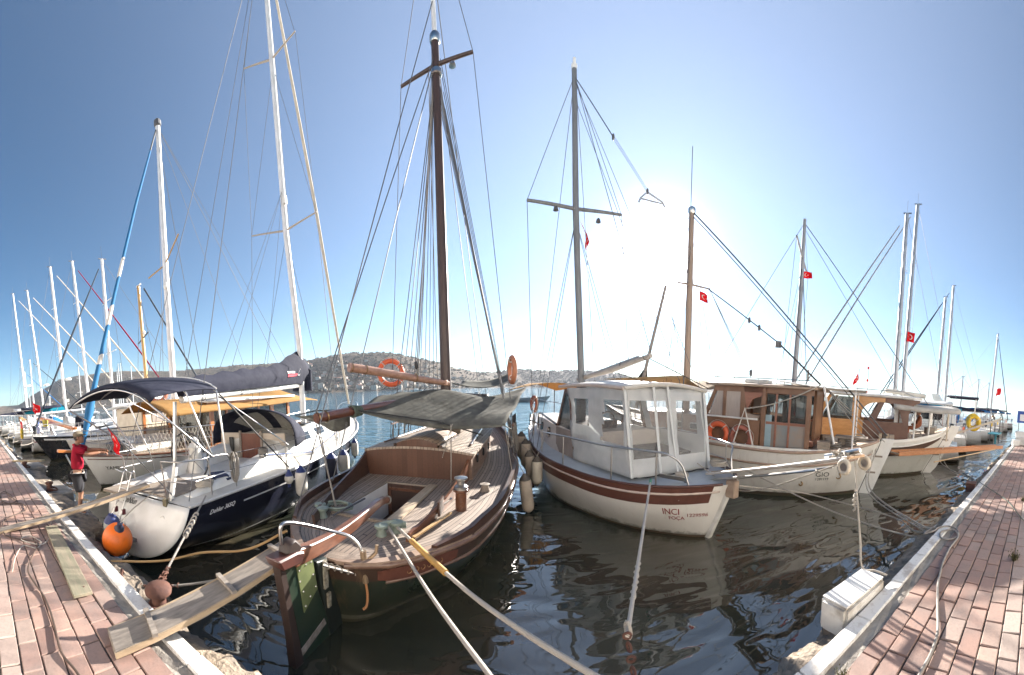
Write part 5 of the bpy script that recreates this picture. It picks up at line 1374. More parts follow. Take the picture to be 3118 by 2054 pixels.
def rudder(t, H, u0, zt, m, w=.36):
    """blade hung parallel to the raked stern, a dark gap between"""
    f = lambda z: H.pt(u0, min(z, H.z(u0)), 1).x
    H.sternpost(.1, .06, .03, -.5, H.z(u0) - .02, u0).build('stern_post', m, t)
    zs = [lerp(-.5, zt, k / 10) for k in range(11)]
    r = MB().slab([(f(z) - .055, -.04, z) for z in zs] + [(f(z) - .055 - w * (1 if z > .1 else .8), -.04, z) for z in reversed(zs)], (0, .08, 0)).build('rudder', m, t, bevel=.01)
    MB().slab([(f(z) - .02, -.02, z) for z in zs] + [(f(z) - .06, -.02, z) for z in reversed(zs)], (0, .04, 0)).build('rudder_gap_shade', DARK, r)  # solid black strip stands in for the shade in the gap
    for q in (.2, .62):
        z = lerp(zt - .3, .2, q); MB().box((f(z) - .12, 0, z), (.3, .105, .05)).build('pintle', mat('weathered_grey_wood', (.3, .25, .2)), r)
    return r

def make_brown_wheelhouse():
    t = thing('fishing_boat', 'white hulled fishing boat with brown wheelhouse and white rudder, lettered GIO', 'boat', GI.loc, GI.rz)
    H = double_ender_hull(t, 9.6, [(-.3, .06), (.1, .62), (.7, 1.12), (1.6, 1.5), (3, 1.72), (4.8, 1.7), (6.8, 1.3), (8.4, .65), (9.6, .05)],
             [(-.3, 1.55), (.8, 1.34), (2, 1.24), (4, 1.26), (7, 1.5), (9.6, 1.95)], 'wheelhouse_boat', [(0, (.1, .06, .045)), (.1, (.68, .66, .62))], .44, -.3)
    for s_ in (1, -1):
        H.strake(-.25, 9.5, lambda u: H.z(u) + .01, .04, s_).build('gunwale', mat('tan_gunwale', (.38, .27, .2), (.3, .21, .16), 5, .5), t, smooth=70)
        H.strake(-.2, 9.4, lambda u: H.z(u) - .34, .03, s_).build('rubbing_strake', mat('tan_gunwale', (.38, .27, .2)), t, smooth=70)
        H.bulwark(1.0, 9.4, .1, .06, s_).build('bulwark', W_OLD, t)
    rudder(t, H, -.3, 1.62, W_GEL)
    bw = mat('wheelhouse_brown', (.23, .125, .075), (.17, .09, .052), 2.5, .45, coat=.15)
    rw = mat('reddish_wood', (.3, .13, .085), (.23, .1, .065), 3, .4, coat=.2, stretch=(1, 4, 4))
    # forward trunk cabin with rectangular port, then the wheelhouse standing aft of it
    mb = MB(); rings = []
    for i in range(11):
        u = lerp(2.9, 7.2, i / 10); w = tab([(2.9, 1.26), (4.6, 1.24), (6, 1.0), (7.2, .5)], u); zt = tab([(2.9, 1.95), (4.8, 1.95), (7.2, 1.9)], u)
        rings.append([(u, w, H.z(u) - .05), (u, w - .05, zt), (u, w*.4, zt + .06), (u, -w*.4, zt + .06), (u, -w + .05, zt), (u, -w, H.z(u) - .05)])
    ca = mb.loft(rings, True, True).build('trunk_cabin', bw, t, smooth=35)
    for u in (4.85, 5.5):
        w = tab([(2.9, 1.26), (4.6, 1.24), (6, 1.0), (7.2, .5)], u)
        fr = MB().box((u, w - .015, 1.62), (.34, .05, .2)).build('port_frame', W_GEL, ca, bevel=.02); MB().box((u, w - .005, 1.62), (.28, .05, .145)).build('port_glass', DGLASS, fr)
    MB().tube([(4.75, 1.2, 1.97), (3.5, 1.25, 1.97), (2.95, 1.25, 1.97)], .028, 6).build('white_moulding', W_GEL, ca)
    # wheelhouse: posts, sills, windows
    V = 1.16
    for s_ in (1, -1):
        MB().slab([(4.62, s_*V, 1.97), (4.28, s_*V, 2.82), (4.2, s_*V, 2.82), (4.5, s_*V, 1.97)], (0, -s_*.06, 0)).build('front_post', bw, t)
        for u, w_ in ((3.98, .09), (3.42, .16), (2.86, .09)): MB().box((u, s_*(V - .03), 2.4), (w_, .06, .86)).build('window_post', bw, t)
        MB().box((2.9, s_*(V - .03), 2.76), (2.8, .07, .16)).build('top_board', bw, t)
        MB().slab([(3.42, s_*(V+.005), 2.84), (2.7, s_*(V+.005), 2.84), (2.86, s_*(V+.005), 2.6), (3.15, s_*(V+.005), 2.5), (3.3, s_*(V+.005), 2.2)], (0, -s_*.07, 0)).build('corner_bracket', rw, t)
        MB().slab([(4.46, s_*1.12, 1.98), (4.2, s_*1.12, 2.7), (3.5, s_*1.12, 2.7), (3.5, s_*1.12, 1.98)], (0, s_*.01, 0)).build('side_window', mat('curtained_glass', (.42, .36, .32), (.36, .31, .28), 9, .15, stretch=(6, 6, .3)), t)
        # after part of the house: tall glazed doors
        MB().box((2.82, s_*V, 1.95), (.1, .07, 1.75)).build('door_post', bw, t); MB().box((1.62, s_*1.12, 1.95), (.12, .08, 1.8)).build('door_post', bw, t)
        for u in (2.48, 2.12): MB().box((u, s_*1.13, 1.95), (.05, .05, 1.7)).build('door_stile', rw, t)
        MB().box((2.2, s_*1.12, 1.9), (1.1, .04, .07)).build('door_rail', rw, t); MB().box((2.2, s_*1.11, 1.5), (1.1, .02, .72)).build('door_panel', mat('blue_grey_panel', (.22, .24, .24), (.28, .22, .18), 2, .35), t)
        MB().box((2.2, s_*1.115, 2.3), (1.1, .008, .72)).build('door_glass', GLASS, t)
        MB().box((2.68, s_*1.125, 1.66), (.17, .02, .9)).build('blue_door_panel', mat('pale_blue_panel', (.3, .4, .45), (.24, .34, .38), 4, .4), t)
    MB().slab([(4.6, 1.1, 1.98), (4.6, -1.1, 1.98), (4.28, -1.1, 2.75), (4.28, 1.1, 2.75)], (.012, 0, 0)).build('windscreen', GLASS, t)
    MB().box((1.6, -.3, 2.1), (.08, 1.2, 1.5)).build('aft_wall', bw, t)
    MB().box((2.3, 0, 1.38), (1.6, 1.6, .14)).build('house_floor', rw, t)
    MB().grid(lambda a, c: (lerp(1.4, 4.5, a), lerp(1.3, -1.3, c), 2.86 + .07 * math.sin(math.pi * c)), 6, 10).build('wheelhouse_roof', mat('tan_roof_edge', (.4, .3, .22), (.33, .25, .19), 3, .6), t, solid=.06)
    MB().tube([(4.3, 1.2, 3.06), (1.5, 1.2, 3.06)], .014, 6).build('roof_rail', STEEL, t)
    for u in (4.2, 3.7, 3.0, 2.3, 1.6): MB().tube([(u, 1.2, 2.88), (u, 1.2, 3.06 + (.1 if u > 3.5 else 0))], .012, 6).build('roof_rail_post', STEEL, t)
    MB().box((3.3, .3, 3.0), (.7, .5, .12)).build('roof_hatch', W_OLD, t, bevel=.02)
    # white awning boards over the after deck
    MB().grid(lambda a, c: (lerp(2.6, .2, a), lerp(1.2, -1.2, c), 3.02 - .12 * a + .05 * math.sin(math.pi*c) - .05 * math.sin(math.pi*a)), 10, 8).build('aft_awning', WCLOTH, t, smooth=70, solid=.01)
    for (u, v) in ((.45, 1.0), (.45, -1.0)): MB().tube([(u, v, 1.25), (u, v * 1.05, 2.9)], .025, 7).build('awning_post', ALU, t)
    # derrick: an inverted V of white poles with a boom hung from it
    fr_ = MB().tube([(3.55, 1.55, 1.1), (3.3, 1.3, 2.24), (2.85, 1.6, 1.1)], .026, 7).build('davit_frame', mat('white_pole', (.66, .64, .6), (.55, .52, .48), 5, .5), t)
    MB().tube(sag((3.3, 1.3, 2.24), (1.3, 1.35, 2.98), .12), .018, 6).build('davit_line', ROPE, t, smooth=70)
    MB().tube([(1.25, 1.25, 2.95), (.9, 1.2, 1.5)], .03, 7).build('awning_pole', ALU, t)
    for k in range(3): wire(t, 'stay_line', ROPEG, (1.25, 1.2, 2.95), (.1 - .25*k, .5 + .1*k, 1.6), .009)
    deck_clutter(t, random.Random(4), [(.9, .7, 1.3, 1), (.7, .3, 1.34, 0), (1.2, .9, 1.28, 0), (.5, .5, 1.4, 1), (1.15, .2, 1.3, 2), (.3, .2, 1.5, 1), (1.3, -.5, 1.3, 0)])
    MB().box((.5, .35, 1.62), (.9, .5, .05)).build('after_board', mat('weathered_grey_wood', (.3, .25, .2)), t)
    # mast with crosstree and aerial
    mm = mat('sun_bleached_mast', (.34, .25, .19), (.27, .2, .15), 3, .5, stretch=(5, 5, .6))
    ms = MB().tube([(5.8, .18, 1.9), (5.8, .29, 6.0), (5.8, .36, 8.3)], [.12, .1, .08], 14).build('mast', mm, t, smooth=60)
    MB().tube([(5.8, .95, 5.86), (5.8, .29, 6.0), (5.8, -1.09, 6.23)], [.025, .035, .025], 7).build('crosstree', mm, ms)
    MB().tube([(5.78, .45, 8.3), (5.78, .5, 10.0)], .012, 5).build('aerial', WIRE, ms)
    MB().lathe([(.09, 0), (.12, .06), (.12, .16), (.09, .2)], (5.8, .35, 8.1), 12).build('mast_band', STEEL, ms)
    # slanted second spar with its small triangular block
    sp = MB().tube([(7.0, 1.3, 2.0), (6.4, .75, 5.9)], [.06, .045], 10).build('derrick_spar', mat('grey_spar', (.25, .22, .2), None, rough=.6), t)
    wire(t, 'spar_stay', WIRE, (6.4, .75, 5.9), (5.8, .2, 2.8), .006); wire(t, 'spar_stay', WIRE, (6.9, 1.2, 3.2), (4.6, 1.0, 2.9), .006)
    MB().slab([(6.95, 1.25, 3.0), (6.8, 1.05, 3.35), (6.8, 1.0, 2.95)], (.03, .03, 0)).build('spar_block', DARK, sp)
    # heavy running rigging down to the stern
    top = (5.8, .36, 8.2)
    wire(t, 'backstay', WIRE, top, (-.5, .05, 1.7), .016); wire(t, 'backstay', WIRE, (5.82, .36, 8.1), (-.3, .1, 1.75), .01)
    tk = (3.3, -.1, 4.4)
    wire(t, 'tackle_fall', ROPED, (5.8, -1.0, 6.2), (2.9, -.1, 4.2), .014); wire(t, 'tackle_fall', ROPED, (2.9, -.1, 4.2), (1.4, .9, 3.0), .02)
    for p in ((4.0, -.45, 4.95), (3.6, -.3, 4.68)): MB().sphere(p, (.05, .05, .1), 8, 6).build('block', WIRE, t)
    MB().box((2.9, -.1, 4.15), (.18, .16, .18), .4).build('tackle_box', WIRE, t)
    for k in range(3): wire(t, 'tackle_fall', ROPEG, (5.78, -1.05, 6.2), (3.6 + .06*k, .2, 3.2), .006)
    MB().sphere((3.6, .2, 3.25), (.05, .05, .12), 8, 6).build('block', WIRE, t)
    for s_ in (1, -1):
        for k in range(3): wire(t, 'shroud', WIRE, (5.3 + .4*k, s_*1.55, 1.4), (5.8, .3, 7.6 - .3*k), .005)
        wire(t, 'shroud', WIRE, (5.8, s_*1.6, 1.4), (5.8, .95 if s_ > 0 else -1.09, 5.86 if s_ > 0 else 6.23), .005); wire(t, 'shroud', WIRE, (5.8, .95 if s_ > 0 else -1.09, 5.86 if s_ > 0 else 6.23), top, .005)
    wire(t, 'forestay', WIRE, (9.5, 0, 1.95), top, .007)
    on = lambda u0, z0: (lambda x, y, d: H.pt(u0 - x, z0 + y, 1, .004 + d))
    lettering('GIO', mat('green_black_lettering', (.012, .02, .016), None, rough=.5), t, on(1.25, .63), .18, 'boat_name', 0, sx=1.15)
    lettering('1281119', mat('green_black_lettering', (.04, .055, .045)), t, on(1.25, .52), .105, 'registration_number', 0, sx=1.0)
    for (u, z, r_) in ((1.62, .42, .05), (.62, .63, .07), (1.5, .5, .0)):
        if r_: p = H.pt(u, z, 1, .01); MB().torus(p, r_, .018, (.3, 1, 0), 14, 6).build('hawse_ring', mat('dull_brass', (.3, .2, .1)), t)
    return t, H
brownb, GIH = make_brown_wheelhouse()

def make_wood_cabin_boat():
    t = thing('motor_sailer', 'white hulled boat with varnished orange wood cabin, arched openings and dark stripe, lettered MYRON', 'boat', HH.loc, HH.rz)
    H = double_ender_hull(t, 10.4, [(-.5, .06), (-.1, .6), (.6, 1.1), (1.6, 1.5), (3, 1.76), (5, 1.76), (7.4, 1.3), (9.2, .6), (10.4, .05)],
             [(-.5, 1.88), (.5, 1.52), (1.6, 1.33), (3, 1.26), (5, 1.32), (8, 1.6), (10.4, 2.0)], 'wood_cabin_boat', [(0, (.12, .07, .05)), (.08, (.68, .68, .64))], .7, -.5)
    for s_ in (1, -1):
        H.band(-.42, 10.2, lambda u: H.z(u) - .19, lambda u: H.z(u) - .52 + .16 * max(0, 1 - u / 1.2), .012, s_).build('dark_stripe', mat('dark_brown_stripe', (.1, .065, .05), (.07, .045, .036), 3, .4, coat=.2), t)
        H.bulwark(-.3, 10.2, .07, .07, s_).build('bulwark', W_GEL, t)
        H.strake(-.42, 10.3, lambda u: H.z(u) - .19, .022, s_).build('rubbing_strake', W_GEL, t, smooth=70)
    rudder(t, H, -.5, 1.95, W_GEL, .4)
    ow = mat('amber_wood_cabin', (.56, .29, .1), (.46, .22, .07), 3, .38, coat=.35, stretch=(1.2, 1.2, 4)); dw = mat('dark_cabin_wood', (.16, .075, .048), (.11, .05, .034), 3, .45, coat=.2)
    # trunk + slanted front of the cabin, arched open side
    V = 1.2
    for s_ in (1, -1):
        MB().slab([(4.95, s_*V, 1.28), (4.7, s_*V, 1.96), (2.95, s_*V, 1.96), (2.95, s_*V, 1.25)], (0, -s_*.06, 0)).build('cabin_side', ow, t)
        MB().lathe([(.16, -.03), (.16, .02), (.12, .03), (.12, -.01)], (4.55, s_*V, 1.66), 16, Matrix.Rotation(math.pi/2, 3, 'X')).build('porthole', DGLASS, t)
        MB().slab([(4.7, s_*V, 1.96), (4.22, s_*V, 2.82), (4.1, s_*V, 2.82), (4.5, s_*V, 1.96)], (0, -s_*.06, 0)).build('front_post', ow, t)
        MB().slab([(3.36, s_*V, 1.96), (3.36, s_*V, 2.82), (3.22, s_*V, 2.82), (3.05, s_*V, 1.96)], (0, -s_*.06, 0)).build('window_post', ow, t)
        MB().slab([(4.46, s_*1.17, 1.97), (4.08, s_*1.17, 2.78), (3.36, s_*1.17, 2.78), (3.36, s_*1.17, 1.97)], (0, s_*.01, 0)).build('side_window', GLASS, t)
        # arched dark opening: board with an arch cut from it
        arch = [(3.22, 2.82)] + [(3.08 - .55 * (1 - math.cos(k / 8 * math.pi / 2)) , 2.05 + .58 * math.sin(k / 8 * math.pi / 2)) for k in range(9)] + [(2.2, 2.66), (2.2, 2.82)]
        MB().slab([(u, s_*V, z) for u, z in arch], (0, -s_*.05, 0)).build('arched_board', ow, t)
        MB().slab([(2.2, s_*V, 2.82), (2.2, s_*V, 2.66), (1.9, s_*V, 2.62), (1.68, s_*V, 2.4), (1.5, s_*V, 1.9), (1.46, s_*V, 1.3), (1.3, s_*V, 1.3), (1.32, s_*V, 2.3), (1.15, s_*V, 2.64), (.95, s_*V, 2.72), (.95, s_*V, 2.82)], (0, -s_*.05, 0)).build('aft_arch_board', dw, t)
        MB().box((2.2, s_*(V - .03), 1.62), (1.5, .05, .7)).build('dark_side', dw, t)
        MB().slab([(2.75, s_*V, 1.96), (2.4, s_*V, 2.66), (2.22, s_*V, 2.66), (2.5, s_*V, 1.96)], (0, -s_*.05, 0)).build('leaning_post', dw, t)
    MB().slab([(4.62, 1.15, 1.97), (4.62, -1.15, 1.97), (4.18, -1.15, 2.78), (4.18, 1.15, 2.78)], (.012, 0, 0)).build('windscreen', GLASS, t)
    MB().box((4.9, 0, 1.6), (.1, 2.3, .7)).build('cabin_front', ow, t)
    MB().box((1.4, -.4, 2.0), (.06, 1.2, 1.4)).build('aft_wall', dw, t)
    mb = MB(); rings = []
    for i in range(9):
        u = lerp(4.9, 8.3, i / 8); w = tab([(4.9, 1.15), (6.5, .95), (8.3, .4)], u); rings.append([(u, w, H.z(u) - .05), (u, w - .05, H.z(u) + .42), (u, 0, H.z(u) + .5), (u, -w + .05, H.z(u) + .42), (u, -w, H.z(u) - .05)])
    mb.loft(rings, True, True).build('fore_cabin', ow, t, smooth=35)
    MB().grid(lambda a, c: (lerp(.9, 4.4, a), lerp(1.36, -1.36, c), 2.87 + .07 * math.sin(math.pi * c)), 6, 10).build('cabin_roof', W_OLD, t, solid=.07)
    MB().tube([(4.2, 1.25, 3.08), (1.6, 1.25, 3.08), (1.2, 1.25, 2.95)], .016, 6).build('roof_rail', STEEL, t)
    for u in (4.1, 3.2, 2.3, 1.6): MB().tube([(u, 1.25, 2.88), (u, 1.25, 3.08)], .013, 6).build('roof_rail_post', STEEL, t)
    MB().tube([(2.2, .2, 3.12), (.6, .1, 3.02)], .09, 10).build('furled_roll', WCLOTH, t, smooth=60)
    # white awning over the after deck on posts
    def aw(a, c): return (lerp(1.9, -.55, a), lerp(1.35, -1.2, c), 2.62 - .02 * a + .11 * math.sin(math.pi * c) - .05 * math.sin(math.pi * a))
    MB().grid(aw, 10, 10).build('aft_awning', WCLOTH, t, smooth=70, solid=.012)
    MB().grid(lambda a, c: Vector(aw(a, 0)) + Vector((0, .01, -.13 * c - .03 * abs(math.sin(a * 12)) * c)), 20, 2).build('awning_valance', WCLOTH, t, smooth=70, solid=.008)
    for (u, v) in ((1.1, 1.25), (-.3, .5), (.05, -1.1), (.5, .9)): MB().tube([(u, v, 1.35), (u, v, 2.6)], .035, 8).build('awning_post', CREAM if u < 0 else W_GEL, t)
    for u in (1.75, 1.55): MB().box((u, .9, 1.95), (.14, .08, 1.3)).build('door_stile', W_OLD, t)
    deck_clutter(t, random.Random(8), [(.9, .8, 1.5, 1), (.4, .5, 1.6, 0), (1.3, 1.0, 1.4, 1), (2.0, 1.35, 1.3, 0), (.2, .2, 1.68, 1)])
    for u in (2.3, 2.05): MB().box((u, 1.5, 1.45), (.1, .1, .26)).build('timber_bitt', mat('pale_plank', (.5, .4, .29)), t, bevel=.01)
    mm = mat('grey_wood_mast', (.19, .2, .21))
    ms = MB().tube([(6.0, -.69, 1.7), (6.0, -.95, 6.5), (6.0, -.78, 9.95)], [.12, .1, .07], 14).build('mast', mat('pale_grey_mast', (.3, .31, .33), (.24, .25, .27), 3, .5), t, smooth=60)
    MB().tube([(6.0, .4, 8.75), (6.0, -.95, 8.38), (6.0, -2.2, 8.1)], [.035, .05, .035], 8).build('crosstree', mat('pale_grey_mast', (.3, .31, .33)), ms)
    for s_ in (1, -1):
        tip = (6.0, .4, 8.75) if s_ > 0 else (6.0, -2.2, 8.1)
        wire(t, 'shroud', WIRE, (6.0, s_*1.65, 1.5), tip, .006); wire(t, 'shroud', WIRE, tip, (6, -.78, 9.8), .006)
        for k in range(3): wire(t, 'shroud', WIRE, (5.5 + .4*k, s_*1.7, 1.5), (6, -.9, 8.2), .006)
    wire(t, 'forestay', WIRE, (10.3, 0, 2.0), (6, -.78, 9.8), .008); wire(t, 'backstay', WIRE, (6, -.78, 9.8), (-.2, 0, 1.9), .012); wire(t, 'backstay', WIRE, (6, -.8, 9.6), (.5, -1.0, 1.6), .007)
    wire(t, 'halyard', WIRE, (5.4, -.7, 2.9), (5.98, -.9, 8.2), .01)
    MB().tube([(5.4 + .02 * math.sin(k), -.7 + .1 * math.cos(k * .8), 3.55 + .24 * math.sin(k * .8)) for k in range(22)], .012, 5).build('hanging_coil', ROPEG, t, smooth=80)
    lettering('MYRON', mat('worn_gold_lettering', (.3, .26, .2), None, rough=.6), t, lambda x, y, d: H.pt(1.75 - x, .92 + y, 1, .02 + d), .16, 'boat_name', .2, sx=1.1)
    return t, H
woodb, HHH = make_wood_cabin_boat()

def make_right_gear():
    w = GI.w
    a = math.atan2(*reversed(GI.h)) + math.pi / 2
    n = (-GI.h[1], GI.h[0], 0)
    lifebuoy('bright orange lifebuoy hanging near the white port frame on the brown wheelhouse boat', 'orange lifebuoys', w(4.05, 1.33, 1.5), n, .27, .075)
    lifebuoy('faded red lifebuoy with white bands on the brown wheelhouse, beside the bright orange one', 'orange lifebuoys', w(3.35, 1.36, 1.46), n, .27, .065, m=mat('faded_red', (.36, .12, .08), (.3, .1, .07), 5, .6))
    n = (-IN.h[1], IN.h[0], 0)
    lifebuoy('small lifebuoy on the foredeck of the white boat with the grey canopy', 'orange lifebuoys', IN.w(8.2, .35, 2.0), (1, .3, 0), .26, .06, m=mat('faded_red', (.36, .12, .08)))
    for i, (u, v, z, L, lab) in enumerate(((5.45, 1.75, 1.0, .8, 'beige fender at the pin rail of the white canopy boat, the farther one'), (4.93, 1.8, .88, .8, 'beige fender at the pin rail of the white canopy boat, the nearer one'), (3.95, 1.86, .66, .72, 'plump beige fender lying against the brown band of the white canopy boat'))):
        fender(lab, 'beige fenders between the two middle boats', IN.w(u, v, z), L, .135, FNK if i < 2 else mat('pale_cream_fender', (.6, .55, .45), (.5, .45, .37), 5, .6), mat('dark_fender_end', (.1, .085, .07)), IN.w(u + .05, v - .25, 1.5))
    # wheeled ladder gangway hung out over the stern of the canopy boat
    A, B = IN.w(.62, -.3, 1.1), Vector((3.5, 2.05, 1.97))
    g = thing('gangway', 'white ladder gangway with two wheels stretched out behind the white canopy boat', 'gangway', A)
    d = B - A; sd = Vector((-d.y, d.x, 0)).normalized() * .17
    pw = mat('white_gangway_paint', (.66, .6, .53), (.5, .42, .35), 5, .5)
    for s_ in (1, -1):
        MB().tube([sd*s_, sd*s_ + d * .5, sd*s_ + d], .024, 8).build('side_rail', pw, g)
        MB().tube([sd*s_ + Vector((0, 0, -.12)), sd*s_ + d * .85 + Vector((0, 0, -.1))], .016, 7).build('lower_rail', STEEL, g)
    for k in range(9):
        p = d * (k / 8); MB().bar(p - sd, p + sd, .05, .03).build('rung', pw if k % 2 else mat('tan_rung', (.5, .33, .2), None, rough=.6), g)
    MB().bar(d * .02 + Vector((0, 0, .03)), d * .5 + Vector((0, 0, .03)), .22, .02).build('tread_board', mat('pale_plank', (.5, .4, .29)), g)
    for s_ in (1, -1):
        c = d * 1.0 + sd * s_ * 1.3 + Vector((0, 0, -.1))
        wh = MB().torus(c, .07, .03, sd, 18, 8).build('wheel', mat('cream_tyre', (.6, .53, .42), None, rough=.6), g, smooth=80)
        MB().lathe([(.05, -.02), (.05, .02), (.02, .025)], c, 12, sd.to_track_quat('Z', 'Y').to_matrix()).build('hub', STEEL, wh)
    MB().tube([d * .95 + Vector((.16 * math.sin(k * 1.3), .12 * math.cos(k * .9), .05 + .05 * math.sin(k * 2.1))) for k in range(34)], .011, 5).build('tangled_line', ROPE, g, smooth=80)
    MB().tube([d * .85 + Vector((0, 0, .06)), d * 1.02 + Vector((0, 0, .07))], .03, 8).build('roller_bar', STEEL, g)
    rope('slack white line looping under the gangway of the white canopy boat', [IN.w(1.1, -.35, 1.2), IN.w(.3, -.3, .95), A + d * .4 + Vector((0, 0, -.35)), A + d * .95 + Vector((0, 0, -.05))], .011, ROPE, 'white mooring lines')
    rope('rope dropping from the gangway end to the white concrete block', [B + Vector((0, 0, -.05)), Vector((3.3, 1.86, 1.5)), Vector((3.24, 1.75, 1.1)), Vector((3.2, 1.68, .83)), Vector((3.26, 1.55, .81)), Vector((3.3, 1.42, .78))], .011, ROPE, 'white mooring lines')
    rope('knotted bundle of white line halfway down the rope below the gangway end', [Vector((3.31 + .02 * math.sin(k * 2.3), 1.9 + .02 * math.cos(k * 1.7), 1.62 - .016 * k)) for k in range(16)], .014, ROPE, 'white mooring lines')
    coil('coil of white rope on the stern deck of the white canopy boat by the gangway', IN.w(.85, -.72, 1.12), .16, 5, .016, ROPE, 'rope coils', .1, 9)
    coil('coil of white rope at the deck cleat of the white canopy boat', IN.w(.72, .5, 1.1), .11, 4, .016, ROPE, 'rope coils', .09, 11)
    # mooring line from the port quarter down to the quay, with its chain
    o = thing('mooring_rope', 'speckled white rope with eye splice and rusty chain in front of the white canopy boat', 'rope', (2.27, 4.95, 1.15))
    p0 = Vector(o.location); q = Vector((.745, 1.9, 1.06)); e = Vector((.7, 1.43, .73))
    MB().tube([Vector((0, 0, 0)), q - p0], .017, 8).build('line', ropemat('speckled_rope', (.66, .62, .56), (.25, .22, .2), 45), o)
    MB().tube([(q - p0) * .0, (q - p0) * .05], .024, 8).build('green_sleeve', mat('green_hose', (.05, .25, .17), None, rough=.5), o)
    MB().tube([(q - p0) * lerp(.74, .9, k / 20) + Vector((.014 * math.sin(k * 1.9), .014 * math.cos(k * 1.9), 0)) for k in range(21)], .016, 6).build('splice', ROPE, o, smooth=80)
    MB().torus((q - p0) * .985, .035, .012, (1, .2, .1), 12, 5, sq=1.6).build('eye', ROPE, o)
    ch = MB()
    for k in range(10):
        c = q.lerp(e, k / 9) - p0; ch.torus(c, .026, .009, (1, .2, 0) if k % 2 else (.2, 1, .3), 10, 5)
    ch.build('chain', RUST, o)
    for i, (pts, r, lab) in enumerate((([IN.w(.1, -.4, .95), Vector((6.2, 6.6, .35)) * .55 + Vector((6.37, 2.83, .3)) * .45, Vector((6.37, 2.83, .3)), Vector((5.75, 2.0, .35)), Vector((5.35, 1.5, .6))], .015, 'white mooring rope, upper of the two long lines to the quay on the right'),
            ([Vector((5.2, 6.2, .85)), Vector((5.53, 3.9, .42)), Vector((5.54, 2.2, .33)), Vector((5.3, 1.6, .5)), Vector((5.2, 1.4, .68))], .015, 'white mooring rope, lower of the two long lines to the quay on the right'),
            ([GI.w(-.2, .3, 1.35), Vector((6.9, 3.6, .66)), Vector((5.5, 1.88, .6)), Vector((5.25, 1.45, .68))], .017, 'double mooring line from the brown wheelhouse boat to the quay'),
            ([GI.w(-.1, .36, 1.3), Vector((6.8, 3.6, .62)), Vector((5.45, 1.9, .57)), Vector((5.2, 1.5, .64))], .012, 'thinner strand beside the double mooring line of the wheelhouse boat'),
            ([HH.w(-.2, .6, 1.2), Vector((11.4, 3.2, .7)), Vector((9.6, 1.6, .6))], .014, 'mooring rope with black spring from the wood-cabin boat to the quay'),
            ([HH.w(0, .5, 1.0), Vector((12.2, 3.0, .3)), Vector((11.9, 2.2, .25)), Vector((10.6, 1.5, .55))], .01, 'slack pale line hanging from the stern of the wood-cabin boat'))):
        rope(lab, pts, r, ROPE, 'white mooring lines')
    o = MB().tube([Vector((9.7, 1.68, .6)).lerp(Vector((10.35, 2.15, .62)), k / 60) + Vector((.03 * math.cos(k * .9), 0, .045 * math.sin(k * .9))) for k in range(61)], .012, 5).build('mooring_spring', DARK, None, smooth=80)
    tag(o, 'black coil spring on the mooring line by the brown post at the right quay', 'spring')
    # long wooden ladder gangplank of the wood-cabin boat
    A, B = HH.w(1.2, 1.35, 1.12), Vector((16.0, 1.7, 1.02))
    A = Vector((10.15, 4.45, 1.02))
    g = thing('gangplank', 'long orange wooden ladder gangplank reaching from the wood-cabin boat to the quay', 'gangplank', A)
    d = B - A; sd = Vector((-d.y, d.x, 0)).normalized() * .2
    ob = mat('orange_plank_wood', (.45, .2, .085), (.36, .15, .06), 4, .5, stretch=(2, 2, 6))
    for s_ in (1, -1): MB().bar(sd*s_, sd*s_ + d, .05, .15).build('side_rail', ob, g)
    for k in range(9): MB().bar(d*(k/8 + .0) - sd, d*(k/8) + sd, .06, .04).build('rung', mat('pale_plank', (.5, .4, .29)), g)
    MB().bar(Vector((0, 0, -.05)), d + Vector((0, 0, -.05)), .34, .02).build('tread_board', ob, g)
    # cream ladder of a farther boat, hoisted at a slant
    A, B = Vector((15.56, 3.71, 1.49)), Vector((15.91, 1.7, 2.34))
    g = thing('gangway', 'cream ladder gangway hoisted at a slant in front of the yellow lifebuoys', 'gangway', A); d = B - A; sd = Vector((.95, .25, 0)) * .16
    for s_ in (1, -1): MB().bar(sd*s_, sd*s_ + d, .04, .07).build('side_rail', CREAM, g)
    for k in range(13): MB().bar(d*(k/12) - sd, d*(k/12) + sd, .05, .03).build('rung', CREAM, g)
    o = MB().tube([Vector((16.2, 1.6, .95)), Vector((9.9, 3.0, .95))], .02, 6).build('boat_pole', mat('pale_pole', (.5, .33, .16)), None); tag(o, 'thin pale pole lying under the long orange gangplank', 'pole')
    # flags on the right
    flag('red flag with white crescent under the crosstree of the white canopy boat', IN.w(4.9, .28, 7.0), (.25, .35, -.55), (.3, -.1, -1), .36, .34, None, 1)
    flag('faded red flag with white crescent under the crosstree of the brown wheelhouse boat', GI.w(5.8, -.35, 5.95), (.6, -.3, -.05), (.1, 0, -1), .27, .29, None, 3)
    flag('red flag with white crescent high on the mast of the wood-cabin boat', HH.w(6.0, -1.1, 7.95), (.75, -.5, .25), (.1, 0, -1), .4, .28, None, 4)
    # white concrete block built on to the kerb
    wb = mat('whitewashed_concrete', (.66, .64, .6), (.3, .26, .21), 2.6, .85, bump=.6, bsc=14, lo=.44, hi=.6)
    b = thing('concrete_block', 'whitewashed concrete block standing off the kerb on the right of the quay', 'concrete block', (2.85, 1.56, .4), .0)
    MB().box((0, 0, .26), (.72, .3, .3), R(-2)).build('block', wb, b, bevel=.03, seg=2)
    MB().box((0, 0, .415), (.68, .27, .012), R(-2)).build('painted_top', mat('white_block_top', (.76, .75, .72), (.6, .57, .52), 3, .8, bump=.3, lo=.55, hi=.75), b)
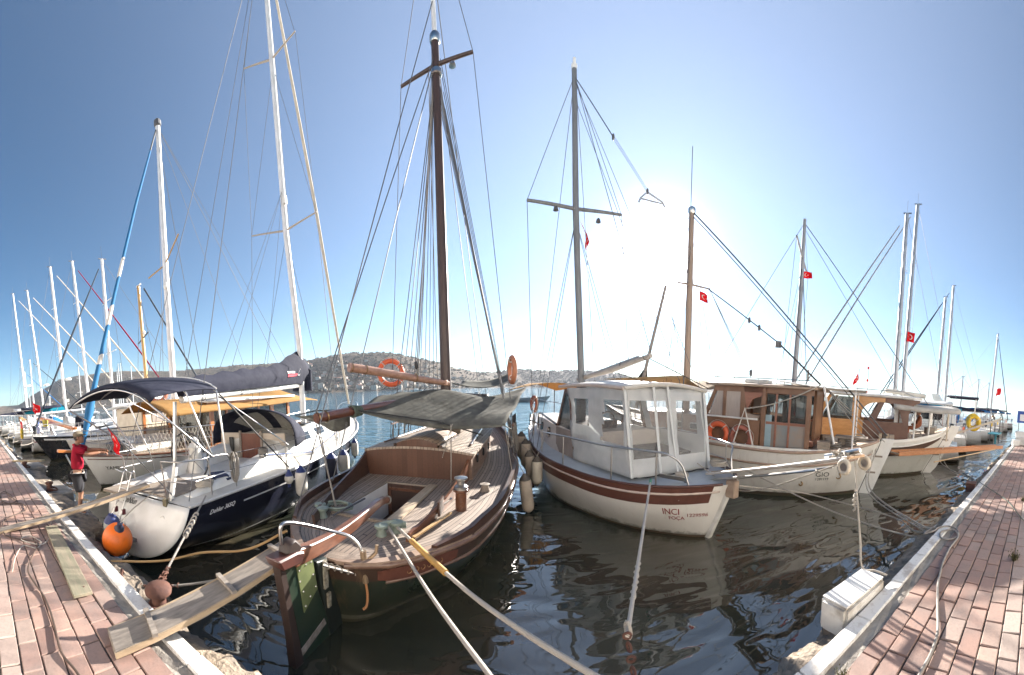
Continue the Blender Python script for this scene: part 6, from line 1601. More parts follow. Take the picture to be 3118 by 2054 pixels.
    MB().box((-.02, .02, 0), (.62, .3, .3)).build('block_foot', mat('broken_concrete', (.34, .27, .2)), b, bevel=.05)
make_right_gear()
# ------------------------------------------------------------------ boats on the left and far right
def round_bow_hull(L, bm, f0, f1, rb=.9, transom=.72):
    H = Hull(L, [(0, bm * transom), (L*.2, bm * .92), (L*.42, bm), (L*.65, bm * .86), (L*.85, bm * .45), (L, .04)], [(0, f0), (L*.4, lerp(f0, f1, .2)), (L, f1)],
             [(0, .8), (L*.5, .86), (L, .3)], rb, -.2, -.5)
    H.sect = (2.4, .55); H.KT = [(0, .02), (L*.2, -.3), (L*.4, -.5), (L*.85, -.5), (L, -.2)]
    return H

def yacht(label, loc, hd, L, bm, mast_h, mast_u, lean=(0, 0), hull_c=W_GEL, cover=None, furl=None, group='sailing yachts along the quay', masts=ALU, spread=(.45, .75), bimini=None, bow_to=False, radar=False, mr=.09, f0=.95, f1=1.35, stripe=None, detail=True):
    fr = Fr(loc, hd); t = thing('sailing_yacht', label, 'sailing yacht', fr.loc, fr.rz, group)
    H = round_bow_hull(L, bm, f0, f1)
    if hull_c is W_GEL:
        q = int(loc[0] * 3.7) % 3; hull_c = layers('yacht_hull_paint', [(0, ((.02, .03, .08), (.12, .02, .02), (.02, .02, .025))[q]), (.1, (.6, .6, .6)), (H.z(L*.3) - .26, ((.02, .04, .12), (.6, .6, .6), (.2, .03, .04))[q]), (H.z(L*.3) - .2, (.62, .62, .61))], .3, 2, .25, .25)
    hb = H.mesh(26, 9, True).build('hull', hull_c, t, smooth=50)
    H.deck(0, L - .05, 0, .02, .04, 20, 8).build('deck', W_OLD, t)
    if stripe:
        for s_ in (1, -1): H.band(.1, L*.96, lambda u: H.z(u) - .12, lambda u: H.z(u) - .2, .01, s_, 20).build('cove_stripe', stripe, t)
    mb = MB(); rings = []
    for i in range(9):
        u = lerp(L*.3, L*.74, i / 8); w = bm * tab([(0, .62), (.5, .6), (1, .2)], i / 8); h = tab([(0, .5), (.5, .42), (1, .08)], i / 8); z = H.z(u)
        rings.append([(u, w, z - .03), (u, w * .85, z + h), (u, 0, z + h + .06), (u, -w * .85, z + h), (u, -w, z - .03)])
    cr = mb.loft(rings, True, True).build('coachroof', W_GEL, t, smooth=40)
    if detail:
        for s_ in (1, -1):
            MB().bar((L*.36, s_*bm*.575, H.z(L*.4) + .27), (L*.56, s_*bm*.52, H.z(L*.5) + .22), .03, .15).build('cabin_window', DGLASS, cr)
            pts = [(L*.02, bm*.66), (L*.25, bm*.88), (L*.5, bm*.92), (L*.75, bm*.6), (L*.97, .15)]
            MB().tube([(u, s_*v, H.z(u) + .62) for u, v in pts], .012, 5).build('lifeline', STEEL, t)
            for u, v in pts: MB().tube([(u, s_*v, H.z(u)), (u, s_*v, H.z(u) + .62)], .014, 5).build('stanchion', STEEL, t)
        MB().torus((L*.1, 0, H.z(0) + .75), .38, .02, (1, 0, .1), 20, 5).build('steering_wheel', DARK, t)
        MB().lathe([(.13, 0), (.1, .5), (.12, .62), (.02, .66)], (L*.115, 0, H.z(0)), 10).build('pedestal', W_OLD, t)
        # stern rails, ladder, spray hood, gear on the pushpit, tail fenders
        for s_ in (1, -1):
            MB().tube([(L*.12, s_*bm*.78, H.z(0) + .05), (L*.1, s_*bm*.78, H.z(0) + .66), (.08, s_*bm*.6, H.z(0) + .68), (.05, s_*bm*.22, H.z(0) + .68), (.1, s_*bm*.22, H.z(0))], .022, 6).build('pushpit_rail', STEEL, t)
            MB().tube([(.02, s_*.16, H.z(0) + .3), (-.1, s_*.16, H.z(0) + .1), (-.06, s_*.16, .35)], .018, 5).build('ladder_rail', STEEL, t)
        for k in range(3): MB().tube([(-.09, -.16, .5 + .2*k), (-.09, .16, .5 + .2*k)], .016, 5).build('ladder_rung', STEEL, t)
        q = int(loc[0] * 7.3) % 4; cc = (NAVYC, BLUEC, GREYC, TANC)[q]
        MB().grid(lambda a, c: (lerp(L*.27, L*.37, a), bm*.62*math.cos(math.pi*c)*(1 - .2*a), H.z(L*.3) + .35 + lerp(.75, .15, a**2)*math.sin(math.pi*c)**.5), 5, 12).build('spray_hood', cc, t, smooth=60, solid=.015)
        MB().box((.12, bm*.5, H.z(0) + .5), (.1, .5, .34)).build('rail_bag', (BLUEP, cc, YEL, ORG)[(q + 1) % 4], t, bevel=.03)
        MB().box((.05, -bm*.45, H.z(0) + .55), (.22, .26, .5)).build('outboard', (DARK, W_OLD, WIRE, DARK)[q], t, bevel=.04)
        MB().box((.3, 0, H.z(0) - .12), (.75, bm*1.05, .03)).build('transom_step', TANW, t)  # thin wooden ledge across the stern
        MB().box((-.07, 0, .55), (.06, bm*.9, .16)).build('transom_stripe', (NAVYC, BLUEC, REDP, DARK)[q], t)
        MB().tube(sag((.2, bm*.6, H.z(0)), (-.9, bm*.9, .72), .12), .018, 5).build('stern_line', ROPEG, t); MB().tube(sag((.2, -bm*.6, H.z(0)), (-.9, -bm*.9, .72), .12), .018, 5).build('stern_line', ROPE, t)
        for k in range(4): MB().tube([(.3 + .3*k, bm*(.5 - .3*k), H.z(0) + .1), (.2 + .35*k, bm*(.6 - .35*k), H.z(0) + 1.5 + .2*(k % 2))], .014, 4).build('gear_pole', (STEEL, ORANGEW, WIRE, W_OLD)[k], t)
    lx, ly = lean
    top = (mast_u + lx, ly, mast_h); zb = H.z(mast_u) + .3
    ms = MB().tube([(mast_u, 0, zb), (mast_u + lx*.4, ly*.5, (zb + mast_h)/2), top], [mr, mr, mr*.8], 10).build('mast', masts, t, smooth=60)
    for f in spread:
        z = lerp(zb, mast_h, f); c = (mast_u + lx*f, ly*f)
        MB().tube([(c[0] - .12, c[1] + .8 - .25*f, z + .05), (c[0], c[1], z), (c[0] - .12, c[1] - .8 + .25*f, z + .05)], .022, 6).build('spreader', masts, ms)
    MB().tube([(top[0], top[1], top[2]), (top[0], top[1], top[2] + .7)], .008, 4).build('aerial', WIRE, ms)
    MB().bar((top[0] - .25, top[1], top[2] + .02), (top[0] + .2, top[1], top[2] + .02), .04, .05).build('masthead', WIRE, ms)
    if radar: MB().lathe([(.02, -.09), (.24, -.07), (.26, .04), (.2, .09), (.02, .1)], (mast_u + .35, 0, lerp(zb, mast_h, .3)), 14).build('radar_dome', W_GEL, ms, smooth=50)
    bz = H.z(mast_u) + 1.5; b0 = mast_u - .15; b1 = max(.3, mast_u - L*.4)
    bo = MB().tube([(b0, 0, bz), (b1, 0, bz - .05)], .07, 9).build('boom', ALU, t)
    if cover is not None:
        rings = []
        for i in range(13):
            u = lerp(b0, b1, i / 12); h = lerp(.42, .16, i / 12) + .02 * math.sin(i * 2); w = lerp(.17, .09, i / 12)
            rings.append([(u, w*.6, bz - .04), (u, w, bz + h*.4), (u, 0, bz + h), (u, -w, bz + h*.4), (u, -w*.6, bz - .04)])
        MB().loft(rings, True, True).build('sail_cover', cover, t, smooth=60)
    if furl is not None:
        MB().tube([(L - .15, 0, H.z(L) + .35), (lerp(L - .15, top[0], .45), ly*.45, lerp(H.z(L), mast_h, .47)), (lerp(L - .15, top[0], .95), ly, mast_h * .95)], [.05, .06, .03], 8).build('furled_sail', furl, t, smooth=70)
    else: wire(t, 'forestay', WIRE, (L - .1, 0, H.z(L)), top, .012)
    wire(t, 'backstay', WIRE, (.05, 0, H.z(0)), top, .008)
    for s_ in (1, -1):
        c = mast_u + lx*spread[-1], ly*spread[-1]; z = lerp(zb, mast_h, spread[-1])
        tip = (c[0] - .12, c[1] + s_*(.8 - .25*spread[-1]), z + .05)
        wire(t, 'shroud', WIRE, (mast_u - .2, s_*bm*.95, H.z(mast_u)), tip, .008); wire(t, 'shroud', WIRE, tip, top, .008)
        wire(t, 'shroud', WIRE, (mast_u + .3, s_*bm*.9, H.z(mast_u)), (mast_u + lx*.5, ly*.5, lerp(zb, mast_h, .5)), .007)
    if bimini is not None:
        MB().grid(lambda a, c: (lerp(.1, L*.24, a), lerp(bm*.75, -bm*.75, c), H.z(0) + 1.85 + .18 * math.sin(math.pi*c)), 6, 8).build('bimini_canopy', bimini, t, smooth=70, solid=.02)
        for a in (.15, L*.22):
            MB().tube([(L*.12, bm*.75, H.z(0) + .1), (a, bm*.75, H.z(0) + 1.83), (a, 0, H.z(0) + 2.0), (a, -bm*.75, H.z(0) + 1.83), (L*.12, -bm*.75, H.z(0) + .1)], .016, 6).build('bimini_hoop', STEEL, t, smooth=70)
    return t, H

def make_left_boats():
    # white hulled motorsailer, bow to the quay
    t = thing('motor_sailer', 'white wood-cabined boat moored bow to the quay, with a blue and white furled sail', 'boat', (-10.3, 3.05, 0), R(90))
    # local frame here: u runs from the bow (at the quay) aft
    L = 12.0
    H = Hull(L, [(0, .05), (.7, .55), (1.8, 1.15), (3.5, 1.65), (6, 1.85), (9.5, 1.6), (12, 1.2)], [(0, 1.12), (3, 1.0), (7, .95), (12, 1.1)], [(0, .25), (2, .5), (5, .82), (12, .8)], -.2, .62, -.5)
    H.mesh(40, 12).build('hull', layers('bow_to_hull_paint', [(0, (.03, .035, .05)), (.08, (.62, .63, .63))], .3, 2, .3, .12), t, smooth=60)
    H.deck(.02, 11.9, .03, .03, .05).build('deck', mat('tan_deck', (.42, .33, .25), (.33, .26, .2), 4, .6), t)
    for s_ in (1, -1):
        H.strake(.0, 11.9, lambda u: H.z(u), .035, s_).build('gunwale', VARN, t, smooth=70); H.strake(.1, 11.9, lambda u: H.z(u) - .12, .018, s_).build('rubbing_strake', VARN, t, smooth=70)
        P = [(u, s_*(H.b(u) - .08), H.z(u) + .75) for u in (.5, 1.5, 2.7, 4, 6, 8, 10)]
        MB().tube([(.1, 0, H.z(0) + .8)] + P, .018, 6).build('deck_rail', STEEL, t)
        MB().tube([(.1, 0, H.z(0) + .4)] + [(a, b, c - .38) for a, b, c in P], .012, 6).build('deck_rail', STEEL, t)
        for a, b, c in P: MB().tube([(a, b, c - .75), (a, b, c)], .014, 6).build('rail_post', STEEL, t)
        mb = MB()
        for k in range(34):
            u = .5 + k * .12; v0 = s_*(H.b(u) - .08); v1 = s_*(H.b(u + .3) - .08)
            mb.tube([(u, v0, H.z(u) + .02), (u + .3, v1, H.z(u + .3) + .73)], .006, 4); mb.tube([(u + .3, v1, H.z(u + .3) + .02), (u, v0, H.z(u) + .73)], .006, 4)
        mb.build('safety_netting', ROPE, t)
    # deckhouse with varnished posts and open windows
    for s_ in (1, -1):
        for u, w_ in ((4.3, .16), (5.0, .08), (5.8, .2), (6.7, .1), (7.5, .2), (8.6, .14)):
            MB().box((u, s_*1.3, 1.75), (w_, .08, 1.5)).build('deckhouse_post', ORANGEW, t)
        MB().box((6.4, s_*1.31, 1.22), (4.4, .06, .5)).build('deckhouse_side', ORANGEW, t); MB().box((6.4, s_*1.31, 2.42), (4.6, .07, .14)).build('deckhouse_top_rail', ORANGEW, t)
        MB().box((6.4, s_*1.3, 1.9), (4.2, .01, .85)).build('deckhouse_window', GLASS, t)
    MB().slab([(4.2, 1.3, 1.0), (4.2, -1.3, 1.0), (4.35, -1.3, 2.45), (4.35, 1.3, 2.45)], (.03, 0, 0)).build('windscreen', GLASS, t)
    MB().grid(lambda a, c: (lerp(4.0, 8.9, a), lerp(1.5, -1.5, c), 2.5 + .08 * math.sin(math.pi*c)), 5, 8).build('deckhouse_roof', W_OLD, t, solid=.06)
    MB().box((2.4, 0, 1.25), (1.8, 1.5, .45)).build('fore_cabin', W_OLD, t, bevel=.08)
    MB().box((1.3, .1, 1.25), (.5, .6, .35), .2).build('anchor_winch', WIRE, t, bevel=.05)
    MB().bar((-.75, 0, 1.35), (.9, 0, 1.15), .22, .08).build('bowsprit_board', ORANGEW, t)
    MB().tube([(-.5, 0, 1.2), (-.3, 0, .75), (-.05, .0, .55)], .03, 7).build('anchor_shank', STEEL, t)
    # awning
    mast = (3.65, 0)
    ms = MB().tube([(3.65, -.02, 1.1), (3.7, .0, 6.5), (3.85, .02, 12.4)], [.12, .11, .085], 14).build('mast', ALU, t, smooth=60)
    MB().tube([(3.55, .95, 7.35), (3.7, 0, 7.5), (3.75, -.9, 8.2)], .028, 7).build('spreader', mat('dull_brass', (.3, .2, .1)), ms)
    MB().sphere((3.6, -.12, 6.7), (.1, .1, .13), 10, 6).build('mast_lamp', W_GEL, ms)
    MB().lathe([(.08, 0), (.13, .05), (.13, .2), (.05, .28)], (3.85, .02, 12.35), 10).build('masthead', WIRE, ms)
    fz = MB().tube([(.05, 0, 1.3), (.2, 0, 1.8), (.42, 0, 2.55), (.62, 0, 3.2), (1.6, .0, 6.2), (2.7, 0, 9.4), (3.45, 0, 11.4)], [.06, .08, .15, .09, .06, .05, .035], 10).build('furled_sail', None or spiral_cloth(), t, smooth=70)
    MB().tube([(3.45, 0, 11.4), (3.75, 0, 12.2)], .025, 6).build('furling_swivel', DARK, fz)
    for s_ in (1, -1):
        for k in range(2): wire(t, 'shroud', WIRE, (3.6 + .5*k, s_*1.6, 1.0), (3.8, 0, 12.0 if k else 7.6), .008)
    wire(t, 'backstay', WIRE, (11.8, 0, 1.1), (3.85, 0, 12.3), .008); wire(t, 'backstay', WIRE, (11.5, -1.0, 1.1), (3.85, 0, 12.3), .006)
    wire(t, 'topping_lift', WIRE, (7.8, 0, 2.9), (3.85, 0, 12.2), .006)
    bo = MB().tube([(3.8, 0, 2.95), (8.2, 0, 2.98)], .08, 10).build('boom', ALU, t)
    lettering('YAMEN', BLKP, t, lambda x, y, d: H.pt(.5 + x, .62 + y - .05 * x, -1, .006 + d), .17, 'boat_name', 0, sx=1.0)
    aw = thing('awning', 'long tan canvas awning with a raised hump stretched over the deckhouse behind the navy yacht', 'awning', (-10.3, 3.05, 0), R(90))
    def fn(a, c):
        u = lerp(2.2, 11.0, a); v = lerp(1.55, -1.75, c) * (1 - .25 * a ** 3)
        z = 2.66 - .4 * abs(2*c - 1) ** 1.6 * (1 - .55 * a ** 3) + .32 * math.exp(-((u - 8.4) / 1.2) ** 2) * math.sin(math.pi*c) ** .5 - .28 * a ** 5 + .02 * math.sin(9*a) 
        return (u, v, z)
    MB().grid(fn, 30, 10).build('canvas', TANC, aw, smooth=70, solid=.012)
    MB().grid(lambda a, c: Vector(fn(a, 1)) + Vector((0, -.01, -.12 * c * (1 - .8 * a))), 30, 2).build('valance', TANC, aw, smooth=70, solid=.01)
    # cabin cruiser with cream sides behind it, orange mast of the next boat
    c = thing('motor_cruiser', 'cream cabin cruiser with long white roof behind the boat moored bow on', 'boat', (-14.3, 3.6, 0), R(90))
    HC_ = Hull(10, [(0, .05), (.8, .6), (2, 1.2), (4, 1.7), (7, 1.8), (10, 1.5)], [(0, 1.3), (4, 1.1), (10, 1.1)], [(0, .3), (3, .7), (10, .85)], -.2, .6, -.5)
    HC_.mesh(30, 9).build('hull', layers('cruiser_paint', [(0, (.05, .04, .04)), (.1, (.6, .58, .55))], .35, 2, .2, .15), c, smooth=60)
    HC_.deck(.05, 9.9, .03).build('deck', W_OLD, c)
    for s_ in (1, -1):
        MB().box((5.4, s_*1.35, 1.75), (4.6, .06, 1.3)).build('cabin_side', CREAM, c)
        for u in (3.9, 5.0, 6.1, 7.1): MB().box((u, s_*1.37, 2.0), (.6, .06, .5)).build('cabin_window', mat('curtained_glass', (.42, .36, .32)), c)
        for u in (3.2, 4.45): MB().box((u, s_*1.39, 1.8), (.12, .04, 1.3)).build('cabin_post', ORANGEW, c)
    MB().box((3.12, 0, 1.75), (.06, 2.7, 1.3)).build('cabin_front', CREAM, c)
    MB().grid(lambda a, q: (lerp(2.7, 8.6, a), lerp(1.7, -1.7, q), 2.42 + .12 * math.sin(math.pi*q)), 5, 8).build('cabin_roof', W_GEL, c, solid=.08)
    MB().slab([(4.6, .9, 2.55), (4.6, -.9, 2.55), (5.9, -.7, 3.1), (5.9, .7, 3.1)], (.9, 0, 0)).build('flybridge', W_GEL, c)
    MB().box((4.6, 0, 2.8), (.9, .06, .4)).build('number_board', W_GEL, c)
    my = mat('honey_wood_mast', (.55, .33, .11), (.45, .26, .08), 3, .4, coat=.3, stretch=(5, 5, .5))
    ms = MB().tube([(4.2, -.05, 1.5), (4.2, .05, 8.2)], [.1, .075], 12).build('mast', my, c, smooth=60)
    MB().bar((4.2, .5, 5.55), (4.2, -.6, 5.9), .05, .04).build('crosstree', WIRE, ms)
    MB().bar((4.2, .2, 8.22), (4.2, -.2, 8.22), .05, .08).build('masthead', W_GEL, ms)
    MB().sphere((4.2, -.15, 5.95), (.07, .07, .11), 8, 6).build('mast_lamp', W_GEL, ms)
    MB().tube([(9.5, .6, 1.1), (4.3, -.3, 8.0)], [.055, .04], 8).build('furled_sail', mat('navy_furled_sail', (.02, .03, .045), None, rough=.8), c, smooth=70)
    for s_ in (1, -1): wire(c, 'shroud', WIRE, (4.3, s_*1.6, 1.2), (4.2, 0, 8.0), .008)
    lifebuoy('salmon orange lifebuoy on the white superstructure behind the bimini of the navy yacht', 'orange lifebuoys', (-11.9, 7.0, 2.98), (.86, -.5, 0), .33, .085, m=mat('salmon_orange', (.6, .22, .14), (.5, .18, .11), 5, .6))
    # row of sailing yachts farther along
    deep = layers('black_yacht_paint', [(0, (.012, .012, .014)), (.06, (.016, .017, .02))], .25, 2, .4, .05)
    navyf = mat('navy_furled_sail', (.02, .03, .045)); redf = cloth('dark_red_sailcloth', (.25, .02, .05), (.2, .016, .04), 5, transl=.1)
    whf = cloth('furled_sail_cloth', (.62, .55, .45), (.5, .45, .38))
    bf = cloth('blue_sail_cover', (.02, .13, .35), (.03, .18, .42))
    dz = (0.02, 1)
    yacht('black hulled sailing yacht bow to the quay beyond the man, white mast', (-17.6, 14.2), (.02, -1), 11.6, 1.75, 10.6, 6.9, (.1, .3), deep, None, navyf, stripe=W_OLD, bimini=NAVYC)
    yacht('white sailing yacht with teal sail cover and a tall mast, left of the black yacht', (-24.4, 2.9), (.1, 1), 12, 1.8, 13.0, 3.4, (-.3, -.2), W_GEL, TEALC, whf, bimini=NAVYC, mr=.11, radar=True)
    yacht('white sailing yacht with a twin mast and dark red furled sail beside the teal-covered one', (-21.5, 3.3), (.1, 1), 11, 1.7, 12.6, 3.9, (-.2, .9), W_GEL, None, redf, mr=.1)
    yacht('white sailing yacht with radar dome on the mast, second from the left edge', (-29.0, 2.8), (.05, 1), 12, 1.8, 13.2, 2.8, (-.6, .1), W_GEL, NAVYC, whf, radar=True, bimini=W_OLD)
    yacht('white sailing yacht with radar dome, nearest the left edge of the water', (-33.3, 2.7), (.05, 1), 12, 1.8, 14.5, 2.0, (-.4, .1), W_GEL, NAVYC, whf, radar=True)
    yacht('pale sailing yacht with two dark furled sails at the far left end of the row', (-42, 2.6), (.05, 1), 12, 1.8, 9.2, 4.2, (0, .1), W_GEL, NAVYC, navyf)
    yacht('small sailing yacht with purple blue furled sail at the left picture edge', (-49, 2.6), (.05, 1), 11, 1.7, 8.6, 4.4, (0, .1), W_GEL, NAVYC, bf)
    rnd = random.Random(21)
    src = None
    for i in range(16):
        az = R(lerp(-79, -55, (i + rnd.uniform(-.3, .3)) / 16)); d = rnd.uniform(62, 110)
        p = (math.sin(az) * d, math.cos(az) * d)
        if src is None:
            src, _ = yacht('distant white sailing yacht anchored in front of the hills on the left', p, (.3, 1), 10, 1.6, 12, 5, (0, 0), W_GEL, NAVYC, None, 'distant yachts before the left hills', detail=False); o = src
        else: o = copy_tree(src)
        o.location = (p[0], p[1], 0); o.rotation_euler = (0, 0, rnd.uniform(0, 6.28)); s = rnd.uniform(.65, .98); o.scale = (s, s, s * rnd.uniform(.8, 1.0))
    # red flags at the left
    flag('red flag with white crescent at the stern of the teal-covered yacht', (-22.6, 3.6, 3.35), (.62, .1, -.12), (.25, 0, -1), .9, .75, [Vector((.0, 0, .15)), Vector((.5, .2, -1.6))], 2)
    flag('red flag with white crescent at the extreme left edge near the bicycle', (-21.0, 2.55, 2.05), (-.5, .1, .1), (-.1, 0, -1), .55, .5, [Vector((-.0, 0, .1)), Vector((.2, 0, -.9))], 3)
    # gear on the sterns: orange wooden bowsprit-like passerelle, blue tub, yellow float
    o = thing('gangplank', 'orange wooden passerelle slanting up behind the cap of the man in red', 'gangplank', (-17.3, 4.9, 1.55))
    MB().bar((0, 0, 0), (-4.3, -1.1, .62), .34, .12).build('plank', ORANGEW, o); MB().tube([(-.2, 0, .1), (-4.1, -1.05, .78)], .03, 6).build('hand_rail', W_OLD, o)
    b = thing('dodger', 'bright blue canvas dodger on the stern rail of a white yacht at the left', 'dodger', (-20.5, 3.4, 1.3)); MB().grid(lambda a, c: (a * .9, .1 * math.sin(a * 6), .75 * c), 8, 4).build('canvas', mat('bright_blue_canvas', (.015, .07, .35), (.02, .09, .4), 5, .8), b, solid=.02)
    y = thing('horseshoe_buoy', 'yellow horseshoe float on a stern rail at the far left', 'float', (-20.6, 2.45, 1.35)); MB().torus((0, 0, 0), .17, .075, (.3, 1, 0), 18, 8, sq=1.5).build('ring', YEL, y, smooth=80)
    MB().torus((0, 0, .0), .26, .012, (0, 0, 1), 14, 5).build('line', ROPEG, y)
    b = thing('bucket', 'olive yellow bucket hanging at the stern rails on the left', 'bucket', (-19.2, 3.7, 1.72)); MB().lathe([(.14, 0), (.17, .36), (.17, .38), (.15, .38), (.12, .02)], (0, 0, 0), 14).build('body', mat('olive_yellow', (.4, .32, .05), None, rough=.6), b); MB().torus((0, 0, .38), .165, .012, (.2, 1, .3), 14, 5).build('handle', WIRE, b)

def spiral_cloth():
    m, t, b = nt('blue_white_furled_cloth'); v = coords(t); sp = t.nodes.new('ShaderNodeSeparateXYZ'); t.links.new(v, sp.inputs[0])
    an = math_(t, 'ARCTAN2', math_(t, 'SUBTRACT', sp.outputs[0], math_(t, 'MULTIPLY', sp.outputs[2], .31)), sp.outputs[1])
    # white cloth shows as a spiral in the middle of the roll
    w = math_(t, 'FRACT', math_(t, 'ADD', math_(t, 'MULTIPLY', sp.outputs[2], .62), math_(t, 'MULTIPLY', an, .16)))
    midm = math_(t, 'MULTIPLY', math_(t, 'GREATER_THAN', sp.outputs[2], 4.0), math_(t, 'LESS_THAN', sp.outputs[2], 7.6))
    f = math_(t, 'MULTIPLY', math_(t, 'LESS_THAN', w, .4), midm)
    c = mixc(t, noise(t, v, 7, 4), (.008, .085, .22), (.012, .14, .3)); c = mixc(t, f, c, (.62, .58, .52))
    t.links.new(c, b.inputs['Base Color']); b.inputs['Roughness'].default_value = .8; return m
make_left_boats()

def make_far_right():
    navyf = mat('navy_furled_sail', (.02, .03, .045)); gf = mat('grey_furled_sail', (.3, .31, .33), (.24, .25, .27), 5, .8)
    h = (-.3, .95)
    yacht('white sailing yacht with blue sail cover just beyond the wood-cabin boat, grey mast', (18.2, 4.6), (-.25, .97), 11, 1.75, 13.1, 3.4, (.1, .2), W_GEL, BLUEC, gf, masts=ALUG, mr=.13, bimini=W_OLD)
    yacht('second white sailing yacht with the tallest grey mast on the right', (20.6, 4.4), (-.25, .97), 12, 1.8, 15.0, 4.1, (.0, .1), W_GEL, TEALC, gf, masts=ALUG, mr=.13)
    yacht('white sailing yacht with dark furled sail, left mast of the farther pair on the right', (29.6, 4.4), (-.2, .98), 11, 1.7, 12.4, 4.6, (0, 0), W_GEL, NAVYC, navyf, masts=ALUG, mr=.13)
    yacht('white sailing yacht with dark furled sail, right mast of the farther pair on the right', (32.0, 4.2), (-.2, .98), 12, 1.8, 14.1, 4.7, (.1, .5), W_GEL, BLUEC, navyf, masts=ALUG, mr=.13)
    yacht('white sailing yacht with a dark furled sail near the right picture edge', (45.2, 14.6), (-.1, -1), 11, 1.7, 13.0, 8.4, (.1, 0), W_GEL, NAVYC, navyf, masts=ALUG, mr=.13)
    for i in range(3): yacht(['far white sailing yacht moored beyond the right mast pair', 'far white yacht with grey bimini near the end of the right row', 'last white yacht at the end of the right row'][i], (37.5 + i*10, 4.2), (-.1, 1), 11, 1.7, (6.3, 7.0, 7.5)[i], 4.5, (0, 0), W_GEL, BLUEC if i else None, None, masts=ALUG, bimini=NAVYC if i < 2 else None)
    t = thing('motor_yacht', 'white motor yacht with shrouded flybridge among the masts on the right', 'motor yacht', (25.0, 4.2, 0), head((-.2, 1)))
    H = round_bow_hull(11, 1.9, 1.1, 1.6)
    H.mesh(26, 9, True).build('hull', layers('motor_yacht_paint', [(0, (.2, .03, .03)), (.12, (.66, .65, .64))], .3, 2, .3, .08), t, smooth=50); H.deck(0, 10.9, 0).build('deck', W_OLD, t)
    MB().box((4.4, 0, 1.7), (5, 2.6, 1.2)).build('cabin', W_GEL, t, bevel=.15, seg=2)
    for s_ in (1, -1): MB().box((4.6, s_*1.31, 1.95), (3.6, .05, .45)).build('cabin_window', DGLASS, t)
    MB().grid(lambda a, c: (lerp(2, 5.6, a), lerp(1.2, -1.2, c) * (1 - .2*a), 2.32 + .55 * math.sin(math.pi*c) ** .5 * math.sin(math.pi * (.15 + .8*a)) + .05 * math.sin(14*c + 6*a)), 14, 14).build('flybridge_cover', WCLOTH, t, smooth=70, solid=.02)
    MB().grid(lambda a, c: (lerp(.3, 2.6, a), lerp(1.3, -1.3, c), 3.45 + .15 * math.sin(math.pi*c)), 5, 8).build('sun_canopy', NAVYC, t, solid=.06)
    for u in (.5, 2.4):
        for s_ in (1, -1): MB().tube([(u, s_*1.25, 1.2), (u, s_*1.25, 3.45)], .03, 6).build('canopy_post', STEEL, t)
    MB().slab([(2.6, -.7, 2.6), (3.3, -.7, 3.6), (3.8, -.7, 3.6), (3.4, -.7, 2.6)], (0, 1.4, 0)).build('radar_arch', W_GEL, t)
    # small white boat with dark red bottom stripe right behind the wood-cabin boat
    t = thing('motor_boat', 'small white motor boat with red-brown boot stripe and pale blue cockpit behind the orange gangplank', 'motor boat', (16.6, 3.9, 0), head((-.25, 1)))
    H = round_bow_hull(7.5, 1.45, .85, 1.2); H.mesh(24, 9, True).build('hull', layers('motor_boat_paint', [(0, (.12, .03, .025)), (.12, (.6, .59, .6))], .3, 2, .3, .08), t, smooth=50); H.deck(0, 7.4, 0).build('deck', mat('pale_blue_deck', (.52, .57, .6)), t)
    MB().box((3.6, 0, 1.3), (2.4, 1.9, .9)).build('cabin', W_GEL, t, bevel=.1)
    for s_ in (1, -1): MB().box((3.6, s_*.96, 1.45), (1.6, .04, .35)).build('cabin_window', DGLASS, t)
    MB().box((.4, 0, 1.25), (.35, .9, .7)).build('engine_cover', mat('pale_blue_panel', (.3, .4, .45)), t, bevel=.05)
    for i, (x, y) in enumerate(((16.75, 3.15), (17.2, 3.3))):
        o = lifebuoy(['yellow lifebuoy with a white float inside on the right, in front', 'second yellow lifebuoy partly hidden behind the front yellow one'][i], 'yellow lifebuoys', (x, y, 2.0 + .06*i), (-.9, -.3, 0), .27, .1, sq=1.2, m=YEL)
    # steel frame of a stern gantry and a blue sign close to the quay end
    t = thing('stern_gantry', 'black tubular stern gantry with a teal shelf near the far right end of the quay', 'gantry', (19.4, 2.05, .7))
    bk = mat('black_tube', (.02, .022, .025), None, rough=.4)
    for y in (0, .5): MB().tube(spline([(-.6, y, .2), (-.55, y, 1.7), (.2, y, 1.75), (1.3, y, 1.1), (1.3, y, .1)], 4), .03, 6).build('tube_frame', bk, t, smooth=70)
    MB().box((-.5, .25, .75), (1.6, .6, .06)).build('shelf', mat('teal_shelf', (.03, .2, .26), None, rough=.5), t); MB().box((0, .25, .35), (.12, .1, .8)).build('leg', mat('teal_shelf', (.03, .2, .26)), t)
    MB().tube([(-.5, .0, 1.0), (1.2, .4, .5)], .03, 6).build('brace', bk, t)
    t = thing('crate_stack', 'stack of pale boxes and a white tank at the far right end of the quay', 'boxes', (21.6, .9, .7))
    for i, (x, y, z, a, b, c, m) in enumerate(((0, 0, .25, 1.0, .7, .5, W_OLD), (.1, .1, .68, .8, .6, .36, W_GEL), (1.0, -.3, .35, .8, .8, .7, W_OLD), (-.9, .3, .18, .5, .4, .36, W_GEL))): MB().box((x, y, z), (a, b, c), .1 * i).build('box', m, t, bevel=.03)
    t = thing('sign_board', 'blue board with a white square at the right picture edge', 'sign', (25.6, .75, .7)); MB().box((0, 0, 1.75), (.08, 1.5, .9), .1).build('panel', BLUEP, t); MB().box((-.06, .35, 1.7), (.04, .4, .5), .1).build('white_square', WHTP, t)
    for y in (-.6, .6): MB().tube([(0, y, 0), (0, y, 1.4)], .03, 6).build('leg', WIRE, t)
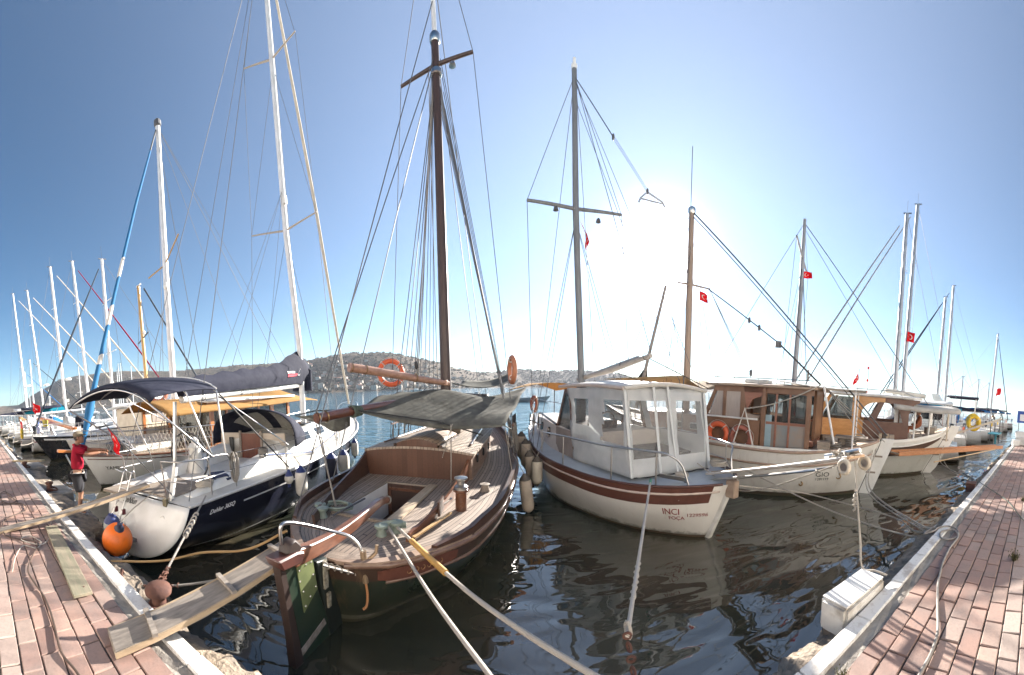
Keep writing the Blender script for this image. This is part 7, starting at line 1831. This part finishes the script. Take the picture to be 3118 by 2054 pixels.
    # flags and marker buoys seen over the roofs
    flag('small red and white ensign on a staff above the roof of the wood-cabin boat', HH.w(3.3, -.5, 3.75), (-.5, .2, -.5), (.1, 0, -1), .3, .26, [Vector((.05, 0, .2)), Vector((0, 0, -.75))], 4)
    t = thing('pole_lights', 'thin pole with three red lamps above the roof of the wood-cabin boat', 'lamp pole', HH.w(2.9, -.5, 2.9)); MB().tube([(0, 0, 0), (.02, 0, 1.1)], .012, 6).build('pole', WIRE, t)
    for z in (.12, .6, 1.1): MB().sphere((.02, .03, z), (.05, .05, .06), 8, 6).build('red_lamp', mat('red_lamp', (.6, .03, .02), None, rough=.3), t)
    flag('red flag with white crescent low on the tallest grey mast on the right', (19.6, 7.9, 7.1), (-.5, .3, .1), (.1, 0, -1), .7, .6, None, 2)
    flag('red flag with white crescent flying over the white motor yacht at the far right', (40.5, 5.2, 5.3), (.8, -.2, .4), (.2, 0, -1), 1.2, .8, None, 5)
    # dark blue covered boat standing between the two wheelhouses
    t = thing('motor_boat', 'white motor boat under a dark blue green cover, beyond the brown wheelhouse boat', 'motor boat', (13.2, 9.6, 0), head((-.45, .9)))
    H = round_bow_hull(9, 1.6, 1.1, 1.5); H.mesh(24, 8, True).build('hull', W_GEL, t, smooth=50); H.deck(0, 8.9, 0).build('deck', W_OLD, t)
    MB().grid(lambda a, c: (lerp(.3, 4.2, a), lerp(1.4, -1.4, c), 2.3 + .75 * math.sin(math.pi*c) ** .6 + .2 * math.sin(math.pi*a) + .05*math.sin(9*c)), 12, 14).build('cover', cloth('blue_green_cover', (.03, .08, .1), (.04, .11, .13), 4, transl=.1), t, smooth=70, solid=.03)
    for u in (.5, 2.2, 4.0):
        for s_ in (1, -1): MB().tube([(u, s_*1.38, 1.1), (u, s_*1.38, 2.35)], .03, 6).build('cover_post', STEEL, t)
    MB().box((5.2, 0, 1.6), (2.2, 1.9, .7)).build('cabin', W_GEL, t, bevel=.1)
    # beige awning boat beyond the canopy boat
    aw = thing('awning', 'pale tan awning stretched behind the roof of the white canopy boat', 'awning', GI.w(6.1, 0, 0), GI.rz)
    MB().grid(lambda a, c: (lerp(-1.0, 2.2, a), lerp(1.5, -1.5, c), 3.05 - .35 * math.sin(math.pi*c) * (1 - a) - .12 * a), 10, 12).build('canvas', cloth('pale_tan_canvas', (.55, .42, .27), (.48, .36, .23), 4, transl=.45), aw, smooth=70, solid=.012)
    for v in (1.45, -1.45): MB().tube([(-.95, v, 1.4), (-.95, v, 3.05)], .02, 6).build('awning_pole', WIRE, aw)
    aw = thing('awning', 'small tan peaked awning seen left of the mast of the white canopy boat', 'awning', IN.w(6.4, 0, 0), IN.rz)
    MB().grid(lambda a, c: (lerp(0, 2.0, a), lerp(1.3, -.6, c), 2.62 + .12 * math.sin(math.pi*c) - .15 * abs(2*c - 1) * a + .02), 8, 10).build('canvas', cloth('tan_awning_canvas', (.55, .33, .13), (.47, .27, .1)), aw, smooth=70, solid=.012)
    for v in (1.2, -.5): MB().tube([(1.9, v, 1.2), (1.9, v, 2.55)], .018, 6).build('awning_pole', WIRE, aw)
make_far_right()

def make_bay_boats():
    t = thing('dinghy', 'grey open motor launch with one person out on the bay', 'boat', (1.3, 57, 0), R(15))
    H = round_bow_hull(6.2, 1.0, .6, .95); H.mesh(20, 7, True).build('hull', mat('grey_launch_paint', (.3, .32, .32), (.25, .26, .27), 3, .5), t); H.deck(0, 6.1, .15).build('floor', TANW, t)
    MB().box((.1, 0, .9), (.3, .4, .7)).build('outboard', DARK, t)
    t = thing('boat', 'low dark rowing boat with red trim far out on the bay', 'boat', (-5.5, 88, 0), R(165)); H = round_bow_hull(7, 1.1, .6, .9); H.mesh(20, 7, True).build('hull', mat('dark_brown_boat', (.12, .06, .05), None, rough=.5), t); H.deck(0, 6.9, .12).build('floor', TANW, t)
    MB().box((3, 0, .9), (1.2, 1.0, .5)).build('cuddy', W_OLD, t)
    t = thing('boat', 'tiny white boat lying off the far shore below the houses', 'boat', (-55, 210, 0), R(190)); H = round_bow_hull(8, 1.3, .9, 1.2); H.mesh(20, 7, True).build('hull', W_GEL, t); MB().box((4, 0, 1.5), (2.5, 1.6, 1.0)).build('cabin', W_GEL, t)
make_bay_boats()
# ------------------------------------------------------------------ people
def skin_figure(name, J, E, rad, m, parent, subd=2, root=0):
    """one continuous body: joints J (name -> xyz), edges, radius per joint"""
    names = list(J); idx = {n: i for i, n in enumerate(names)}
    me = bpy.data.meshes.new(name); me.from_pydata([J[n] for n in names], [(idx[a], idx[b]) for a, b in E], [])
    o = bpy.data.objects.new(name, me); COL.objects.link(o)
    sk = o.modifiers.new('skin', 'SKIN'); sk.use_smooth_shade = True
    for i, n in enumerate(names):
        r = rad[n]; me.skin_vertices[0].data[i].radius = r if isinstance(r, tuple) else (r, r)
        me.skin_vertices[0].data[i].use_root = n == (root or names[0])
    sb = o.modifiers.new('sub', 'SUBSURF'); sb.levels = sb.render_levels = subd
    dg = bpy.context.evaluated_depsgraph_get()
    m2 = bpy.data.meshes.new_from_object(o.evaluated_get(dg)); m2.name = name
    bpy.data.objects.remove(o)
    m2.materials.clear(); m2.materials.append(m)
    for p in m2.polygons: p.use_smooth = True
    o = bpy.data.objects.new(name, m2); COL.objects.link(o); o.parent = parent
    return o

SKINM = mat('sun_tanned_skin', (.33, .17, .105), (.27, .135, .085), 8, .55)
HAIR = mat('dark_hair', (.03, .02, .015), None, rough=.6)

def head_mesh(parent, c, fwd, m=SKINM, r=.105):
    """egg-shaped head with nose, brow, eyes, mouth and ears; fwd = facing direction"""
    f = Vector(fwd).normalized(); up = Vector((0, 0, 1)); sd = f.cross(up).normalized(); c = Vector(c)
    mb = MB(); rings = []
    prof = [(-.125, .035, .02), (-.115, .055, .03), (-.09, .07, .022), (-.05, .08, .012), (0, .086, .004), (.05, .086, -.004), (.085, .072, -.008), (.11, .045, -.01), (.122, .012, -.01)]
    for z, w, o_ in prof:
        rings.append([c + up*z + f*(o_ + w*1.16*math.cos(a)) + sd*(w*.93*math.sin(a)) for a in [2*math.pi*k/18 for k in range(18)]])
    mb.loft(rings, True, True)
    mb.loft([[c + f*.095 + up*.025 + sd*s*.008 for s in (-1, 0, 1)] + [c + f*.1 + up*.025], [c + f*.125 + up*-.025 + sd*s*.017 for s in (-1, 0, 1)] + [c + f*.132 + up*-.02], [c + f*.1 + up*-.04 + sd*s*.014 for s in (-1, 0, 1)] + [c + f*.105 + up*-.038]], True, True)
    hd = mb.build('head', m, parent, smooth=70)
    for s in (-1, 1):
        MB().sphere(c + sd*s*.084 + f*-.008 + up*-.012, (.016, .024, .032), 8, 6).build('ear', m, hd)
        MB().sphere(c + f*.088 + sd*s*.033 + up*.012, (.012, .012, .009), 8, 6).build('eye', mat('dark_eye', (.03, .02, .02), None, rough=.2), hd)
        MB().bar(c + f*.098 + sd*s*.018 + up*.032, c + f*.09 + sd*s*.05 + up*.03, .012, .008).build('eyebrow', HAIR, hd)
    MB().bar(c + f*.1 + sd*.022 + up*-.068, c + f*.1 + sd*-.022 + up*-.068, .01, .009).build('mouth', mat('lips', (.25, .09, .075), None, rough=.5), hd)
    return hd

def hand(parent, wrist, d, palm_n, grip=.6, m=SKINM, s=1.0):
    """palm, four separate bent fingers of different length and a thumb from the side of the palm"""
    d = Vector(d).normalized(); n = Vector(palm_n).normalized(); n = (n - d * n.dot(d)).normalized(); sd = d.cross(n).normalized(); w = Vector(wrist)
    mb = MB()
    rings = []
    for t_, hw, th in ((-.01, .026, .02), (.03, .036, .017), (.07, .042, .015), (.095, .041, .012)):
        rings.append([w + d*t_*s + sd*hw*s*math.cos(a) + n*th*s*math.sin(a) for a in [2*math.pi*k/10 for k in range(10)]])
    mb.loft(rings, True, True)
    for k, L in enumerate((.07, .08, .075, .058)):
        o = w + d*.088*s + sd*(.031 - .021*k)*s; dr = d.copy(); pts = [o]
        for j in range(3):
            a = grip * (.5 + .35*j); dr = (dr*math.cos(a) + n*math.sin(a)).normalized(); n2 = n
            pts.append(pts[-1] + dr * L * s * (.45, .32, .25)[j])
            n = (n - dr * n.dot(dr)).normalized()
        n = n2 if False else Vector(palm_n).normalized(); n = (n - d*n.dot(d)).normalized()
        mb.tube(pts, [.0095*s, .009*s, .0082*s, .0068*s], 7)
    o = w + d*.025*s + sd*.032*s
    mb.tube([o, o + (sd*.7 + d*.6 + n*.3).normalized()*.035*s, o + (sd*.75 + d*.8 + n*.6).normalized()*.066*s], [.013*s, .011*s, .008*s], 7)
    return mb.build('hand', m, parent, smooth=70)

def make_man():
    t = thing('person', 'man in red polo shirt, dark shorts and khaki cap reaching both arms forward', 'person', (-6.72, 1.9, .44))
    fw = Vector((.42, .91, 0)).normalized(); sd = Vector((-fw.y, fw.x, 0))   # facing the stern of the yacht; sd = his left
    P = lambda f, l, z: tuple(fw*f + sd*l + Vector((0, 0, z)))
    J = {'pelvis': P(-.02, 0, .9), 'belly': P(0, 0, 1.05), 'chest': P(.0, 0, 1.26), 'neckb': P(.01, 0, 1.42), 'neck': P(.035, 0, 1.49), 'skull': P(.05, 0, 1.55)}
    rad = {'pelvis': (.12, .09), 'belly': (.1, .08), 'chest': (.11, .08), 'neckb': (.06, .06), 'neck': .055, 'skull': .06}
    E = [('pelvis', 'belly'), ('belly', 'chest'), ('chest', 'neckb'), ('neckb', 'neck'), ('neck', 'skull')]
    for s, nm in ((1, 'l'), (-1, 'r')):
        J.update({nm+'sh': P(.02, .19*s, 1.37), nm+'el': P(.27, .2*s, 1.26 if s < 0 else 1.3), nm+'wr': P(.52, .13*s, 1.27 if s < 0 else 1.3),
                  nm+'hip': P(-.02, .09*s, .84), nm+'kn': P(.02 - .02*s, .1*s, .47), nm+'an': P(-.03, .11*s, .09), nm+'to': P(.12, .125*s, .045)})
        rad.update({nm+'sh': .05, nm+'el': .041, nm+'wr': .028, nm+'hip': .092, nm+'kn': .056, nm+'an': .038, nm+'to': .034})
        E += [('chest', nm+'sh'), (nm+'sh', nm+'el'), (nm+'el', nm+'wr'), ('pelvis', nm+'hip'), (nm+'hip', nm+'kn'), (nm+'kn', nm+'an'), (nm+'an', nm+'to')]
    skin_figure('body', J, E, rad, SKINM, t)
    red = cloth('red_polo_cotton', (.36, .012, .035), (.28, .01, .028), 5, transl=.08)
    Js = {'pelvis': P(-.02, 0, .9), 'belly': P(0, 0, 1.07), 'chest': P(0, 0, 1.27), 'neckb': P(.01, 0, 1.42)}
    rs = {'pelvis': (.19, .15), 'belly': (.185, .145), 'chest': (.21, .15), 'neckb': (.09, .085)}
    Es = [('pelvis', 'belly'), ('belly', 'chest'), ('chest', 'neckb')]
    for s, nm in ((1, 'l'), (-1, 'r')):
        Js.update({nm+'sh': P(.02, .195*s, 1.375), nm+'mid': P(.22, .205*s, 1.31)}); rs.update({nm+'sh': .088, nm+'mid': .078}); Es += [('chest', nm+'sh'), (nm+'sh', nm+'mid')]
    sh = skin_figure('shirt', Js, Es, rs, red, t)
    MB().torus(P(.012, 0, 1.435), .075, .02, (.2*fw.x, .2*fw.y, 1), 18, 6).build('collar', cloth('bright_red_collar', (.6, .03, .04), (.5, .025, .035), 5, transl=.2), sh, smooth=70)
    rings = []
    for z, a, b in ((.845, .183, .143), (.87, .186, .146), (.885, .182, .142)):
        rings.append([P(-.02 + b*math.cos(g), a*math.sin(g), z + .012*math.sin(3*g)) for g in [2*math.pi*k/20 for k in range(20)]])
    MB().loft(rings, True, False).build('white_undershirt', WCLOTH, t, smooth=70, solid=.008)
    sc = mat('charcoal_shorts', (.018, .018, .022), (.028, .028, .033), 6, .9, bump=.2, bsc=12)
    Jh = {'pelvis': P(-.02, 0, .88), 'lhip': P(-.02, .095, .8), 'lkn': P(.0, .105, .46), 'rhip': P(-.02, -.095, .8), 'rkn': P(.02, -.105, .46)}
    skin_figure('shorts', Jh, [('pelvis', 'lhip'), ('lhip', 'lkn'), ('pelvis', 'rhip'), ('rhip', 'rkn')], {'pelvis': (.18, .14), 'lhip': .125, 'lkn': .112, 'rhip': .125, 'rkn': .112}, sc, t)
    head_mesh(t, P(.07, 0, 1.6), fw + Vector((0, 0, -.05)))
    hair = MB().sphere(P(.05, 0, 1.61), (.09, .09, .1), 14, 8).build('hair', HAIR, t, smooth=70)
    cap = mat('khaki_cap', (.17, .14, .1), (.13, .11, .075), 8, .9)
    cp = MB().sphere(P(.06, 0, 1.655), (.108, .108, .075), 18, 10).build('cap', cap, t, smooth=70)
    MB().slab([P(.12, .085, 1.655), P(.2, .07, 1.64), P(.245, 0, 1.632), P(.2, -.07, 1.64), P(.12, -.085, 1.655)], (0, 0, .012)).build('cap_peak', cap, cp, bevel=.004)
    for s, nm in ((1, 'l'), (-1, 'r')):
        hand(t, J[nm+'wr'], Vector(fw)*1 + Vector((0, 0, -.05)), (0, 0, -1) if s > 0 else (0, -.2, -1), .75)
        a = Vector(J[nm+'an']); b = Vector(J[nm+'to'])
        rings = []
        for f_, w, h0, h1 in ((-.075, .03, .0, .06), (-.05, .042, 0, .085), (.02, .044, 0, .08), (.09, .05, 0, .055), (.16, .045, 0, .04), (.195, .02, .005, .025)):
            c = Vector((a.x, a.y, 0)) + fw*f_; rings.append([c + sd*w + Vector((0, 0, h0)), c + sd*w*.9 + Vector((0, 0, h1)), c - sd*w*.9 + Vector((0, 0, h1)), c - sd*w + Vector((0, 0, h0))])
        MB().loft(rings, True, True).build('shoe', mat('pale_grey_shoe', (.42, .41, .4), (.34, .33, .32), 6, .7), t, smooth=60)
    # seated crew on the wood-cabin boat and in the launch
    q = HH.w(.75, -.1, 1.3)
    o = thing('person', 'person in an orange brown top sitting under the white awning of the wood-cabin boat', 'person', q, HH.rz)
    body = mat('orange_brown_top', (.3, .1, .05), (.24, .08, .04), 6, .85)
    J = {'pelvis': (0, 0, .42), 'chest': (-.02, 0, .72), 'neck': (-.01, 0, .93), 'ls': (-.02, .19, .82), 'le': (.1, .26, .6), 'lw': (.28, .18, .56), 'rs': (-.02, -.19, .82), 're': (.1, -.26, .6), 'rw': (.28, -.18, .56), 'lk': (.42, .12, .45), 'la': (.44, .12, .06), 'rk': (.42, -.12, .45), 'ra': (.44, -.12, .06)}
    skin_figure('body', J, [('pelvis', 'chest'), ('chest', 'neck'), ('chest', 'ls'), ('ls', 'le'), ('le', 'lw'), ('chest', 'rs'), ('rs', 're'), ('re', 'rw'), ('pelvis', 'lk'), ('lk', 'la'), ('pelvis', 'rk'), ('rk', 'ra')],
                {'pelvis': (.16, .13), 'chest': (.17, .13), 'neck': .055, 'ls': .065, 'le': .05, 'lw': .035, 'rs': .065, 're': .05, 'rw': .035, 'lk': .075, 'la': .045, 'rk': .075, 'ra': .045}, body, o)
    head_mesh(o, (.01, 0, 1.07), (1, .2, 0)); MB().sphere((-.01, 0, 1.1), (.095, .09, .1), 12, 7).build('hair', HAIR, o, smooth=70)
    o = thing('person', 'person sitting at the stern of the grey launch out on the bay', 'person', (.6, 56.9, .35), R(15))
    skin_figure('body', J, [('pelvis', 'chest'), ('chest', 'neck'), ('chest', 'ls'), ('ls', 'le'), ('le', 'lw'), ('chest', 'rs'), ('rs', 're'), ('re', 'rw'), ('pelvis', 'lk'), ('lk', 'la'), ('pelvis', 'rk'), ('rk', 'ra')],
                {'pelvis': (.16, .13), 'chest': (.17, .13), 'neck': .055, 'ls': .065, 'le': .05, 'lw': .035, 'rs': .065, 're': .05, 'rw': .035, 'lk': .075, 'la': .045, 'rk': .075, 'ra': .045}, mat('grey_jacket', (.12, .13, .14), None, rough=.9), o)
    head_mesh(o, (.01, 0, 1.07), (1, 0, 0))
make_man()

# ------------------------------------------------------------------ things on the quay
def make_quay_things():
    gw = mat('grey_weathered_plank', (.3, .26, .22), (.19, .165, .14), 3, .85, stretch=(1, 9, 9), bump=.35, bsc=10)
    ew = mat('pale_plank_edge', (.45, .34, .22), (.34, .25, .16), 4, .8, stretch=(1, 6, 6), bump=.2)
    def plank(label, p, q, w, th, cleats=(), nm='gangplank', m=gw, cat='gangplank'):
        p, q = Vector(p), Vector(q); t = thing(nm, label, cat, p, math.atan2((q-p).y, (q-p).x)); d = q - p; L = Vector((d.x, d.y, 0)).length; h = d.z
        mb = MB(); rings = []
        for i in range(13):
            x = L*i/12; z = h*i/12 - .012*math.sin(math.pi*i/12); jw = .006*math.sin(i*2.3)
            rings.append([(x, -w/2 + jw, z - th), (x, -w/2 + jw, z), (x, w/2 + jw, z), (x, w/2 + jw, z - th)])
        mb.loft(rings, True, True); b = mb.build('board', m, t, bevel=.006)
        for s in (1, -1): MB().bar((0, s*w/2, -th*.5), (L, s*w/2, h - th*.5), .016, th*.8).build('edge_batten', ew, t)
        for f in cleats: MB().bar((L*f, -w/2 - .02, h*f + .014), (L*f + .03, w/2 + .02, h*f + .02), .045, .03).build('cleat', gw, t)
        return t
    plank('wide weathered plank with cleats leading from the quay to the stern of the brown boat', (-2.5, .86, .775), (-2.16, 2.72, 1.04), .3, .055, (.17, .56, .9))
    plank('long narrow plank resting on the kerb and the white transom of the navy yacht', (-5.62, .16, .735), (-5.3, 2.75, 1.2), .2, .05, ())
    t = thing('plank', 'old greenish board lying flat along the bricks on the left of the quay', 'plank', (-4.35, .93, .72), R(-3.4))
    MB().box((0, 0, .018), (2.15, .2, .036)).build('board', mat('mossy_board', (.3, .25, .18), (.2, .19, .13), 2.2, .9, stretch=(1, 6, 6), bump=.4, bsc=9), t, bevel=.006)
    for x in (-.95, .95): MB().sphere((x, .04, .037), (.012, .012, .005), 6, 4).build('nail_head', RUST, t)
    # mushroom bollard with a chain link
    t = thing('bollard', 'rusty iron mushroom bollard on the ledge beside the wide plank', 'bollard', (-2.84, 1.5, .54))
    MB().lathe([(.11, 0), (.1, .06), (.075, .1), (.07, .2), (.085, .235), (.13, .25), (.135, .28), (.115, .315), (.06, .34), (.01, .345)], (0, 0, 0), 22).build('post_and_cap', RUST, t, smooth=60)
    MB().lathe([(.15, -.02), (.15, .02), (.12, .03)], (0, 0, 0), 16).build('base_plate', RUST, t)
    MB().torus((0, 0, .13), .09, .02, (.1, .1, 1), 16, 6).build('chain_turn', RUST, t)
    for i, (x, y, lab) in enumerate(((-8.6, 1.62, 'low rusty mooring ring on the ledge behind the man in red'), (-12.6, 1.5, 'small rusty bollard on the ledge near the short yellow plank'))):
        t = thing('bollard', lab, 'bollard', (x, y, .55)); MB().lathe([(.1, 0), (.08, .08), (.07, .16), (.11, .2), (.1, .24), (.01, .26)], (0, 0, 0), 14).build('post_and_cap', RUST, t, smooth=60); MB().torus((.05, .1, .06), .1, .022, (.2, .3, 1), 14, 6).build('ring', RUST, t)
    plank('short yellowish plank lying from the kerb towards the black yacht on the left', (-13.6, 1.2, .76), (-12.5, 2.2, .8), .22, .05, (), m=mat('yellowish_plank', (.5, .42, .25), (.4, .33, .2), 3, .8))
    # post at the right kerb
    t = thing('bollard', 'square reddish brown wooden post on the ledge at the right', 'bollard', (8.6, 1.55, .3)); MB().box((0, 0, .2), (.3, .24, .5), .1).build('post', mat('red_brown_block', (.13, .045, .035)), t, bevel=.02); MB().box((0, 0, .46), (.32, .26, .03), .1).build('cap', RUST, t)
    # hoses and cables on the bricks
    hm = mat('grey_hose', (.3, .27, .24), (.22, .2, .18), 9, .6); cm = mat('dark_cable', (.1, .065, .05), (.07, .05, .04), 6, .7)
    z = .722
    def line(label, pts, r, m, nm='hose', cat='hose'): rope(label, [(x, y, z + (p[0] if p else 0)) for x, y, *p in pts], r, m, None, nm, cat=cat)
    line('grey hose looped over the kerb and running along the bricks on the right', [(5.35, 1.5, -.05), (4.9, 1.55, -.03), (5.0, 1.42), (5.15, 1.4, .004), (5.3, 1.28, .004), (5.25, 1.12), (5.0, 1.03), (4.8, 1.1), (4.78, 1.24), (5.0, 1.3, .01), (5.15, 1.15, .012), (4.95, 1.02, .008), (4.5, 1.03), (4.07, 1.0), (3.75, .95), (3.47, .89), (3.1, .78), (2.78, .68), (2.5, .65), (2.2, .66), (1.6, .62)], .014, hm)
    line('thin dark line crossing the kerb and bricks to the right', [(9.0, 1.4), (8.3, 1.0), (7.4, .5), (6.2, .1), (5.0, -.4)], .008, mat('dark_green_line', (.03, .08, .06), None, rough=.7), 'rope', 'rope')
    line('brown cable winding along the bricks to the lower left corner', [(-7.3, .2), (-7.1, .7), (-6.6, .72), (-6.2, .3), (-5.6, .2), (-5.26, .3), (-5.0, .6), (-4.8, .66), (-4.4, .5), (-4.07, .41), (-3.75, .44), (-3.46, .49), (-3.2, .5), (-2.94, .49), (-2.6, .47), (-2.35, .53), (-2.0, .56)], .011, cm, 'cable', 'cable')
    line('pale thin string tangled round the brown cable on the left', [(-5.6, 1.03, .03), (-5.3, .98), (-4.98, .86), (-4.8, .71), (-5.0, .5), (-5.15, .46), (-5.2, .6), (-4.9, .72), (-4.7, .62), (-4.85, .45), (-4.5, .3), (-4.1, .22)], .007, ROPE, 'string', 'string')
    line('dark cable ring lying on the bricks at the left edge', [(-7.9, .5), (-7.4, .62), (-7.25, .45), (-7.6, .3), (-8.1, .3), (-8.4, .42), (-8.0, .55), (-7.5, .58)], .01, cm, 'cable', 'cable')
    # bicycle, mostly outside the left edge
    t = thing('bicycle', 'dark bicycle with a wire basket at the left picture edge', 'bicycle', (-11.4, .3, .71), R(-8))
    bk = mat('black_bicycle_paint', (.02, .02, .022), None, rough=.35)
    for x in (0, -1.05):
        w = MB().torus((x, 0, .34), .32, .018, (0, 1, 0), 30, 6).build('tyre', DARK, t, smooth=80); MB().torus((x, 0, .34), .3, .01, (0, 1, 0), 30, 5).build('rim', STEEL, w)
        mb = MB()
        for k in range(14): mb.tube([(x, 0, .34), (x + .3*math.cos(k*.449), 0, .34 + .3*math.sin(k*.449))], .002, 3)
        mb.build('spokes', STEEL, w)
    for a, b in (((0, 0, .34), (-.16, 0, .9)), ((-.16, 0, .82), (-.62, 0, .78)), ((-.16, 0, .74), (-.5, 0, .3)), ((-.62, 0, .8), (-.5, 0, .3)), ((-.5, 0, .3), (-1.05, 0, .34)), ((-.62, 0, .78), (-1.05, 0, .34))): MB().tube([a, b], .016, 7).build('frame_tube', bk, t)
    MB().tube(spline([(-.12, .28, 1.02), (-.2, .12, 1.05), (-.16, 0, .98), (-.2, -.12, 1.05), (-.12, -.28, 1.02)], 4), .012, 6).build('handlebar', STEEL, t); MB().sphere((-.64, 0, .88), (.13, .08, .04), 10, 6).build('saddle', DARK, t)
    mb = MB()
    for k in range(7):
        zz = .62 + .05*k; mb.tube([(.05, -.16, zz), (.36, -.14, zz), (.36, .14, zz), (.05, .16, zz), (.05, -.16, zz)], .005, 4)
    for k in range(6):
        yy = -.15 + .06*k
        mb.tube([(.36, yy, .62), (.37, yy, .92)], .004, 4); mb.tube([(.05, yy, .62), (.05, yy, .92)], .004, 4); mb.tube([(.05 + .05*k, -.155, .62), (.05 + .05*k, -.155, .92)], .004, 4)
    mb.build('basket', mat('olive_wire', (.12, .1, .06), None, rough=.6), t)
    t = thing('cardboard', 'piece of yellowish cardboard on the bricks below the bicycle wheel', 'cardboard', (-10.2, .1, .712), .2); MB().box((0, 0, .01), (.55, .3, .012)).build('sheet', mat('cardboard_brown', (.42, .27, .12), (.36, .22, .1), 8, .9), t); MB().box((.1, .2, .03), (.3, .12, .008), .1).build('flap', mat('cardboard_brown', (.42, .27, .12)), t)
    # weeds in the joints
    wm = mat('dry_weed', (.1, .085, .03), (.05, .055, .02), 9, .9); rnd = random.Random(2)
    for i, (x, y, s, lab) in enumerate(((4.5, .14, 1.0, 'dry weed tuft in a joint of the bricks at the right edge'), (1.95, 1.12, .7, 'small weed at the gutter in the lower right, beside the kerb'), (7.6, .16, .8, 'small green weed farther along the right edge of the bricks'))):
        mb = MB()
        for k in range(70):
            a = rnd.random()*6.28; l = rnd.uniform(.05, .16)*s; b = rnd.uniform(.25, 1.2); p = Vector((rnd.gauss(0, .03)*s, rnd.gauss(0, .02)*s, 0)); d = Vector((math.cos(a)*b, math.sin(a)*b, 1)).normalized(); q = p + d*l; sdv = Vector((-math.sin(a), math.cos(a), 0))*.006*s
            mb._add([p - sdv, p + sdv, q + Vector((0, 0, -.02*b))], [(0, 1, 2)])
            for j in range(2):
                c = p.lerp(q, rnd.uniform(.4, 1)); mb._add([c, c + Vector((rnd.uniform(-.02, .02), rnd.uniform(-.02, .02), .012))*s, c + Vector((rnd.uniform(-.02, .02), rnd.uniform(-.02, .02), -.004))*s], [(0, 1, 2)])
        o = mb.build('weed_tuft', wm, None, smooth=0); o.location = (x, y, .705); tag(o, lab, 'weed', 'weeds in the paving')
make_quay_things()
